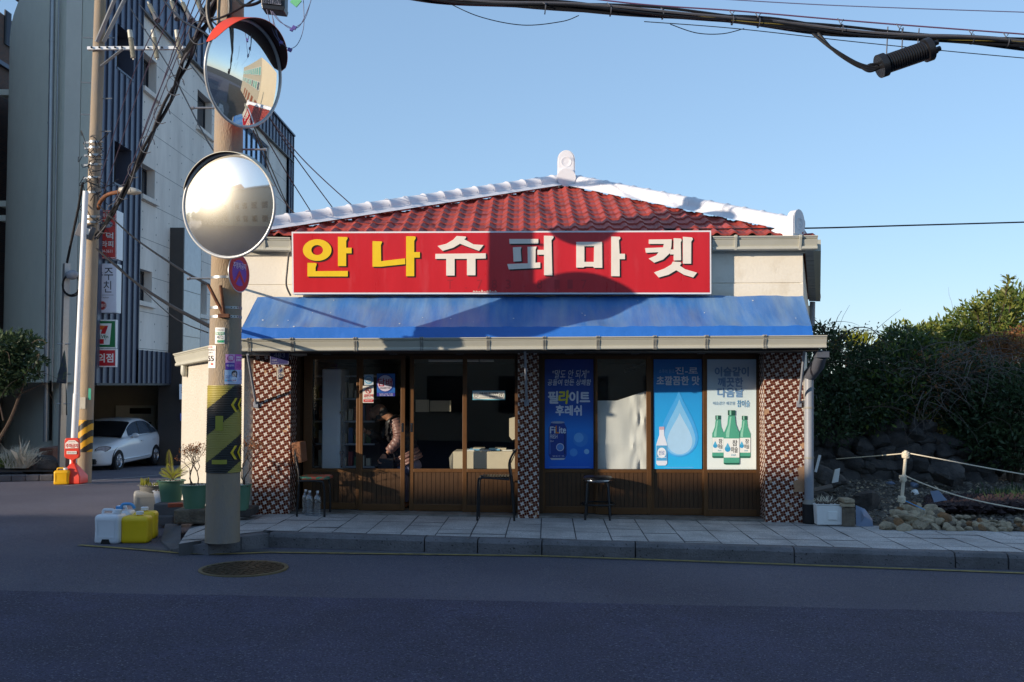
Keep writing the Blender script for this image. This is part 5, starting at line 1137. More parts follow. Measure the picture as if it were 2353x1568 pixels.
# ------------------------------------------------------------------ parked car under the carport
def car():
    t = thing('parked_car', 'white saloon car parked nose out in the carport of the concrete building', 'car', (-12.35, 31.0, 0))
    zg = zroad(-11.9, 30.5); rot = Matrix.Rotation(R(-2.5), 4, 'Z'); fr = Vector((-12.5, 28.55, zg))
    T = Matrix.Translation(fr) @ rot       # local: y 0 nose .. 4.6 tail, x right in picture
    def tr(mb): mb.v = [tuple(T @ Vector(q)) for q in mb.v]; return mb
    # stations: y, z_low, z_shoulder, half width low, half width mid, half width top
    S = [(0.0, .30, .62, .50, .56, .42), (.10, .22, .70, .66, .72, .56), (.32, .19, .77, .78, .82, .66), (.75, .18, .84, .85, .88, .72), (1.25, .18, .92, .87, .905, .78), (1.75, .19, .97, .87, .905, .80), (2.6, .20, .97, .87, .905, .80), (3.4, .21, .99, .87, .90, .79), (3.95, .24, 1.02, .85, .88, .76), (4.35, .30, 1.03, .78, .82, .70), (4.55, .36, .98, .70, .74, .60), (4.62, .45, .88, .58, .62, .50)]
    def cr(arr, n):
        out = []
        for i in range(len(arr) - 1):
            p0, p1, p2_, p3 = [np.array(arr[max(0, min(len(arr) - 1, i + k))]) for k in (-1, 0, 1, 2)]
            for j in range(n): u = j / n; out.append(.5 * (2 * p1 + (p2_ - p0) * u + (2 * p0 - 5 * p1 + 4 * p2_ - p3) * u * u + (3 * p1 - p0 - 3 * p2_ + p3) * u ** 3))
        out.append(np.array(arr[-1])); return out
    SS = cr(S, 5); prof = lambda s: [(0, s[1]), (s[3] * .8, s[1]), (s[3], s[1] + .05), (s[4] * .99, s[1] + (s[2] - s[1]) * .35), (s[4], s[1] + (s[2] - s[1]) * .62), (s[4] * .985, s[1] + (s[2] - s[1]) * .82), (s[5] * 1.06, s[2] - .02), (s[5] * .92, s[2] + .015), (s[5] * .5, s[2] + .045), (0, s[2] + .055)]
    mb = MB(); vs = []; 
    for s in SS:
        h = cr(prof(s), 3); h2 = [np.array((-x, z)) for x, z in reversed(h)][1:-1]; vs += [(x, s[0], z) for x, z in h] + [(x, s[0], z) for x, z in h2]
    m_ = len(vs) // len(SS); fs = [(i * m_ + j, (i + 1) * m_ + j, (i + 1) * m_ + (j + 1) % m_, i * m_ + (j + 1) % m_) for i in range(len(SS) - 1) for j in range(m_)]
    mb.add(vs, fs, None, True); mb.add(vs[:m_], [tuple(range(m_))], None, True); mb.add(vs[-m_:], [tuple(reversed(range(m_)))], None, True); body = tr(mb).build('body', 'car_white', t, sharp=50)
    # greenhouse: roof profile along y, tumblehome across
    G = [(1.28, .98, .80), (1.55, 1.13, .76), (1.85, 1.28, .70), (2.15, 1.39, .65), (2.5, 1.455, .62), (2.9, 1.475, .61), (3.25, 1.45, .60), (3.6, 1.36, .60), (3.9, 1.22, .64), (4.15, 1.08, .70), (4.22, 1.03, .72)]
    GG = cr(G, 5); roofv = MB(); glassf = MB(); sideL = {}
    def wz(s, q): zb = .955; return zb + (s[1] - zb) * q
    def ww(s, q): return .80 + (s[2] - .80) * q
    rows_ = []
    for s in GG:
        a = [(ww(s, q), wz(s, q)) for q in (0, .1, .3, .5, .7, .88, .96)] + [(s[2] * .92, s[1] + .012), (s[2] * .6, s[1] + .03), (0, s[1] + .04)]
        rows_.append([(x, s[0], z) for x, z in a] + [(-x, s[0], z) for x, z in reversed(a)][1:])
    mm = len(rows_[0]); P_ = {'w': MB(), 'windscreen': MB(), 'side': [MB(), MB(), MB()], 'rear': MB()}
    for i in range(len(rows_) - 1):
        y_ = (rows_[i][0][1] + rows_[i + 1][0][1]) / 2
        for j in range(mm - 1):
            q = [rows_[i][j], rows_[i + 1][j], rows_[i + 1][j + 1], rows_[i][j + 1]]; jj = min(j, mm - 2 - j); z_ = sum(p[2] for p in q) / 4
            if jj >= 6: k = 'windscreen' if y_ < 2.12 else ('rear' if y_ > 3.55 else 'w')
            elif jj in (1, 2, 3, 4) and 1.75 < y_ < 3.95 and z_ > .98:
                if abs(y_ - 2.62) < .05: k = 'frame'
                elif abs(y_ - 3.5) < .03: k = 'frame'
                else: k = 0 if y_ < 2.62 else (1 if y_ < 3.5 else 2)
                if y_ > 3.72 and jj == 4: k = 'w'
            else: k = 'w'
            tgt = P_['w'] if k == 'w' else (P_['w'] if k == 'frame' else (P_['side'][k] if isinstance(k, int) else P_[k])); tgt.add(q, [(0, 1, 2, 3)], 'black_trim' if k == 'frame' else None, True)
    rf = tr(P_['w']).build('roof', 'car_white', t, sharp=50, merge=True); tr(P_['windscreen']).build('windscreen', 'car_glass', t, merge=True); tr(P_['rear']).build('rear_window', 'car_glass', t, merge=True)
    for m__ in P_['side']:
        if m__.f: tr(m__).build('side_window', 'car_side_glass', t, merge=True)
    for y_ in (.92, 3.62):
        for sx in (1, -1):
            c = Vector((sx * .80, y_, .315)); mb = MB(); mb.lathe([(.20, .112), (.29, .112), (.315, .09), (.315, -.10), (.2, -.10)], c, (sx, 0, 0), 28); w = tr(mb).build('wheel', 'tyre', t)
            mb = MB(); mb.lathe([(.205, .108), (.185, .09), (.19, .04)], c, (sx, 0, 0), 28); mb.lathe([(.05, .10), (.001, .105)], c, (sx, 0, 0), 12)
            for k in range(5):
                a = 2 * math.pi * k / 5 + .3; d = Vector((0, math.cos(a), math.sin(a))); pn = Vector((0, -math.sin(a), math.cos(a))); X = Vector((sx, 0, 0)); mb.hexa([c + d * .03 - pn * .035 + X * .07, c + d * .19 - pn * .028 + X * .07, c + d * .19 + pn * .028 + X * .07, c + d * .03 + pn * .035 + X * .07, c + d * .03 - pn * .035 + X * .10, c + d * .19 - pn * .028 + X * .10, c + d * .19 + pn * .028 + X * .10, c + d * .03 + pn * .035 + X * .10])
            tr(mb).build('rim', 'alloy', w)
            mb = MB(); mb.lathe([(.2, .02), (.37, .085), (.375, .02)], c + Vector((0, 0, .03)), (sx, 0, 0), 28); tr(mb).build('wheel_arch', 'black_trim', t)
    for sx in (1, -1):
        mb = MB(); v = []
        for i in range(12):
            a = 2 * math.pi * i / 12; u, w = math.cos(a) * .27, math.sin(a) * .085 * (1 - .35 * math.cos(a)); yy = .22 + (u + .27) * .75; xx = .52 + (u + .27) * .58
            v.append(Vector((sx * (xx + .02), yy * .62 + .02 - .06, .66 + w + u * .14)))
        mb.prism(v if sx > 0 else list(reversed(v)), Vector((sx * .05, -.05, .02))); tr(mb).build('headlight', 'lens_clear', t)
        cv = sum(v, Vector()) / 12; vo = [cv + (q - cv) * 1.16 + Vector((0, .012, 0)) for q in v]; mb = MB(); mb.prism(vo if sx > 0 else list(reversed(vo)), Vector((sx * .045, -.045, .018))); tr(mb).build('headlight_surround', 'black_trim', t)
        mb = MB(); mb.lathe([(.075, -.03), (.075, .03), (.06, .035), (.001, .02)], (sx * .56, .06, .36), (sx * .25, -1, 0), 16); tr(mb).build('fog_lamp', 'alloy', t)
        mb = MB(); mb.ball((sx * .97, 1.86, 1.0), (.12, .08, .075), 12, 8); mb.tube([(sx * .86, 1.9, .96), (sx * .95, 1.88, .98)], .03, 6, 'black_trim'); tr(mb).build('wing_mirror', 'car_white', t)
        mb = MB(); mb.box((sx * .66, 4.45, .78), (sx * .80, 4.58, .98)); tr(mb).build('tail_light', 'lens_red', t, bevel=.02)
        for y_ in (2.52, 3.42): mb = MB(); mb.box((sx * .9, y_ - .09, .80), (sx * .93, y_ + .09, .83)); tr(mb).build('door_handle', 'car_white', t, bevel=.008)
        mb = MB(); mb.tube([(sx * .905, 1.25, .33), (sx * .915, 2.3, .33), (sx * .905, 3.2, .35)], .02, 6); tr(mb).build('side_moulding', 'car_white', t)
    mb = MB(); mb.box((-.62, -.03, .26), (.62, .12, .42)); tr(mb).build('lower_grille', 'black_trim', t, bevel=.03)
    mb = MB(); mb.box((-.34, .0, .58), (.34, .12, .64)); tr(mb).build('upper_grille', 'black_trim', t, bevel=.02)
    mb = MB(); mb.box((-.26, -.045, .44), (.26, -.03, .55)); tr(mb).build('number_plate', 'board_white', t)
car()
# ------------------------------------------------------------------ window posters (flat prints on the panes)
def poster(name, label, x0, y0, x1, y1, n, basemat, fn):
    A = Art(FO + FN * n, -FN); t = thing(name, label, 'poster', tuple(A.at((x0 + x1) / 2, y1)))
    mb = MB(); q = [A.at(x, y, 0) for x, y in ((x0, y1), (x1, y1), (x1, y0), (x0, y0))]; mb.prism(q, FN * .003, basemat); A.rect(mb, x0, y0, x1, y1, basemat, .001); mb.build('sheet', basemat, t)
    mb = MB(); fn(A, mb); mb.build('print', paint('e8eef6'), t); return t
wh, nv = paint('dfe6f2'), paint('1a2a66')
hp = lambda y0, y1: (fz(y1, 0) - fz(y1, 0), fz(y0, 0) - fz(y1, 0))
gradient('poster_blue', [(0, '1f66d8'), (.35, '2f8ae8'), (.55, '2456b4'), (1, '1d3c92')], 0, 1.47)
gradient('poster_sky', [(0, '2fb2ee'), (.6, '2a9ae2'), (1, '2472c0')], 0, 1.47)
gradient('poster_pale', [(0, 'e6f0ec'), (.55, 'cfe4ea'), (1, 'b6d0e4')], 0, 1.47)
gradient('can_blue', [(0, '28509c'), (1, '2a3f88')], 0, 1.47)
def beer(A, mb):
    yl = paint('e3d83a'); A.text(mb, '"말도 안 되게"', 1268, 850, 1352, 870, wh, .006, .0, .12); A.text(mb, '공들여 만든 상쾌함', 1258, 872, 1357, 886, wh, .006, .02, .12)
    A.text(mb, '필', 1260, 900, 1282, 927, wh, .006, .05); A.text(mb, '라', 1283, 898, 1307, 928, yl, .006, .05, .1); A.text(mb, '이트', 1309, 900, 1355, 927, wh, .006, .05); A.text(mb, '후레쉬', 1277, 932, 1336, 955, wh, .006, .05)
    x0, x1 = 1261, 1302; mb2 = paint('24439a'); A.poly(mb, [(x0, 1046), (x0 + 4, 1054), (x1 - 4, 1054), (x1, 1046), (x1, 984), (x1 - 6, 972), (x0 + 6, 972), (x0, 984)], mb2, .005); A.ell(mb, (x0 + x1) / 2, 971, 16, 2.6, paint('a9b6cc'), .006); A.poly(mb, [(x0 + 3, 1053), (x1 - 3, 1053), (x1 - 6, 1057), (x0 + 6, 1057)], paint('c2cad6'), .006)
    A.rect(mb, x0 + 1.5, 986, x0 + 4, 1044, paint('4c76cc'), .0055); A.rect(mb, x1 - 6, 986, x1 - 3, 1044, paint('16306e'), .0055)
    A.text(mb, 'Fi', 1264, 981, 1276, 996, wh, .008, .04); A.text(mb, 'L', 1277, 979, 1284, 996, paint('e58f2c'), .008, .04); A.text(mb, 'ite', 1285, 981, 1300, 996, wh, .008, .04); A.text(mb, 'FRESH', 1264, 999, 1281, 1008, wh, .008, -.01)
    A.ell(mb, 1334, 1010, 17, 17, paint('3f8fe6'), .0045); A.ell(mb, 1330, 1006, 11, 11, paint('6ab0f2'), .005); A.ell(mb, 1318, 1040, 9, 9, paint('4f9aea'), .0045); A.ell(mb, 1348, 1038, 6, 6, paint('8cc4f4'), .0045)
    A.text(mb, '355ml', 1264, 1012, 1272, 1016, wh, .008, 0); A.ell(mb, 1287, 1028, 9, 9, paint('dfe6f2'), .007); A.ell(mb, 1287, 1028, 7.6, 7.6, paint('5f8fd8'), .008); A.text(mb, '발포주 캔', 1270, 1047, 1296, 1050, wh, .008, 0)
    A.rect(mb, 1262, 1073, 1354, 1073.8, paint('7aa8e4'), .005)
poster('beer_poster', 'dark blue beer poster with a blue can, nearest the central tiled pillar', 1252, 826, 1363.5, 1077, -.012, 'poster_blue', beer)
def frog(A, mb):
    pl = paint('8fc3ee'); A.text(mb, '소주의 원조', 1514, 849, 1550, 858, pl, .006, 0); A.text(mb, '진-로', 1552, 844, 1603, 860, wh, .006, .03); A.text(mb, '초깔끔한 맛', 1509, 865, 1607, 885, wh, .006, .045)
    # a plain water drop stands where the picture has its cartoon figure
    def drop(cx, cy, r_, h, m_, l): A.poly(mb, [(cx + r_ * math.cos(t), cy - r_ * math.sin(t)) if math.sin(t) < .35 else (cx + r_ * math.cos(t) * (1 - ((math.sin(t) - .35) / .65) ** 1.5 * .9), cy - r_ * .35 - (h - r_ * .35) * ((math.sin(t) - .35) / .65)) for t in [2 * math.pi * i / 48 for i in range(48)]], m_, l)
    drop(1560, 1006, 44, 108, paint('45a6ea'), .004); drop(1561, 1010, 37, 92, paint('7cc0f0'), .0045); drop(1562, 1015, 29, 66, paint('a9d2f2'), .005)
    bw = paint('dbe4f2'); A.poly(mb, [(1508, 1066), (1512, 1070), (1529, 1070), (1533, 1066), (1533, 1022), (1530, 1012), (1526, 1000), (1526, 984), (1515, 984), (1515, 1000), (1511, 1012), (1508, 1022)], bw, .007); A.rect(mb, 1514.5, 981, 1526.5, 988, paint('c9a9b8'), .008)
    A.rect(mb, 1508.5, 1024, 1532.5, 1059, paint('4fa3d6'), .008); A.ell(mb, 1520.5, 1041, 10, 12, paint('e4ecf4'), .009); A.text(mb, '진로', 1514, 1036, 1527, 1046, paint('7a8ec0'), .011, .02); A.rect(mb, 1510, 1051, 1531, 1052, bw, .010)
    A.rect(mb, 1526, 1074, 1594, 1074.7, pl, .005)
poster('soju_poster', 'sky blue poster with a white bottle, between the paper sheet and the pale poster', 1502, 826, 1613, 1078, -.012, 'poster_sky', frog)
def soju(A, mb):
    b = paint('6b93c0'); A.text(mb, '이슬같이', 1643, 844, 1720, 865, b, .006, .05); A.text(mb, '깨끗한', 1650, 868, 1707, 889, b, .006, .05); A.text(mb, '다음날', 1649, 892, 1708, 913, b, .006, .05)
    A.text(mb, '이슬같은 깨끗함', 1638, 923, 1689, 931, paint('8fb4d2'), .006, -.01); A.text(mb, '참이슬', 1694, 920, 1723, 936, paint('3c8fc4'), .006, .01)
    gr, gl, gd = paint('4fa58c'), paint('8fd0ba'), paint('22564a')
    def bottle(cx, top, bot, w, z_):
        h = bot - top; hw = w / 2; nk = w * .21
        A.poly(mb, [(cx - hw, bot - 3), (cx - hw + 3, bot), (cx + hw - 3, bot), (cx + hw, bot - 3), (cx + hw, top + h * .42), (cx + hw * .8, top + h * .36), (cx + nk * 1.25, top + h * .26), (cx + nk, top + h * .10), (cx - nk, top + h * .10), (cx - nk * 1.25, top + h * .26), (cx - hw * .8, top + h * .36), (cx - hw, top + h * .42)], gr, z_)
        A.rect(mb, cx - nk * 1.1, top, cx + nk * 1.1, top + h * .095, gd, z_ + .001); A.rect(mb, cx - nk * .6, top + .5, cx - nk * .1, top + h * .09, gl, z_ + .002)
        A.poly(mb, [(cx - nk * .5, top + h * .12), (cx - nk * .9, top + h * .28), (cx - hw * .7, top + h * .42), (cx - hw * .7, top + h * .5), (cx - hw * .3, top + h * .5), (cx - hw * .25, top + h * .40), (cx, top + h * .12)], gl, z_ + .001); A.rect(mb, cx - hw + .6, bot - 4, cx + hw - .6, bot - 1, gd, z_ + .0015)
        A.rect(mb, cx - hw + .3, top + h * .52, cx + hw - .3, top + h * .87, paint('e9efee'), z_ + .002)
        k = paint('26282c'); s_ = w / 36; A.text(mb, '참', cx + 2 * s_, top + h * .55, cx + 13 * s_, top + h * .655, k, z_ + .004, .02); A.text(mb, '이슬', cx - 1 * s_, top + h * .67, cx + 14 * s_, top + h * .78, k, z_ + .004, .02); A.text(mb, 'fresh', cx - 1 * s_, top + h * .80, cx + 9 * s_, top + h * .84, paint('6fb0c8'), z_ + .004, 0, .2)
        A.ell(mb, cx - 9 * s_, top + h * .71, 6.4 * s_, 7 * s_, paint('3aa0d2'), z_ + .004, 16); A.poly(mb, [(cx - 14.5 * s_, top + h * .69), (cx - 3.5 * s_, top + h * .69), (cx - 9 * s_, top + h * .60)], paint('58b4dc'), z_ + .0045)
    bottle(1650, 955, 1053, 27, .006); bottle(1711, 956, 1053, 27, .006); bottle(1681, 943, 1068, 36.5, .012)
poster('soju_poster', 'pale white poster with three green bottles beside the right tiled pillar', 1625, 826, 1737.5, 1079, -.056, 'poster_pale', soju)
def dam(A, mb):
    A.ell(mb, 885, 881, 19.5, 20.5, paint('2c3a98'), .005, 36); A.ell(mb, 885, 881, 17.5, 18.5, paint('c6c3d6'), .006, 36); A.text(mb, '담배', 869, 870, 901, 888, paint('b23a52'), .008, .03); A.text(mb, 'CIGARETTES', 873, 890, 897, 894, paint('2a2c3a'), .008, .0)
    A.rect(mb, 866, 903, 907.5, 910.5, paint('312f92'), .005); A.text(mb, '담배소매인 지정', 872, 904.5, 902, 907, wh, .007, 0); A.text(mb, '판매 문의', 872, 908, 902, 910, wh, .007, 0)
gradient('poster_cig', [(0, '2c62b0'), (1, '2f70c0')], 0, .5)
poster('tobacco_notice', 'blue tobacco notice with white disc and red Korean letters on the door pane', 866, 859, 907.5, 911, -.055, 'poster_cig', dam)
def nosm(A, mb):
    rd = paint('c8332e'); A.ring(mb, 846, 898, 6.6, 6.6, 5.2, 5.2, rd, .006); A.rect(mb, 841, 897.5, 850, 899, paint('22242a'), .0055); A.poly(mb, [(842, 893.2), (843, 892.4), (850, 902.4), (849, 903.2)], rd, .007)
    A.text(mb, '금연구역', 836, 906, 857, 913, rd, .007, .04); A.text(mb, 'No Smoking', 837, 914.5, 856, 917, paint('30323a'), .007, 0); A.rect(mb, 835, 918, 857.5, 924, rd, .006); A.text(mb, '과태료 부과', 838, 919.5, 855, 922.5, wh, .008, 0)
poster('no_smoking_notice', 'white and red no smoking notice low on the door pane', 833.5, 887, 858.5, 926, -.055, paint('dcdad4'), nosm)
def disc_(A, mb): A.ell(mb, 847, 873, 9.5, 9.5, paint('5fa6cf'), .005, 30); A.ell(mb, 847, 873, 7.2, 7.2, paint('bcd2e2'), .006, 30); A.text(mb, '신용카드', 840.5, 870, 853.5, 874.5, paint('3b4a66'), .008, .02); A.text(mb, 'LOAD', 843, 877, 851, 879, paint('5a6c8c'), .008, 0)
poster('card_notice', 'small pale notice with blue ring above the no smoking notice', 837, 861, 858, 885.5, -.055, paint('b9cbdc'), disc_)
def teen(A, mb):
    k = paint('2a2c30'); A.rect(mb, 1087, 900, 1159, 917.5, paint('d9dcd6'), .005); A.ring(mb, 1094, 908.5, 5, 5, 4.3, 4.3, k, .007); A.rect(mb, 1091, 907.5, 1097, 909, k, .007); A.ring(mb, 1152, 909.5, 5, 5, 4.3, 4.3, k, .007); A.rect(mb, 1151.3, 906.5, 1152.7, 911, k, .007)
    A.text(mb, '19세 미만 청소년에게', 1102, 901.5, 1144, 906.5, k, .007, .03); A.text(mb, '판매금지', 1124, 909.5, 1143, 914, k, .007, .03); A.rect(mb, 1101, 913, 1121, 913.6, k, .007)
poster('age_notice', 'narrow white notice with blue edge across the pane beside the central pillar', 1085.5, 898, 1160.5, 919.5, -.055, paint('5fb4cc'), teen)
# house number plate and emblem plate hanging under the canopy
A = Art(FP(641, 822, -.55), -FN); t = thing('house_number_plate', 'dark blue house number plate reading 483 under the canopy at the left pillar', 'number plate', tuple(A.at(641, 838)))
mb = MB(); q = [A.at(x, y, 0) for x, y in ((621, 838), (663, 838), (664, 807), (620, 807))]; mb.prism(q, FN * .012, paint('2b2c68')); mb.build('plate', paint('2b2c68'), t)
mb = MB(); lt = paint('a7acc6'); A.text(mb, '483', 629, 811, 655, 822, lt, .006, .02); A.text(mb, '신창로', 624, 826, 636, 830, lt, .006, .0); A.text(mb, 'Sinchang-ro', 624, 832, 640, 834.5, lt, .006, 0)
for (a, b, c, d) in ((621, 807.6, 662.5, 808.2), (621, 837, 662.5, 837.6), (621, 807.6, 621.6, 837.6), (662, 807.6, 662.6, 837.6)): A.rect(mb, a, b, c, d, lt, .004)
mb.build('lettering', lt, t)
mb = MB(); mb.tube([A.at(640, 838), A.at(643, 846)], .01, 6); mb.build('hook', 'galvanised', t)
t = thing('emblem_plate', 'small rounded emblem plate with white stripes hanging below the house number', 'plate', tuple(A.at(644, 872)))
mb = MB(); q = [A.at(x, y, .0) for x, y in ((636, 845), (652, 845), (652, 866), (649, 871), (644, 873), (639, 871), (636, 866))]; mb.prism(list(reversed(q)), FN * -.006, 'plastic_grey'); mb.build('plate', 'plastic_grey', t)
mb = MB(); bl = paint('3b4476')
for k in range(4): A.poly(mb, [(639, 858 - k * 2.6), (649, 851 - k * 2.6), (649, 852.6 - k * 2.6), (639, 859.6 - k * 2.6)], bl, .018)
A.ring(mb, 644, 865, 5, 5, 3.4, 3.4, bl, .018); mb.build('emblem', bl, t)
# ------------------------------------------------------------------ seats and bottles in front of the shop
def chair_red():
    c = PG(722, 1174); t = thing('red_seat_chair', 'old metal chair with red and green vinyl seat beside the left tiled pillar', 'chair', tuple(c))
    n0 = -.62; zs_ = FP(722, 1100, n0).z; u0, u1 = fu(684, n0), fu(756, n0); mb = MB(); k = 20
    top = [FW((u0 + u1) / 2 + (u1 - u0) / 2 * math.copysign(abs(math.cos(a)) ** .5, math.cos(a)), -.42 + .19 * math.copysign(abs(math.sin(a)) ** .5, math.sin(a)), zs_) for a in [2 * math.pi * i / 40 for i in range(40)]]
    mb.prism([p - Vector((0, 0, .02)) for p in top], (0, 0, .04)); mb.build('seat', 'vinyl_red', t, bevel=.015)
    mb = MB(); 
    for n_ in (-.60, -.26): mb.tube(spline([FW(u0 - .0, n_, zs_ - .035), FW(u1 - .14, n_, zs_ - .035), FW(u1 - .06, n_, zs_ - .10), FW(u1 - .05, n_, zpav(u1) + .0)], 5), .014, 8)
    mb.build('leg', 'steel_black', t)
    for n_ in (-.60, -.26):
        mb = MB(); mb.tube(spline([FW(fu(685, n_), n_, zpav(u0)), FW(fu(689, n_), n_, zs_), FW(fu(682, n_), n_ + .02, fz(1062, n_)), FW(fu(675, n_), n_ + .04, fz(1020, n_))], 5), .014, 8); mb.build('leg', 'steel_black', t)
    mb = MB(); q = [FP(x, y, -.58) for x, y in ((669, 1018), (690, 1016), (694, 1063), (674, 1066))]; mb.prism(q, FN * .30); mb.build('backrest', 'wood_tan', t, bevel=.012)
chair_red()
def bottle_obj():
    t = thing('water_bottle', 'clear plastic water bottle standing under the red seat, nearer the door', 'bottle', (0, 0, 0)); mb = MB(); pr = [(.045, 0), (.052, .008)]
    for i in range(6): pr += [(.052, .02 + i * .028), (.048, .032 + i * .028), (.052, .044 + i * .028)]
    pr += [(.052, .21), (.045, .25), (.024, .285), (.016, .295), (.016, .31)]; mb.lathe(pr, (0, 0, 0), n=18); mb.build('body', 'bottle_plastic', t); mb = MB(); mb.lathe([(.018, .305), (.018, .328), (.001, .329)], (0, 0, 0), n=14); mb.build('cap', 'plastic_white', t); return t
bt = bottle_obj(); p = FW(fu(732, -.50), -.50, zpav(-2.5)); bt.location = p
p = FW(fu(714, -.48), -.48, zpav(-2.6)); dup(bt, p, .4, 'clear plastic water bottle standing under the red seat, nearer the tiled pillar'); 
p = FW(fu(704, -.38), -.36, zpav(-2.6)); dup(bt, p, .9, 'water bottle half hidden behind the other bottles under the red seat')
def chair_black():
    c = PG(1140, 1178); t = thing('black_chair', 'black tubular chair with perforated back standing sideways by the central pillar', 'chair', tuple(c)); zs_ = fz(1096, -.5, 1150)
    for n_ in (-.66, -.30):
        mb = MB(); mb.tube(spline([FW(fu(1099, -.5), n_, zpav(0)), FW(fu(1101, -.5), n_, zs_ - .06), FW(fu(1107, -.5), n_, zs_ - .01), FW(fu(1118, -.5), n_, zs_), FW(fu(1172, -.5), n_, zs_ - .02)], 5), .013, 8); mb.build('front_leg', 'steel_black', t)
        mb = MB(); mb.tube(spline([FW(fu(1183, -.5), n_, zpav(0)), FW(fu(1175, -.5), n_, zs_ - .02), FW(fu(1171, -.5), n_, fz(1062, -.5)), FW(fu(1184, -.5), n_, fz(1034, -.5))], 5), .013, 8); mb.build('rear_leg', 'steel_black', t)
    mb = MB(); a, b = fu(1112, -.5), fu(1172, -.5)
    for i in range(9): mb.fbox(a + (b - a) * i / 9, a + (b - a) * (i + .72) / 9, -.65, -.31, zs_ + .004, zs_ + .014)
    mb.fbox(a, b, -.65, -.60, zs_ - .006, zs_ + .002); mb.fbox(a, b, -.36, -.31, zs_ - .006, zs_ + .002); mb.build('seat', 'steel_black', t)
    mb = MB(); q0, q1 = FP(1173, 1064, -.66), FP(1186, 1034, -.66)
    for i in range(6):
        p0, p1 = q0.lerp(q1, i / 6), q0.lerp(q1, (i + .72) / 6); mb.hexa([p0, p0 + FU * .012, p0 + FU * .012 + FN * .36, p0 + FN * .36, p1, p1 + FU * .012, p1 + FU * .012 + FN * .36, p1 + FN * .36])
    mb.build('backrest', 'steel_black', t)
chair_black()
c = FW(fu(1373, -.32), -.32, zpav(1.1)); t = thing('bar_stool', 'round black padded stool standing in front of the white paper pane', 'stool', tuple(c)); zs_ = P(1373, 1100, c.y).z; rs = 33.5 / F * c.y
mb = MB(); mb.lathe([(.001, .015), (rs * .9, .012), (rs, -.005), (rs, -.05), (rs * .96, -.058), (.001, -.06)], (c.x, c.y, zs_ + .02), n=36); mb.build('seat', 'vinyl_black', t)
mb = MB(); mb.lathe([(rs * 1.01, -.03), (rs * 1.02, -.04), (rs * 1.01, -.05)], (c.x, c.y, zs_ + .02), n=36); mb.build('seat_band', 'steel_rim', t)
for i in range(4):
    a = R(38 + 90 * i); d = Vector((math.cos(a), math.sin(a), 0)); mb = MB(); mb.tube([c + d * rs * 1.18, c + d * rs * .98 + Vector((0, 0, zs_ - c.z - .06)), c + d * rs * .86 + Vector((0, 0, zs_ - c.z - .035))], .015, 8); mb.build('leg', 'steel_black', t)
mb = MB(); pts = [c + Vector((math.cos(a) * rs * 1.12, math.sin(a) * rs * 1.12, .20)) for a in [2 * math.pi * i / 32 for i in range(33)]]; mb.tube(pts, .011, 6, caps=False); mb.build('foot_ring', 'steel_black', t)

# ------------------------------------------------------------------ jerrycans
def jerry(name, label, c, w, d, h, m_, rotz=0, notch=True, handle=True, panel=True, cap=(.28, .0), capm='plastic_white'):
    t = thing(name, label, 'jerrycan', (0, 0, 0)); mb = MB(); r_ = .035
    def ringz(z_, s): 
        pts = []
        for (cx, cy, a0) in ((w / 2 - r_, d / 2 - r_, 0), (-w / 2 + r_, d / 2 - r_, 90), (-w / 2 + r_, -d / 2 + r_, 180), (w / 2 - r_, -d / 2 + r_, 270)):
            for q in range(5): a = R(a0 + 22.5 * q); pts.append((cx * 1 + r_ * math.cos(a) - (0 if s == 0 else math.copysign(s, cx)), cy + r_ * math.sin(a) - (0 if s == 0 else math.copysign(s, cy)), z_))
        return pts
    lv = [(0, .018), (.010, .006), (.03, 0), (h * .25, .002), (h * .5, .004), (h * .78, .001), (h - .05, 0), (h - .022, .006), (h - .006, .02), (h, .04)]; vs = []
    for z_, s in lv: vs += ringz(z_, s)
    k = 20; mb.add(vs, [(i * k + j, i * k + (j + 1) % k, (i + 1) * k + (j + 1) % k, (i + 1) * k + j) for i in range(len(lv) - 1) for j in range(k)] + [tuple(reversed(range(k))), tuple(range((len(lv) - 1) * k, len(lv) * k))], None, True)
    if panel:
        for (a, b, e, f) in ((-.36, -.345, .22, .82), (.345, .36, .22, .82), (-.36, .36, .80, .82), (-.36, .36, .22, .235)): mb.box((a * w, -d / 2 - .004, e * h), (b * w, -d / 2 + .01, f * h))
    mb.build('body', m_, t, sharp=60)
    if notch: mb = MB(); mb.hexa([(-.20 * w, -d / 2 - .006, 0), (.20 * w, -d / 2 - .006, 0), (.20 * w, -d / 2 + .02, 0), (-.20 * w, -d / 2 + .02, 0), (-.14 * w, -d / 2 - .002, .055), (.14 * w, -d / 2 - .002, .055), (.14 * w, -d / 2 + .02, .055), (-.14 * w, -d / 2 + .02, .055)]); mb.build('foot_recess_shade', 'steel_black', t)  # black wedge paints the shade of the hollow at the foot
    if handle: mb = MB(); mb.tube(spline([(-.34 * w, 0, h - .02), (-.32 * w, 0, h + .032), (-.24 * w, 0, h + .045), (.05 * w, 0, h + .045), (.12 * w, 0, h + .03), (.13 * w, 0, h - .02)], 5), .016, 10); mb.build('handle', m_, t)
    mb = MB(); mb.lathe([(.036, h - .01), (.036, h + .012)], (cap[0] * w, cap[1] * d, 0), n=16, mat=m_); mb.lathe([(.044, h + .012), (.045, h + .045), (.038, h + .05), (.001, h + .05)], (cap[0] * w, cap[1] * d, 0), n=20); mb.build('cap', capm, t)
    t.location = c; t.rotation_euler.z = rotz; return t
cw_ = RG(254, 1250); s_ = cw_.y / F
jerry('jerrycan', 'white plastic jerrycan with loop handle standing at the road edge', RG(254, 1247), 58 * s_, .24, 66 * s_, 'plastic_white', -.10)
jerry('jerrycan', 'bright yellow jerrycan at the road edge, pressed against the white one', RG(314, 1246), 62 * s_, .22, 61 * s_, 'plastic_yellow', .06, False, False, False, (.10, .0))
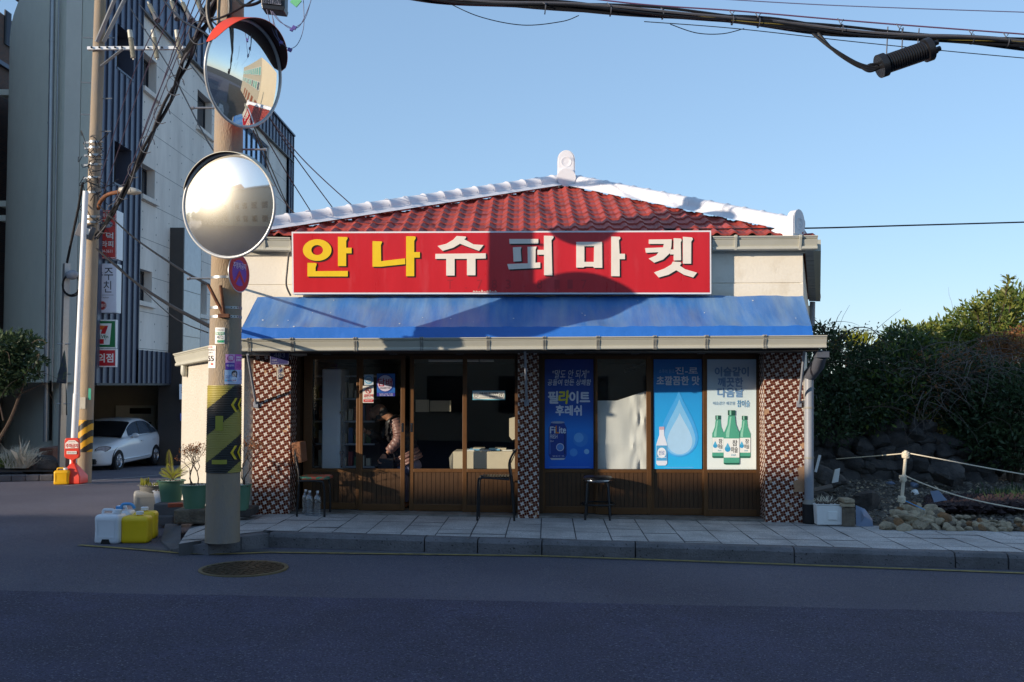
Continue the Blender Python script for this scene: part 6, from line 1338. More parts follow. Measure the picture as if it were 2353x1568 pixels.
jerry('jerrycan', 'second yellow jerrycan half hidden behind the bright yellow one', RG(334, 1236), 52 * s_, .22, 63 * s_, 'plastic_yellow', .10, False, False, False, (-.05, .0))
jerry('jerrycan', 'pale jerrycan with blue handle hidden behind the white jerrycan', RG(283, 1235), 48 * s_, .22, 64 * s_, 'plastic_white', .0, False, True, False, (-.2, 0), 'plastic_blue')
mb = MB(); q = RG(289, 1238); mb.tube(spline([q + Vector((-.06, 0, .37)), q + Vector((-.04, 0, .41)), q + Vector((.06, 0, .41)), q + Vector((.10, 0, .36))], 5), .018, 8); tag(mb.build('strap_handle', 'plastic_blue', loc=tuple(q + Vector((0, 0, .40)))), 'blue carrying strap showing behind the white jerrycan', 'strap')
cg = RG(336, 1196); jerry('jerrycan', 'tall grey jerrycan standing in front of the plant pots', (cg.x, cg.y, zroad(cg.x, cg.y)), .34, .27, .41, 'plastic_grey', .35, False, False, True, (.1, .1))
cy = RG(143, 1113); s2_ = 22.1 / F; cy = P(143, 1113, 22.1); jerry('jerrycan', 'small amber yellow jerrycan standing by the red cone sign at the far pole', tuple(cy), 33 * s2_, .22, 32 * s2_, 'plastic_amber', .15, False, True, True, (.2, 0))
# red no-parking stand
cr_ = P(168, 1111, 22.3); t = thing('parking_stand', 'red plastic no parking stand with square board on a pyramid base', 'sign stand', tuple(cr_)); q = 22.3 / F
mb = MB(); hw = 25 * q; mb.add([cr_ + Vector(v) for v in ((-hw, -.22, 0), (hw, -.22, 0), (hw, .22, 0), (-hw, .22, 0), (-hw, -.22, .16), (hw, -.22, .16), (hw, .22, .16), (-hw, .22, .16), (-.05, -.05, 46 * q), (.05, -.05, 46 * q), (.05, .05, 46 * q), (-.05, .05, 46 * q))], [(3, 2, 1, 0)] + [(i, (i + 1) % 4, 4 + (i + 1) % 4, 4 + i) for i in range(4)] + [(4 + i, 4 + (i + 1) % 4, 8 + (i + 1) % 4, 8 + i) for i in range(4)] + [(8, 9, 10, 11)]); mb.tube([cr_ + Vector((0, 0, 45 * q)), cr_ + Vector((0, 0, 58 * q))], .05, 10); mb.build('base', 'plastic_red', t, bevel=.02)
A = Art((0, 22.2, 0), (0, -1, 0)); mb = MB(); pts = [A.at(x, y) for x, y in ((147, 1048), (150, 1053), (160, 1056), (166, 1062), (172, 1056), (179, 1053), (182, 1048), (181, 1012), (178, 1007), (151, 1007), (148, 1012))]; mb.prism(pts, (0, .08, 0)); mb.build('board', 'plastic_red', t, bevel=.012)
mb = MB(); A.poly(mb, [(150, 1031), (180, 1030), (180, 1018), (172, 1012), (158, 1012), (150, 1019)], paint('e6dcd6'), .016); A.text(mb, '주차금지', 151.5, 1020, 178.5, 1029, paint('c8362a'), .02, .05); A.text(mb, '관계자외', 157, 1014, 172, 1016.5, paint('8a5a54'), .02, 0); A.rect(mb, 153, 1037, 176, 1044, paint('ddd8d2'), .016); A.text(mb, '한국도로공사', 155, 1038.5, 174, 1042.5, paint('4a4648'), .02, 0); mb.build('lettering', paint('e6dcd6'), t)
# ------------------------------------------------------------------ plant pots
def pot(label, c, r1, h, m_, seed, soilm='soil'):
    t = thing('plant_pot', label, 'plant pot', tuple(c)); c = Vector(c); mb = MB(); r0 = r1 * .72
    mb.lathe([(.001, 0), (r0, 0), (r0 + (r1 - r0) * .10, h * .10), (r0 + (r1 - r0) * .11, h * .115), (r0 + (r1 - r0) * .125, h * .125), (r0 + (r1 - r0) * .86, h * .82), (r0 + (r1 - r0) * .875, h * .83), (r1 * .97, h * .95), (r1 * 1.10, h * .955), (r1 * 1.12, h * .98), (r1 * 1.08, h), (r1 * .98, h), (r1 * .9, h * .86)], c, n=36); mb.build('tub', m_, t, sharp=35)
    mb = MB(); mb.lathe([(r1 * .95, h * .93), (.001, h * .96)], c, n=24); r = random.Random(seed)
    for k in range(46): a, q = r.uniform(0, 6.28), r1 * .9 * math.sqrt(r.random()); mb.ball(c + Vector((q * math.cos(a), q * math.sin(a), h * .95)), r.uniform(.008, .022), 6, 4, 'pebble_white' if r.random() < .55 else 'soil')
    mb.build('soil', soilm, t); return t, c + Vector((0, 0, h * .95))
pbz = .0
P1 = PG(447, 1172, .16); P2 = PG(393, 1161, .16)
P1 = P(447, 1172, 12.55); P2 = P(393, 1158, 13.3); P3 = P(352, 1150, 14.0); P4 = P(556, 1172, 12.75)
_, s1 = pot('green pot with a bare twiggy azalea, right beside the near pole', P1, 30 / F * 12.55, 58 / F * 12.55, 'pot_green', 1)
_, s2 = pot('green pot holding a small spiky cycad', P2, 29 / F * 13.3, 54 / F * 13.3, 'pot_green', 2)
_, s3 = pot('grey tub of low succulents behind the tall grey jerrycan', P3, 31 / F * 14, 36 / F * 14, 'pot_grey', 3)
_, s4 = pot('green pot half hidden behind the near pole', P4, 20 / F * 12.75, 58 / F * 12.75, 'pot_green', 4)
_, s5 = pot('pale bucket between the grey jerrycan and the cycad pot', P(372, 1160, 13.6), 19 / F * 13.6, 32 / F * 13.6, 'plastic_white', 5)
def leafquad(mb, p, d, L_, w, m_=None, nrm_=None):
    d = Vector(d).normalized(); s = d.cross(nrm_ if nrm_ is not None else Vector((0, 0, 1))); s = s.normalized() if s.length > 1e-4 else d.orthogonal().normalized(); p = Vector(p)
    mb.add([p, p + d * L_ * .5 + s * w / 2, p + d * L_, p + d * L_ * .5 - s * w / 2], [(0, 1, 2, 3)], m_)
def twigbush(label, s, h, spread, seed, leaf, nleaf, cat='shrub'):
    r = random.Random(seed); t = thing('potted_shrub', label, cat, tuple(s)); mb = MB(); lf = MB(); tips = []
    def grow(p, d, L_, rad, depth):
        q = p + d * L_; mid = (p + q) / 2 + Vector((r.uniform(-.03, .03), r.uniform(-.03, .03), 0)); mb.tube([p, mid, q], [rad, rad * .8, rad * .65], 5)
        if depth == 0: tips.append((q, d)); return
        for _ in range(r.choice((2, 3))):
            nd = (d + Vector((r.uniform(-1, 1) * spread, r.uniform(-1, 1) * spread, r.uniform(-.15, .5)))).normalized(); grow(q, nd, L_ * r.uniform(.6, .85), rad * .62, depth - 1)
    for k in range(3): grow(s + Vector((r.uniform(-.06, .06), r.uniform(-.05, .05), 0)), Vector((r.uniform(-.45, .45), r.uniform(-.3, .3), 1)).normalized(), h * .34, .010, 4)
    for (q, d) in tips:
        for _ in range(nleaf): leafquad(lf, q + Vector((r.gauss(0, .012), r.gauss(0, .012), r.gauss(0, .012))), (r.uniform(-1, 1), r.uniform(-1, 1), r.uniform(-.4, 1)), r.uniform(.018, .035), .014, None, Vector((r.uniform(-1, 1), r.uniform(-1, 1), 1)))
    mb.build('stem', 'twig', t); lf.build('leaves', leaf, t); return t
twigbush('twiggy azalea with few brown leaves growing in the front green pot', s1 + Vector((-.02, 0, 0)), .50, .75, 3, 'leaf_rust', 4)
twigbush('twiggy azalea growing in the pot behind the near pole, against the rough wall', s4 + Vector((.06, .02, 0)), .62, .7, 8, 'leaf_rust', 3)
t = thing('cycad', 'small yellow green cycad with one tall upright frond', 'plant', tuple(s2 + Vector((.02, 0, 0)))); mb = MB(); st = MB(); r = random.Random(2); c = s2 + Vector((.02, 0, 0))
for (dx, dy, L_, bend) in ((-.22, -.05, .46, .14), (.30, -.05, .34, .20), (.12, -.1, .18, .1), (-.12, -.1, .2, .12), (.24, .1, .18, .15), (-.2, .1, .16, .15), (.02, -.15, .14, .1), (-.06, .0, .24, .06)):
    d0 = Vector((dx, dy, 1)).normalized(); pts = [c + d0 * L_ * t_ + Vector((math.copysign(bend, dx) * (t_ ** 2) * -.35 if L_ > .4 else math.copysign(bend, dx) * t_ ** 2, 0, -bend * t_ ** 2 * .3)) for t_ in [i / 22 for i in range(23)]]
    st.tube(pts, .004, 4)
    for i in range(4, 23):
        tn = (pts[i] - pts[i - 1]).normalized(); w = .085 * math.sin(math.pi * (.12 + .85 * i / 23))
        for s_ in (1, -1):
            sd_ = tn.cross(Vector((0, -1, 0))).normalized() * s_; leafquad(mb, pts[i], tn * .9 + sd_ * .8 + Vector((0, -.1, 0)), w, .0055, None, Vector((0, -1, .2)))
st.build('stem', 'twig', t); mb.build('fronds', 'leaf_palm', t)
t = thing('succulent', 'row of small green and yellow succulent sprouts in the grey tub', 'plant', tuple(s3)); mb = MB()
for k in range(60):
    a, q = r.uniform(0, 6.28), 31 / F * 14 * .9 * math.sqrt(r.random()); p = s3 + Vector((q * math.cos(a), q * math.sin(a), 0)); hh = r.uniform(.02, .05) + (.06 if p.x < s3.x - .09 else 0); mb.tube([p, p + Vector((r.uniform(-.01, .01), 0, hh))], [.009, .004], 5)
mb.build('sprouts', 'leaf_palm', t)
# blocks under the pots
for i, (x0, y0, x1, y1, Y, m_, lab) in enumerate(((398, 1172, 470, 1197, 12.35, 'block_stone', 'rough stone block under the front green pot'), (352, 1158, 420, 1186, 13.0, 'concrete_gutter', 'flat concrete block under the cycad pot'), (352, 1186, 398, 1202, 12.95, 'concrete_gutter', 'lower concrete block beside the tall grey jerrycan'), (530, 1170, 575, 1182, 12.7, 'lava_stone', 'dark stone block behind the near pole'))):
    a, b = P(x0, y1, Y), P(x1, y0, Y); mb = MB(); mb.box((a.x, Y, a.z - .04), (b.x, Y + .45, b.z)); o = mb.build('stone_block', m_, loc=((a.x + b.x) / 2, Y + .2, a.z), bevel=.02); tag(o, lab, 'block')
mb = MB(); a = P(403, 1160, 12.7); mb.box((-.09, -.05, -.03), (.09, .05, .02), None, Matrix.Translation(a) @ Matrix.Rotation(.3, 4, 'Z')); tag(mb.build('broken_brick', 'brick_red', loc=tuple(a), bevel=.008), 'broken red brick lying between the two green pots', 'brick')
# grey cloth heap behind the pole
mb = MB(); c = PG(566, 1172); r = random.Random(17)
for k in range(7): mb.ball(c + Vector((r.uniform(-.08, .06), r.uniform(-.05, .1), .06 + .05 * k)), (r.uniform(.05, .1), .07, r.uniform(.05, .09)), 10, 7)
o = mb.build('rag_heap', 'twig_grey', loc=tuple(c)); tag(o, 'grey rag heap on a dark stone against the rough wall behind the pole', 'rags')
# ------------------------------------------------------------------ person inside the doorway
def person():
    Yb = 13.98; t = thing('person', 'stooping person in mauve quilted jacket reaching for the sliding door', 'person', (P(935, 1170, Yb).x, Yb, zpav(-1.6) + .03)); zf = zpav(-1.6) + .03
    def J(px, py, Y): return P(px, py, Y)
    body = MB(); pel = J(942, 1066, Yb); che = J(912, 985, Yb - .02); nek = J(893, 958, Yb - .02); hd = J(869, 948, Yb - .02)
    def limb(mb, pts, rs): mb.tube(spline(pts, 5), [x for x in np.interp(np.linspace(0, len(rs) - 1, (len(pts) - 1) * 5 + 1), range(len(rs)), rs)], 12)
    # head with face turned down and left
    Mh = Matrix.Rotation(R(38), 3, 'Y'); f = Mh @ Vector((-1, 0, 0)); upv = Mh @ Vector((0, 0, 1))
    body.ball(hd + upv * .02, (.098, .076, .108), 18, 14, None, Mh); body.ball(hd + f * .035 - upv * .065, (.062, .055, .052), 14, 10, None, Mh)
    body.tube([hd + f * .088 + upv * .010, hd + f * .118 - upv * .028], [.010, .018], 8); body.ball(hd + f * .112 - upv * .03, (.016, .016, .013), 8, 6)
    for s_ in (-1, 1): body.ball(hd + Vector((0, s_ * .076, 0)) - f * .005 - upv * .01, (.022, .012, .034), 8, 6, None, Mh)
    body.ball(hd + f * .092 - upv * .064, (.014, .026, .010), 8, 6); limb(body, [hd - f * .03 - upv * .06, nek, che], [.058, .062, .09]); limb(body, [che, pel], [.13, .12])
    arms = [([J(912, 972, Yb - .18), J(914, 1012, Yb - .22), J(889, 1042, Yb - .26)], J(886, 1045, Yb - .26), Vector((-.62, -.1, -.78))), ([J(905, 975, Yb + .16), J(875, 1005, Yb + .10), J(842, 992, Yb - .08)], J(840, 990, Yb - .10), Vector((-1, -.25, .1)))]
    for pts, wr, d in arms:
        limb(body, pts, [.055, .043, .030]); d = d.normalized(); side = d.cross(Vector((0, -1, 0))).normalized(); nn_ = side.cross(d)
        body.ball(wr + d * .045, (.044, .024, .05), 12, 8, None, Matrix((side, nn_, d)).transposed())
        for k, (o, L_) in enumerate(((-.030, .066), (-.010, .078), (.010, .074), (.029, .058))):
            b_ = wr + d * .085 + side * o; body.tube([b_ - d * .02, b_ + d * L_ * .45 + nn_ * .006, b_ + d * L_ * .85 + nn_ * .024], [.0105, .0095, .0075], 7)
        b_ = wr + d * .03 - side * .038; body.tube([b_, b_ + d * .035 - side * .022, b_ + d * .065 - side * .018 + nn_ * .02], [.012, .011, .008], 7)
    for s_ in (-1, 1): limb(body, [pel + Vector((0, s_ * .09, 0)), Vector((pel.x - .10, Yb + s_ * .11, zf + .46)), Vector((pel.x + .04 * s_, Yb + s_ * .12, zf + .06))], [.092, .06, .04]); body.ball(Vector((pel.x + .04 * s_ - .07, Yb + s_ * .12, zf + .04)), (.12, .045, .04), 10, 8)
    b = body.build('body', 'skin', t); rm = b.modifiers.new('remesh', 'REMESH'); rm.mode = 'VOXEL'; rm.voxel_size = .0065; rm.use_smooth_shade = True; sm = b.modifiers.new('smooth', 'SMOOTH'); sm.iterations = 3; sm.factor = .4
    hm = MB(); hm.ball(hd + upv * .034 - f * .038, (.082, .0815, .086), 18, 12, None, Mh); hm.ball(hd - f * .045 - upv * .03, (.06, .074, .06), 12, 8, None, Mh); hm.build('hair', 'hair_grey', t)
    jk = MB()
    def puff(pts, rs, nseg, amp=.12, m_=None):
        sp = spline(pts, 14); k = len(sp); rr = np.interp(np.linspace(0, len(rs) - 1, k), range(len(rs)), rs); jk.tube(sp, [float(rr[i]) * (1 - amp + amp * 1.6 * abs(math.sin(math.pi * nseg * i / (k - 1))) ** .6) for i in range(k)], 18, m_)
    puff([J(908, 966, Yb - .15), J(916, 990, Yb - .2), J(914, 1012, Yb - .22), J(892, 1038, Yb - .26)], [.088, .085, .076, .056], 11, .13, 'jacket_mauve'); puff([J(903, 972, Yb + .14), J(875, 1004, Yb + .10), J(850, 995, Yb - .05)], [.085, .07, .052], 9, .12, 'jacket_black')
    puff([nek + Vector((.02, 0, -.02)), che + Vector((.01, 0, .0)), J(930, 1030, Yb), J(944, 1062, Yb)], [.085, .19, .185, .17], 10, .07, 'jacket_black'); puff([J(932, 1040, Yb - .03), J(944, 1064, Yb - .03)], [.182, .19], 4, .07, 'jacket_mauve')
    jk.build('jacket', 'jacket_mauve', t, sharp=80)
    tr_ = MB(); tr_.ball(pel + Vector((.0, 0, -.03)), (.165, .19, .13), 16, 10)
    for s_ in (-1, 1): limb(tr_, [pel + Vector((-.02, s_ * .09, -.05)), Vector((pel.x - .10, Yb + s_ * .11, zf + .46)), Vector((pel.x + .04 * s_, Yb + s_ * .12, zf + .08))], [.115, .085, .075])
    tr_.build('trousers', 'trousers_grey', t, sharp=80)
    bg_ = MB(); c = J(888, 1070, Yb - .24); bg_.box((-.10, -.05, -.14), (.10, .05, .10), None, Matrix.Translation(c)); bg_.tube(spline([c + Vector((-.06, 0, .10)), c + Vector((-.02, 0, .19)), c + Vector((.06, 0, .10))], 5), .008, 6); o = bg_.build('hand_bag', 'vinyl_black', loc=tuple(c), bevel=.02); tag(o, 'black bag hanging from the hand of the stooping person', 'bag')
person()
# ------------------------------------------------------------------ vegetation
NR = np.random.default_rng(11)
def leafcloud(name, mats, parent, blobs, n, size, seed, up_bias=.3, aspect=.45, shell=.55):
    g = np.random.default_rng(seed); B = np.array([b[:3] for b in blobs]); Rd = np.array([b[3:6] for b in blobs]); wt = (Rd[:, 0] * Rd[:, 2]); wt = wt / wt.sum()
    idx = g.choice(len(blobs), n, p=wt); d = g.normal(size=(n, 3)); d /= np.linalg.norm(d, axis=1)[:, None]; rad = shell + (1 - shell) * g.random(n) ** .6; rad *= 1 + .12 * g.normal(size=n)
    p = B[idx] + d * Rd[idx] * rad[:, None]
    a = d + g.normal(size=(n, 3)) * .9 + np.array([0, 0, up_bias]); a /= np.linalg.norm(a, axis=1)[:, None]; b = np.cross(a, g.normal(size=(n, 3))); b /= np.linalg.norm(b, axis=1)[:, None]
    s = size * g.uniform(.55, 1.5, n)[:, None]; v = np.stack([p, p + a * s * .5 + b * s * aspect * .5, p + a * s, p + a * s * .5 - b * s * aspect * .5], 1).reshape(-1, 3)
    org = ORG.get(parent.name, Vector()); v -= np.array(org)
    me = bpy.data.meshes.new(name); me.vertices.add(4 * n); me.vertices.foreach_set('co', v.ravel()); me.loops.add(4 * n); me.loops.foreach_set('vertex_index', np.arange(4 * n)); me.polygons.add(n); me.polygons.foreach_set('loop_start', np.arange(n) * 4); me.polygons.foreach_set('loop_total', np.full(n, 4))
    for m_ in mats: me.materials.append(M[m_])
    me.polygons.foreach_set('material_index', g.choice(len(mats), n, p=[.62, .38] if len(mats) == 2 else None)); me.update(); me.validate()
    o = bpy.data.objects.new(name, me); COL.objects.link(o); o.parent = parent; return o
def twigs(parent, name, starts, n, L_, seed, m_='twig', droop=.5, rad=.006):
    r = random.Random(seed); mb = MB()
    for _ in range(n):
        s = r.choice(starts); p = Vector(s[:3]) + Vector((r.uniform(-1, 1) * s[3] * .8, r.uniform(-1, .3) * s[4] * .9, r.uniform(-.6, .9) * s[5])); d = Vector((r.uniform(-1, 1), r.uniform(-1, .2), r.uniform(-.3, .9))).normalized(); pts = [p]; l = L_ * r.uniform(.4, 1.3)
        for i in range(5): d = (d + Vector((r.uniform(-.3, .3), r.uniform(-.2, .2), -droop * .45))).normalized(); pts.append(pts[-1] + d * l / 5)
        mb.tube(pts, [rad, rad, rad * .8, rad * .6, rad * .5, rad * .3], 4)
    return mb.build(name, m_, parent)
def bush(label, blobs, mats, n, size, seed, base, trunks=3, tw=0, twm='twig', group='bushes behind the rubble lot', name='bush', aspect=.45):
    t = thing(name, label, 'bush', base, group); leafcloud('foliage', mats, t, blobs, n, size, seed, aspect=aspect); r = random.Random(seed); mb = MB(); b0 = Vector(base)
    for k in range(trunks):
        bl = r.choice(blobs); e = Vector(bl[:3]); p = b0 + Vector((r.uniform(-.5, .5), r.uniform(-.3, .3), -.1)); mb.tube(spline([p, p.lerp(e, .4) + Vector((r.uniform(-.25, .25), r.uniform(-.2, .2), .1)), p.lerp(e, .75) + Vector((r.uniform(-.15, .15), 0, .1)), e], 4), [.05, .048, .045, .042, .038, .036, .033, .03, .027, .024, .02, .018, .015][:13], 7)
        for q in range(3):
            st = p.lerp(e, r.uniform(.4, .8)); mb.tube([st, st + Vector((r.uniform(-.5, .5), r.uniform(-.4, .3), r.uniform(.1, .6)))], [.018, .006], 5)
    mb.build('trunk', 'bark', t)
    if tw: twigs(t, 'twigs', blobs, tw, .9, seed + 3, twm)
    return t
def blobp(px, py, Y, rx, ry, rz): c = P(px, py, Y); return (c.x, c.y, c.z, rx, ry, rz)
gl = lambda px, Y: (P(px, 900, Y).x, Y, zlot(P(px, 900, Y).x, Y))
bush('dark tangled bramble bush behind the shop downpipe', [blobp(1905, 830, 17.6, .75, .8, .5), blobp(1890, 900, 17.2, .6, .7, .6), blobp(1960, 860, 17.8, .8, .8, .5), blobp(1950, 930, 17.3, .8, .7, .5), blobp(1900, 965, 17, .6, .6, .4), blobp(1895, 790, 17.8, .35, .5, .35)], ['leaf_dark', 'leaf_dark'], 11000, .075, 21, gl(1925, 17.4), 4, 60)
bush('dark green evergreen bush left of the rope post', [blobp(2050, 850, 18.0, .8, .8, .45), blobp(2030, 905, 17.6, .8, .8, .45), blobp(2090, 890, 17.8, .7, .7, .5), blobp(2000, 950, 17.4, .7, .6, .35), blobp(2080, 800, 18.3, .5, .6, .35)], ['leaf_dark', 'leaf_green'], 10000, .095, 22, gl(2045, 17.8), 4, 30)
bush('sunlit yellow green bush topped with upright leaf rosettes', [blobp(2075, 775, 23.9, 0.438, 0.625, 0.35), blobp(2130, 785, 24, 0.625, 0.75, 0.375), blobp(2180, 780, 24, 0.625, 0.75, 0.438), blobp(2120, 835, 23.9, 1, 0.875, 0.5), blobp(2200, 820, 23.9, 0.75, 0.875, 0.562), blobp(2160, 760, 24.2, 0.312, 0.5, 0.25), blobp(2140, 900, 23.6, 0.875, 0.75, 0.625)], ['leaf_green', 'leaf_olive'], 9000, .13, 23, gl(2130, 23.9), 4, 10, aspect=.34)
bush('dead bramble mound of grey drooping stems in the middle of the lot edge', [blobp(2160, 850, 17.6, .8, .6, .35), blobp(2200, 880, 17.4, .7, .6, .45), blobp(2130, 900, 17.4, .6, .5, .4), blobp(2230, 850, 17.6, .6, .6, .35)], ['leaf_dark', 'leaf_brown'], 3800, .07, 24, gl(2180, 17.4), 3, 230, 'twig_grey')
bush('big rounded evergreen with pointed leaves at the right edge', [blobp(2260, 750, 22, 0.805, 0.805, 0.575), blobp(2320, 730, 22.2, 0.92, 0.92, 0.575), blobp(2380, 740, 22.3, 0.92, 0.92, 0.632), blobp(2300, 810, 21.8, 1.035, 0.92, 0.575), blobp(2220, 790, 22, 0.575, 0.69, 0.46), blobp(2390, 830, 22, 0.92, 0.92, 0.69), blobp(2250, 860, 21.7, 0.805, 0.69, 0.575), blobp(2330, 690, 22.4, 0.402, 0.46, 0.345)], ['leaf_green', 'leaf_olive'], 13000, .13, 25, gl(2320, 22), 5, 12, aspect=.34)
bush('rust brown withered creeper patch hanging at the right edge', [blobp(2330, 830, 19.5, 0.454, 0.432, 0.41), blobp(2365, 800, 19.5, 0.54, 0.432, 0.486), blobp(2300, 790, 19.7, 0.216, 0.27, 0.216), blobp(2270, 800, 19.8, 0.216, 0.216, 0.216)], ['leaf_brown', 'leaf_brown'], 4200, .055, 26, gl(2340, 19.5), 2, 60)
bush('low dark glossy bush in front of the stone wall end', [blobp(2290, 930, 17.2, .8, .7, .55), blobp(2350, 960, 17, .8, .7, .6), blobp(2270, 1000, 17, .6, .5, .4), blobp(2330, 1030, 16.8, .8, .6, .35), blobp(2230, 960, 17.3, .5, .5, .45), blobp(2310, 890, 17.4, .9, .7, .4)], ['leaf_dark', 'leaf_dark'], 13000, .10, 27, gl(2310, 17), 4, 20, aspect=.36)
# sapling top and bramble arcs
t = thing('sapling', 'slim sapling rising above the evergreen against the sky', 'sapling', tuple(P(2300, 760, 19.2)), None); mb = MB(); lf = MB(); r = random.Random(5)
for (pts) in ([(2295, 740), (2306, 705), (2312, 670), (2318, 640)], [(2275, 745), (2272, 720), (2268, 698)], [(2318, 720), (2325, 690)], [(2250, 745), (2246, 725), (2240, 712)]):
    w = spline([P(x, y, 19.2) for x, y in pts], 6); mb.tube(w, .012, 5)
    for i in range(2, len(w)):
        for _ in range(3 + (4 if i > len(w) - 5 else 0)): leafquad(lf, w[i], (r.uniform(-1, 1), r.uniform(-1, 1), r.uniform(-.1, .9)), r.uniform(.10, .19), .05, None, Vector((r.uniform(-1, 1), r.uniform(-1, 1), 1)))
mb.build('stem', 'bark', t); lf.build('leaves', 'leaf_olive', t)
t = thing('bramble', 'arching bramble shoots with sparse leaves against the sky beside the shop', 'bramble', tuple(P(1930, 800, 17.5))); mb = MB(); lf = MB()
for pts in ([(1915, 800), (1930, 775), (1960, 755), (2000, 756), (2030, 785), (2040, 800)], [(1872, 735), (1890, 755), (1908, 785), (1920, 810)], [(1870, 760), (1885, 770), (1900, 800)], [(1920, 800), (1960, 785), (2010, 800)], [(1872, 790), (1888, 778), (1895, 765)]):
    w = spline([P(x, y, 17.4) for x, y in pts], 10); mb.tube(w, .009, 5)
    for i in range(2, len(w), 2):
        if r.random() < .7:
            for _ in range(5): leafquad(lf, w[i] + Vector((r.gauss(0, .05), r.gauss(0, .05), r.gauss(-.03, .05))), (r.uniform(-1, 1), r.uniform(-1, 1), r.uniform(-.8, .6)), r.uniform(.05, .09), .035, None, Vector((r.uniform(-1, 1), r.uniform(-1, 1), 1)))
mb.build('stem', 'twig', t); lf.build('leaves', 'leaf_dark', t)
def fanpalm(c, lab):
    t = thing('fan_palm', lab, 'palm', (c.x, c.y, c.z - 3.0)); mb = MB(); r = random.Random(int(c.x * 100)); 
    for k in range(9):
        a = R(20 + 140 * k / 8); d = Vector((math.cos(a), r.uniform(-.5, .5), math.sin(a))); o = c + d * .25
        for j in range(9): e = (d + Vector((r.uniform(-.5, .5), r.uniform(-.4, .4), r.uniform(-.3, .3)))).normalized(); leafquad(mb, o, e, .5, .035, None, Vector((0, -1, 0)))
    mb.build('fronds', 'leaf_palm', t); s_ = MB(); s_.tube([c, c - Vector((0, 0, 3.2))], .12, 10); s_.build('trunk', 'bark', t)
fanpalm(P(1952, 812, 27), 'small fan palm behind the brambles, nearer the shop'); fanpalm(P(1985, 815, 28), 'small fan palm behind the brambles, farther from the shop')
# sunlit scrub beyond, seen through gaps
bush('sunlit yellow scrub seen through gaps beneath the dead brambles', [blobp(2060, 960, 24, 1.6, .8, .7), blobp(2150, 950, 25, 1.8, .8, .8)], ['leaf_olive', 'leaf_palm'], 3500, .16, 33, gl(2100, 24), 2, 0)
# left side: shrub, grasses, planter
bush('dark shrub with glossy leaves at the far left edge', [blobp(5, 800, 20.5, .5, .6, .3), blobp(50, 780, 20.5, .25, .3, .16), blobp(-10, 850, 20.5, .6, .5, .4), blobp(35, 825, 20.5, .35, .4, .22), blobp(80, 790, 20.5, .16, .2, .1), blobp(85, 830, 20.5, .16, .3, .12), blobp(60, 860, 20.5, .28, .3, .14), blobp(10, 880, 20.5, .3, .3, .2)], ['leaf_dark', 'leaf_dark'], 4600, .10, 41, tuple(P(-45, 1070, 20.5)), 1, 12, group=None)
mb = MB(); a, b = P(-40, 1093, 23), P(122, 1091, 23.5); 
for i in range(5):
    p, q = a.lerp(b, i / 5 + .004), a.lerp(b, (i + 1) / 5 - .004)
    mb.hexa([p - Vector((0, 0, .15)), q - Vector((0, 0, .15)), q + Vector((0, .2, -.15)), p + Vector((0, .2, -.15)), p, q, q + Vector((0, .2, 0)), p + Vector((0, .2, 0))])
o = struct(mb.build('kerb', 'kerb_stone', bevel=.02))
mb = MB(); mb.poly([P(-60, 1085, 23.2), P(122, 1084, 23.6), P(118, 1040, 27.2), P(-60, 1040, 27.2)]); struct(mb.build('verge_soil', 'lot_soil'))
mb = MB(); p, q = P(88, 1090, 24.3), P(110, 1030, 24.3); mb.box((p.x, 24.3, p.z - .2), (P(122, 1030, 24.3).x, 26, q.z)); tag(mb.build('planter_wall', 'brick_dark', loc=tuple(p), bevel=.02), 'low red brown planter wall at the foot of the stucco building', 'planter')
t = thing('grass_tuft', 'dry pampas grass tuft on the verge in front of the planter', 'grass', tuple(P(45, 1075, 23.8))); mb = MB(); r = random.Random(3); c = P(45, 1075, 23.8)
for k in range(420):
    d = Vector((r.uniform(-1, 1), r.uniform(-.6, .6), r.uniform(.5, 1.5))).normalized(); p0 = c + Vector((r.uniform(-.25, .25), r.uniform(-.2, .2), 0)); l = r.uniform(.3, .75); p1 = p0 + d * l * .6; p2_ = p1 + (d + Vector((d.x * .8, 0, -.7))).normalized() * l * .5; s = Vector((.008, 0, 0)); mb.add([p0 - s, p0 + s, p1 + s, p2_, p1 - s], [(0, 1, 2, 3, 4)])
mb.build('blades', 'rope_white', t)
mb = MB(); r = random.Random(33)
for k in range(700):
    p0 = P(r.uniform(-20, 40), r.uniform(1062, 1078), 23.6 + r.uniform(0, 1)); d = Vector((r.uniform(-.4, .4), r.uniform(-.3, .3), 1)); leafquad(mb, p0, d, r.uniform(.08, .25), .02, None, Vector((0, -1, 0)))
o = mb.build('verge_grass', 'leaf_green'); o['kind'] = 'stuff'
mb = MB()
for k in range(5):
    p = P(70 + k * 9, 1070 + (k % 2) * 4, 24.0); mb.ball(p, (.28, .22, .24), 10, 7)
for i, v in enumerate(mb.v): q = Vector(v); mb.v[i] = tuple(q + Vector((mnoise.noise(q * 5), mnoise.noise(q * 5 + Vector((9, 0, 0))), mnoise.noise(q * 5 + Vector((0, 9, 0))))) * .07)
tag(mb.build('garden_rocks', 'lava_stone', loc=tuple(P(88, 1075, 24))), 'dark garden rocks between dry grass and planter', 'rocks')
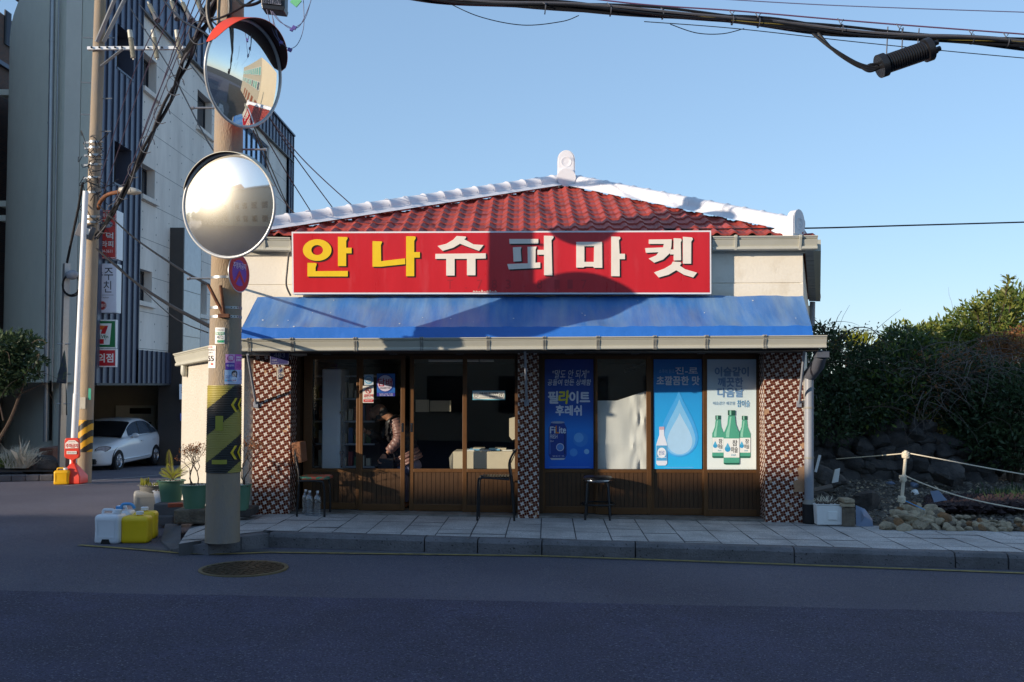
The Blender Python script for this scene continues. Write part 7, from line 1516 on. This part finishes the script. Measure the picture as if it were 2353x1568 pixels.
# ------------------------------------------------------------------ stones, walls and things on the lot
def stone_mesh(mb, c, r_, seed, m_=None, n_=20, m2=13):        # broken stone: ball cut back by random planes, then roughened
    r = random.Random(seed); c = Vector(c); rot = Matrix.Rotation(r.uniform(0, 6), 3, 'Z') @ Matrix.Rotation(r.uniform(-.5, .5), 3, 'X'); pls = []
    for k in range(15): pls.append((Vector((r.gauss(0, 1), r.gauss(0, 1), r.gauss(0, 1))).normalized(), r.uniform(.50, .86)))
    vs = []; off = Vector((seed * 3.1 % 97, seed * 1.7 % 89, 0))
    for i in range(m2 + 1):
        a = math.pi * i / m2
        for j in range(n_):
            b = 2 * math.pi * j / n_; e = Vector((math.sin(a) * math.cos(b), math.sin(a) * math.sin(b), math.cos(a))); q = min([1.0] + [d / e.dot(p) for p, d in pls if e.dot(p) > .05])
            q *= 1.12 * (1 + .09 * mnoise.noise(e * 3.5 + off) + .04 * mnoise.noise(e * 9 + off)); vs.append(c + rot @ Vector((e.x * r_[0] * q, e.y * r_[1] * q, e.z * r_[2] * q)))
    mb.add(vs, [((i + 1) * n_ + j, (i + 1) * n_ + (j + 1) % n_, i * n_ + (j + 1) % n_, i * n_ + j) for i in range(m2) for j in range(n_)], m_, True)
mb = MB(); r = random.Random(6); k = 0
wy = 16.9
for row_ in range(5):
    px = 1850 + r.uniform(0, 20)
    while px < 2290:
        hw = r.uniform(15, 30); top = 985 + max(0, (px - 2100)) * .30 if True else 0
        py = 1112 - row_ * 30 + r.uniform(-6, 6)
        if py > top - 8: c = P(px, py - 8, wy + row_ * .10); stone_mesh(mb, c, (hw * wy / F * 1.3, .28, r.uniform(15, 20) * wy / F * 1.4), k)
        k += 1; px += hw * 1.7
tag(mb.build('stone_wall', 'lava_stone', loc=tuple(P(2080, 1112, wy)), sharp=28), 'dry stone wall of dark lava boulders at the back of the rubble lot', 'stone wall')
def rub(r):
    px, py = r.uniform(1866, 2380), r.uniform(1085, 1205); p = onplane(px, py, (8, 14, zpav(8) + .07), Vector((0, -.05, 1)).normalized()); return (p.x, p.y, zlot(p.x, p.y) + .0)
mb = gravel_mesh('rubble', 2600, .045, rub, 'rubble', 3); mb2 = gravel_mesh('r2', 900, .03, rub, 'field_stone', 9); mb.add(mb2.v, mb2.f, 'field_stone'); o = mb.build('rubble', 'rubble'); o['kind'] = 'stuff'
mb = gravel_mesh('sw', 1800, .06, lambda r: (lambda p: (p.x, p.y, zlot(p.x, p.y) + .06 + .10 * math.exp(-((p.y - 13.4) ** 2) * 3) * r.random()))(onplane(r.uniform(2130, 2420), r.uniform(1155, 1195), (8, 13, zpav(8)), Vector((0, -.05, 1)).normalized())), 'seaweed', 5); o = mb.build('seaweed', 'seaweed'); o['kind'] = 'stuff'
mb = MB(); r = random.Random(55)
for k in range(220):
    p = onplane(r.gauss(2320, 45), r.gauss(1145, 9), (8, 14, zpav(8) + .1), Vector((0, -.05, 1)).normalized()); p = Vector((p.x, p.y, zlot(p.x, p.y))); leafquad(mb, p, (r.uniform(-.5, .5), r.uniform(-.5, .5), 1), r.uniform(.06, .2), .018, None, Vector((0, -1, 0)))
o = mb.build('weeds', 'leaf_dark'); o['kind'] = 'stuff'
# heap of field stones: individual stones, a few shared shapes
shapes = []
for k in range(7):
    mb = MB(); stone_mesh(mb, Vector((0, 0, 0)), ((.17, .13, .10), (.14, .12, .11), (.20, .12, .085), (.12, .11, .10), (.17, .15, .075), (.13, .1, .085), (.22, .16, .12))[k], 100 + k); o = mb.build('field_stone', 'field_stone' if k not in (3, 5) else ('field_stone_rust' if k == 3 else 'block_stone'), sharp=28); shapes.append(o)
spots = []; r = random.Random(77)
def heap_row(px0, px1, py, Y, step, s): 
    px = px0
    while px < px1: spots.append((px + r.uniform(-4, 4), py + r.uniform(-3, 3), Y + r.uniform(-.06, .06), s * r.uniform(.75, 1.2))); px += step * r.uniform(.8, 1.2)
heap_row(2038, 2195, 1214, 12.55, 20, .72); heap_row(2044, 2190, 1204, 12.62, 19, .70); heap_row(2050, 2180, 1194, 12.72, 19, .70); heap_row(2058, 2168, 1184, 12.82, 18, .68); heap_row(2068, 2158, 1175, 12.92, 18, .64); heap_row(2080, 2140, 1167, 12.98, 17, .6)
heap_row(2190, 2400, 1218, 12.5, 15, .46); heap_row(2185, 2400, 1209, 12.62, 16, .48); heap_row(2190, 2395, 1201, 12.75, 20, .42); heap_row(2160, 2235, 1190, 12.8, 14, .5)
for i, (px, py, Y, s) in enumerate(spots):
    p = P(px, py, Y); o = shapes[i % 7] if i < 7 else shapes[(i * 5) % 7].copy()
    if i >= 7: COL.objects.link(o)
    o.location = p; o.rotation_euler = (r.uniform(-.4, .4), r.uniform(-.4, .4), r.uniform(0, 6.3)); o.scale = (s,) * 3
    big_ = px < 2185
    tag(o, 'weathered beige field stone piled in the tall heap around the rope post' if big_ else 'small beige field stone in the low row along the pavement edge', 'stone', 'field stones heaped at the post' if big_ else 'field stones along the pavement')
# rope post and ropes
pp0, pp1 = P(2070, 1175, 12.95), P(2082, 1036, 12.95)
t = thing('rope_post', 'thin white post wrapped with rope knots standing in the stone heap', 'post', tuple(pp0)); mb = MB(); mb.tube([pp0, pp1], .021, 10); mb.build('shaft', 'rope_white', t)
r = random.Random(8)
for (px, py) in ((2081, 1045), (2075, 1098), (2072, 1146)):
    mb = MB(); c = P(px, py, 12.93)
    for k in range(6): mb.tube([c + Vector((math.cos(a) * r.uniform(.03, .045), math.sin(a) * .04, .012 * (k - 3) + r.uniform(-.01, .01))) for a in [2 * math.pi * i / 10 for i in range(11)]], .010, 5)
    mb.ball(c, (.035, .03, .04), 8, 6); mb.build('rope_knot', 'rope_white', t)
def rope(label, pts, rad=.0075, m_='rope_white', s=.02):
    mb = MB(); w = spline([P(*p) for p in pts], 14); mb.tube(w, rad, 6); o = mb.build('rope', m_, loc=tuple(w[0])); return tag(o, label, 'rope')
rope('white rope running left from the post top over the rubble', [(1922, 1055, 15.5), (2000, 1049, 14.2), (2082, 1042, 12.95)])
rope('upper white rope running right from the post top', [(2084, 1041, 12.95), (2165, 1056, 12.6), (2270, 1076, 12.3), (2420, 1102, 12)])
rope('lower white rope sagging right from the middle of the post', [(2077, 1092, 12.95), (2125, 1113, 12.7), (2200, 1139, 12.4), (2290, 1160, 12.2), (2420, 1182, 12)])
rope('short blue cord tied low on the post', [(2073, 1148, 12.95), (2100, 1160, 12.8), (2125, 1172, 12.7)], .006, 'plastic_blue')
mb = MB(); a = P(2150, 1140, 13.2); mb.add([a + Vector(v) for v in ((-.07, 0, .06), (.05, .02, .07), (.13, -.05, -.05), (-.03, -.02, -.08), (-.07, .005, .06), (.05, .025, .07), (.13, -.045, -.05), (-.03, -.015, -.08))], [(0, 1, 2, 3), (7, 6, 5, 4), (0, 4, 5, 1), (2, 6, 7, 3)]); mb.tube([a + Vector((0, 0, .12)), P(2155, 1122, 12.6)], .006, 5, 'rope_white'); tag(mb.build('plastic_rag', 'tarp_pale', loc=tuple(a)), 'pale plastic rag hanging from the lower rope', 'rag')
# styrofoam box, block, tarp, buried timber
c = P(1909, 1207, 12.75); q = 12.75 / F; t = thing('styrofoam_box', 'white styrofoam box filled with soil beside the shop downpipe', 'box', tuple(c)); mb = MB(); w2, h2_ = 33 * q, 47 * q; D = .30
def frust(mb, z0, z1, s0, s1, m_=None): mb.hexa([c + Vector(v) for v in ((-w2 * s0, -.0, z0), (w2 * s0, .0, z0), (w2 * s0, D, z0), (-w2 * s0, D, z0), (-w2 * s1, -.02, z1), (w2 * s1, -.02, z1), (w2 * s1, D + .02, z1), (-w2 * s1, D + .02, z1))], m_)
frust(mb, 0, h2_ * .92, .93, 1.0); frust(mb, h2_ * .92, h2_, 1.04, 1.05); mb.box((-.06, -.028, h2_ * .25), (.06, .0, h2_ * .68), None, Matrix.Translation(c + Vector((.02, .0, 0)))); mb.build('tub', 'styrofoam', t, bevel=.015)
mb = gravel_mesh('s', 160, .02, lambda r: c + Vector((r.uniform(-w2 * .95, w2 * .95), r.uniform(.0, D), h2_ + r.uniform(0, .03))), 'soil', 3); mb.build('soil', 'soil', t)
mb = MB()
for k in range(70): p = c + Vector((r.uniform(-.1, .05), r.uniform(.05, .25), h2_)); leafquad(mb, p, (r.uniform(-1, 1), r.uniform(-.5, .5), r.uniform(.1, 1)), r.uniform(.05, .13), .008, None, Vector((0, -1, 0)))
mb.build('dry_grass', 'rope_white', t)
a, b = P(1937, 1211, 12.7), P(1965, 1167, 12.7); mb = MB(); mb.box((a.x, 12.7, a.z), (b.x, 12.95, b.z)); o = mb.build('concrete_block', 'block_stone', loc=(a.x, 12.7, a.z), bevel=.012); tag(o, 'upright concrete block standing beside the styrofoam box', 'block')
a, b = P(1932, 1166, 12.7), P(1964, 1156, 12.7); mb = MB(); mb.box((a.x, 12.68, a.z + .004), (b.x, 12.98, b.z - .005)); mb.box((a.x + .03, 12.66, b.z), (b.x - .01, 12.94, b.z + .05)); o = mb.build('flat_stone', 'field_stone', loc=(a.x, 12.7, a.z), bevel=.012); tag(o, 'two flat stones lying on top of the upright concrete block', 'stones')
mb = MB(); cs = [(1968, 1160), (1985, 1168), (2004, 1192), (2008, 1211), (1990, 1214), (1969, 1213)]; top = [P(x, y, 12.75 + .25 * (1213 - y) / 53) for x, y in cs]; ce = sum(top, Vector()) / 6 + Vector((0, -.05, .03)); vs = []
for ring in range(5):
    for p in top:
        q_ = p.lerp(ce, ring / 5); vs.append(q_ + Vector((mnoise.noise(q_ * 9), mnoise.noise(q_ * 9 + Vector((5, 0, 0))), mnoise.noise(q_ * 9 + Vector((0, 5, 0))))) * .03)
vs.append(ce); mb.add(vs, [(r_ * 6 + i, r_ * 6 + (i + 1) % 6, (r_ + 1) * 6 + (i + 1) % 6, (r_ + 1) * 6 + i) for r_ in range(4) for i in range(6)] + [(24 + i, 24 + (i + 1) % 6, 30) for i in range(6)], None, True); tag(mb.build('plastic_sheet', 'tarp_pale', loc=tuple(ce)), 'crumpled pale blue plastic sheet beside the concrete block', 'sheet')
for (pts, m_, lab, cat) in (([(1870, 1128, 14.6), (1912, 1119, 14.6)], 'twig_grey', 'weathered grey timber lying on the rocks behind the downpipe', 'timber'), ([(1874, 1085, 15), (1884, 1046, 15)], 'plastic_white', 'pale upright stick leaning behind the downpipe', 'stick')):
    mb = MB(); mb.tube([P(*p) for p in pts], .045 if cat == 'timber' else .02, 6); tag(mb.build(cat, m_, loc=tuple(P(*pts[0]))), lab, cat)
for i, (px, py, Y, hw, hh, lab) in enumerate(((1905, 1100, 15.2, 44, 30, 'black painted boulder splashed with white behind the downpipe'), (1890, 1150, 14.2, 34, 24, 'dark boulder low beside the downpipe foot'), (1990, 1150, 14.0, 40, 26, 'dark half buried boulder left of the rope post'), (2180, 1085, 16.0, 40, 28, 'brownish boulder right of the post at the wall foot'))):
    mb = MB(); p = P(px, py, Y); stone_mesh(mb, p, (hw * Y / F, .3, hh * Y / F), 300 + i); tag(mb.build('boulder', 'lava_stone', loc=tuple(p), sharp=28), lab, 'boulder')
mb = MB(); p = P(1917, 1095, 14.9)
mb.prism([p + Vector(v) for v in ((-.03, 0, -.1), (.06, 0, -.08), (.09, 0, .12), (.02, 0, .10))], (0, .03, 0)); tag(mb.build('white_scrap', 'styrofoam', loc=tuple(p)), 'white broken scrap leaning on the painted boulder', 'scrap')
r = random.Random(91)
for (px, py, m_, lab) in ((2100, 1115, 'tarp_pale', 'pale plastic bag lying on the rubble right of the post'), (1985, 1100, 'plastic_blue', 'bright blue plastic scrap on the rubble by the wall'), (2105, 1135, 'styrofoam', 'white block of foam lying on the rubble right of the post'), (2045, 1112, 'tarp_pale', 'grey plastic sheet on the rubble left of the post'), (2140, 1095, 'tarp_pale', 'bluish plastic scrap at the foot of the lava wall')):
    p = onplane(px, py, (8, 14, zpav(8) + .10), Vector((0, -.05, 1)).normalized()); mb = MB(); stone_mesh(mb, p, (.09, .07, .06), int(px)); tag(mb.build('litter_scrap', m_, loc=tuple(p), sharp=30), lab, 'litter')
# ------------------------------------------------------------------ overhead cables
def cable(label, pts, rad, m_='cable_black', name='cable'):
    mb = MB(); w = spline([P(*p) for p in pts], 10); mb.tube(w, rad, 6); return tag(mb.build(name, m_, loc=tuple(w[0])), label, 'cable')
t = thing('cable_bundle', 'thick bundle of black and yellow telecom cables crossing the top right sky', 'cable bundle', tuple(P(1700, 45, 10.5))); r = random.Random(15)
main = [(700, -70), (1005, -6), (1350, 16), (1700, 45), (2000, 76), (2353, 100), (2560, 125)]
base = spline([P(x, y, 10.5) for x, y in main], 14); nb = len(base)
for k in range(13):
    ph, am = r.uniform(0, 6.28), r.uniform(.2, 1); off = Vector((0, r.uniform(-.035, .035), r.uniform(-.035, .035))); mb = MB()
    pts = [p + off + Vector((0, .02 * math.sin(i * .23 + ph), (.022 * am) * math.sin(i * .31 + ph * 2))) for i, p in enumerate(base)]; mb.tube(pts, (.006 if k == 3 else r.choice((.012, .015, .017))), 6); mb.build('strand', 'cable_yellow' if k == 3 else ('cable_grey' if k == 5 else 'cable_black'), t)
ms = [P(x, y, 10.5) for x, y in ((700, -110), (1350, -4), (1700, 26), (2000, 52), (2353, 79), (2560, 96))]; mb = MB(); mb.tube(spline(ms, 10), .008, 6); mb.build('messenger_wire', paint('6a4a66'), t)
for px, py0, py1 in ((1250, 6, 20), (1400, 8, 28), (1520, 18, 32), (1680, 24, 52), (1740, 30, 58), (1930, 44, 76), (2065, 56, 84), (2230, 69, 96), (2310, 76, 104)):
    mb = MB(); a = P(px, py0, 10.5); c = P(px + 3, py1, 10.46); mb.tube([P(px - 5, py0 - 1, 10.5), P(px + 2, (py0 + py1) / 2 - 4, 10.44), P(px + 8, py0 + 1, 10.5)], .006, 5); mb.lathe([(.058, -.006), (.058, .006)], P(px + 3, (py1 + py0) / 2 + 8, 10.5), (1, 0, -.09), 14); mb.build('hanger_tie', 'cable_grey', t)
cl = thing('splice_closure', 'black ribbed cable splice closure hanging under the cable bundle', 'splice closure', tuple(P(2098, 130, 10.4))); a, b = P(2024, 152, 10.4), P(2140, 112, 10.4); d = (b - a).normalized(); L_ = (b - a).length; prof = [(.02, -.02), (.125, -.02), (.125, .05), (.095, .055)]
for i in range(15): x = .07 + (L_ - .16) * i / 15; prof += [(.090, x), (.102, x + .006), (.102, x + .018), (.090, x + .024)]
prof += [(.095, L_ - .08), (.125, L_ - .075), (.125, L_ - .01), (.02, L_)]
mb = MB(); mb.lathe(prof, a, d, 24); mb.build('ribbed_body', 'vinyl_black', cl, sharp=30)
for i in range(4): ang = R(45 + 90 * i); o_ = d.cross(Vector((0, 1, 0))).normalized() * math.cos(ang) * .05 + Vector((0, 1, 0)) * math.sin(ang) * .05; mb = MB(); mb.tube([b + o_ - d * .02, b + o_ + d * .07], .028, 8); mb.build('port_plug', 'vinyl_black', cl)
for k, (ya, yb) in enumerate(((72, 150), (74, 155), (78, 160), (70, 145))):
    mb = MB(); mb.tube(spline([P(1868 + k * 4, ya + 6, 10.5), P(1910 + k * 3, 110 + k * 3, 10.45), P(1965 + k * 4, 143 + k * 4, 10.42), P(2000, yb + 4, 10.4), P(2030, 150 - 3 * k + 6, 10.4)], 8), .016, 6); mb.build('lead_cable', 'cable_black', cl)
for px, y0, y1 in ((2040, 62, 146), (2075, 64, 132), (2112, 66, 110)): mb = MB(); mb.tube([P(px, y0, 10.5), P(px - 4, y1, 10.42)], .007, 5); mb.build('hanging_wire', 'cable_grey', cl)
cable('thin wire high above the cable bundle at the top right', [(1500, -12, 12), (1900, 12, 12), (2400, 30, 12)], .006, paint('6a6a8a'))
cable('thin drop wire running just below the cable bundle', [(1480, 50, 11), (1690, 66, 11), (1960, 96, 11), (2200, 120, 11), (2400, 138, 11)], .005)
cable('slack loop of thin wire hanging under the left part of the bundle', [(1016, 0, 10.8), (1100, 38, 10.8), (1200, 58, 10.8), (1290, 50, 10.8), (1330, 36, 10.8)], .005)
cable('short slack loop of thin wire under the middle of the bundle', [(1540, 56, 10.8), (1600, 76, 10.8), (1660, 78, 10.8), (1710, 66, 10.8)], .005)
cable('single black service wire running right from the shop roof', [(1180, 525, 13.6), (1500, 527, 13.4), (1840, 525, 13.2), (2100, 518, 13.6), (2420, 509, 14)], .011)
# tangle between the two poles
t = thing('cable_bundle', 'thick black cable bundle swooping from the near pole top down to the far pole', 'cable bundle', tuple(P(390, 230, 17))); path = [(512, -60, 11.4), (474, 40, 12.5), (430, 135, 14), (385, 235, 16), (332, 345, 18.5), (290, 432, 20.5), (252, 500, 22), (222, 545, 22.6)]
w = spline([P(*p) for p in path], 8)
for k in range(7):
    ph = r.uniform(0, 6); mb = MB(); mb.tube([p + Vector((.045 * math.sin(i * .4 + ph), .03 * math.cos(i * .3 + ph), .04 * math.sin(i * .27 + ph * 3))) for i, p in enumerate(w)], .022, 6); mb.build('strand', 'cable_grey' if k % 3 == 2 else 'cable_black', t)
for i in range(6, len(w) - 4, 5): mb = MB(); mb.tube([w[i] + Vector((math.cos(a) * .14, 0, math.sin(a) * .16)) for a in [2 * math.pi * j / 12 for j in range(11)]], .008, 5); mb.build('cable_tie', 'cable_grey', t)
labs = [('thin wire slanting from the crossarm tip to the far pole', [(470, 0, 14), (420, 100, 17), (360, 250, 19.5), (300, 400, 22), (262, 470, 22.5)]), ('thin wire crossing behind the crossarm insulators', [(408, 0, 15), (330, 180, 18), (240, 440, 22.5)]), ('thin wire next to the thick swooping bundle, lower one', [(435, 0, 15), (370, 200, 18), (285, 420, 22), (250, 475, 22.5)]), ('thin wire left of the other slanting wires', [(385, 0, 16), (300, 190, 20), (228, 420, 22.6)]), ('pale twisted wire pair looping down to the street lamp', [(452, 0, 14), (400, 130, 16), (345, 260, 18.5), (310, 360, 20.5), (285, 420, 22), (240, 525, 22.6)])]
for lab, pts in labs: cable(lab, pts, .009, paint('4a3f52'))
for lab, pts, rad in (('black wire running down right across the concrete wall to the near pole', [(300, 20, 18), (385, 150, 15.5), (480, 330, 12.5), (515, 360, 11.6)], .010), ('second black wire running down right above the wall windows', [(320, 10, 18), (430, 140, 15), (476, 200, 12), (500, 250, 11.5)], .010), ('heavy double service cable sagging from far pole to near pole, upper one', [(225, 470, 22.5), (300, 540, 19), (400, 610, 14), (480, 655, 11.5)], .016), ('heavy service cable bundle sagging from far pole to near pole, lower one', [(222, 572, 22.5), (300, 640, 19), (380, 695, 15), (478, 748, 11.5), (505, 760, 11.2)], .024), ('thin wire just under the heavy sagging cable', [(240, 580, 22.5), (330, 668, 18), (400, 730, 14.5), (478, 765, 11.5)], .008)):
    cable(lab, pts, rad)
for lab, pts, m_ in (('black wire dropping right behind the mirrors towards the shop roof', [(520, 190, 11.4), (600, 300, 12.5), (660, 400, 14), (716, 489, 15)], 'cable_black'), ('second wire dropping to the shop roof, farther right', [(545, 140, 11.4), (650, 320, 13), (766, 480, 15.4)], 'cable_black'), ('faint wire dropping to the shop roof, farthest right', [(560, 190, 11.4), (690, 360, 14), (812, 475, 16)], 'cable_grey'), ('green wire dropping to the left end of the shop roof', [(575, 270, 11.4), (625, 390, 12.5), (660, 470, 13.5), (684, 496, 14)], paint('2f4a3a')), ('black wire dropping beside the green one to the roof end', [(582, 300, 11.4), (640, 440, 13), (680, 496, 14)], 'cable_black')):
    cable(lab, pts, .008, m_)
for lab, pts, rad in (('dark cable curling across the near pole top to the right', [(470, 50, 11.0), (510, 40, 10.9), (560, 15, 10.9), (610, -20, 10.9)], .012), ('cable arc passing right of the near pole top', [(540, -5, 10.9), (560, 12, 10.85), (590, 8, 10.85), (615, -10, 10.9)], .018), ('cable curling from the insulators up to the near pole loop', [(360, -20, 13), (410, 40, 12), (460, 70, 11.2), (482, 85, 11)], .012), ('black wire hoop left of the near pole top', [(455, -10, 11.5), (470, 30, 11.3), (500, 60, 11)], .010)): cable(lab, pts, rad)
# terminal box with number and loose fibre wires
t = thing('terminal_box', 'black terminal box with pale number strip at the top beside the near pole', 'terminal box', tuple(P(628, 20, 10.8))); mb = MB(); q = [P(x, y, 10.75) for x, y in ((600, 14), (654, 20), (655, -35), (600, -40))]; mb.prism(q, (0, .16, 0)); q = [P(x, y, 10.74) for x, y in ((602, 20), (652, 26), (655, 15), (600, 9))]; mb.prism(q, (0, .18, 0)); mb.build('case', 'vinyl_black', t, bevel=.008)
A = Art((0, 10.735, 0), (0, -1, 0)); mb = MB(); A.poly(mb, [(604, 7), (646, 12), (646, -1), (604, -5)], paint('6a6e7c'), .002); A.text(mb, 'R8412078', 605.5, -1.5, 645, 9, paint('22242c'), .005, .02); mb.build('number_strip', paint('6a6e7c'), t)
for pts in ([(613, 22), (620, 50), (630, 78), (640, 95)], [(622, 24), (632, 60), (643, 105), (640, 95)], [(624, 26), (640, 48), (660, 60), (676, 64), (700, 45), (715, 0)], [(626, 26), (645, 50), (668, 66), (690, 58), (712, 10), (716, -10)], [(624, 26), (632, 70), (645, 95), (665, 112), (685, 100), (698, 60), (697, -5)]): mb = MB(); mb.tube(spline([P(x, y, 10.75) for x, y in pts], 8), .004, 5); mb.build('fibre_wire', paint('5a5a78'), t)
for (px, py, s) in ((676, 64, 5), (670, 69, 4), (666, 115, 5), (646, 98, 4)): mb = MB(); c = P(px, py, 10.74); mb.box((-s * .0047, -.01, -s * .004), (s * .0047, .01, s * .004), None, Matrix.Translation(c) @ Matrix.Rotation(.5, 4, 'Y')); mb.build('wire_tag', paint('5b4f9a'), t, bevel=.004)
mb = MB(); c = P(680, 4, 10.74); mb.box((-.045, -.01, -.045), (.045, .01, .045), None, Matrix.Translation(c) @ Matrix.Rotation(.7, 4, 'Y')); mb.build('wire_tag', paint('6fbf8a'), t)
# trees across the street (their tops break the shade line; seen in the lower mirror)
for i, (x, y, h) in enumerate(((-47, -3, 6.0), (-43, -12, 8.0), (-31, -15, 9.0), (-24, -15, 8.4), (-53, 1, 5.0), (-12, -15, 8), (-34, -2.4, 5.6), (-29, -2.6, 6.4), (-25, -2.2, 5.4), (-21, -2.4, 6.2), (-38, -2.2, 5.2))):
    g = np.random.default_rng(60 + i); bl = [(x + g.uniform(-1.5, 1.5), y + g.uniform(-1.5, 1.5), h * .66 + g.uniform(-1.2, 1.2), 1.3, 1.3, 1.1) for _ in range(7)]
    bush(('round tree across the road, nearest the camera in the mirror', 'dark tree behind the grey house', 'tall tree behind the grey house', 'tree between the grey and cream house', 'low tree at the far end of the houses', 'tree behind the cream house', 'small street tree in front of the grey house, nearer its middle', 'taller street tree between the grey and cream house', 'small street tree in front of the cream house', 'tall street tree near the cream house corner', 'small street tree at the far corner of the grey house')[i], bl, ['leaf_dark', 'leaf_green'], 3000, .3, 70 + i, (x, y, 0), 3, 0, group='trees across the road', name='tree')
# ------------------------------------------------------------------ labels of the setting
for n_, lb, ct in (('ground', 'dark open ground stretching to the horizon around the street', 'ground'), ('road', 'worn grey asphalt road and side street in front of the shop', 'road'), ('road_resurfaced', 'darker resurfaced asphalt lane across the foreground', 'road'), ('pavement', 'pale stone slab pavement along the shop front', 'pavement'), ('kerb', 'grey pitted kerb stones along the shop pavement', 'kerb'), ('kerb.001', 'low grey kerb in front of the verge at the far left', 'kerb'), ('concrete_channel', 'narrow concrete channel at the foot of the pavement kerb', 'channel'), ('yellow_line', 'thin worn yellow line along the pavement kerb', 'road marking'), ('white_line', 'white parking line in front of the car, nearer the car', 'road marking'), ('white_line.001', 'white parking line beside the foot of the far pole', 'road marking'), ('corner_apron', 'dark concrete ramp between the yellow jerrycans and the pavement', 'ramp'), ('lot_ground', 'rough dark soil lot to the right of the shop', 'soil'), ('verge_soil', 'soil verge at the foot of the stucco building', 'soil'), ('verge_grass', 'green grass on the verge at the far left', 'grass'), ('rubble', 'loose grey rubble scattered over the lot', 'rubble'), ('seaweed', 'dark red brown heap of drying plants behind the field stones', 'plant heap'), ('weeds', 'green weeds growing on the lot at the right edge', 'weeds')):
    o = bpy.data.objects.get(n_)
    if o: o['label'] = lb; o['category'] = ct
    else: print('no', n_)
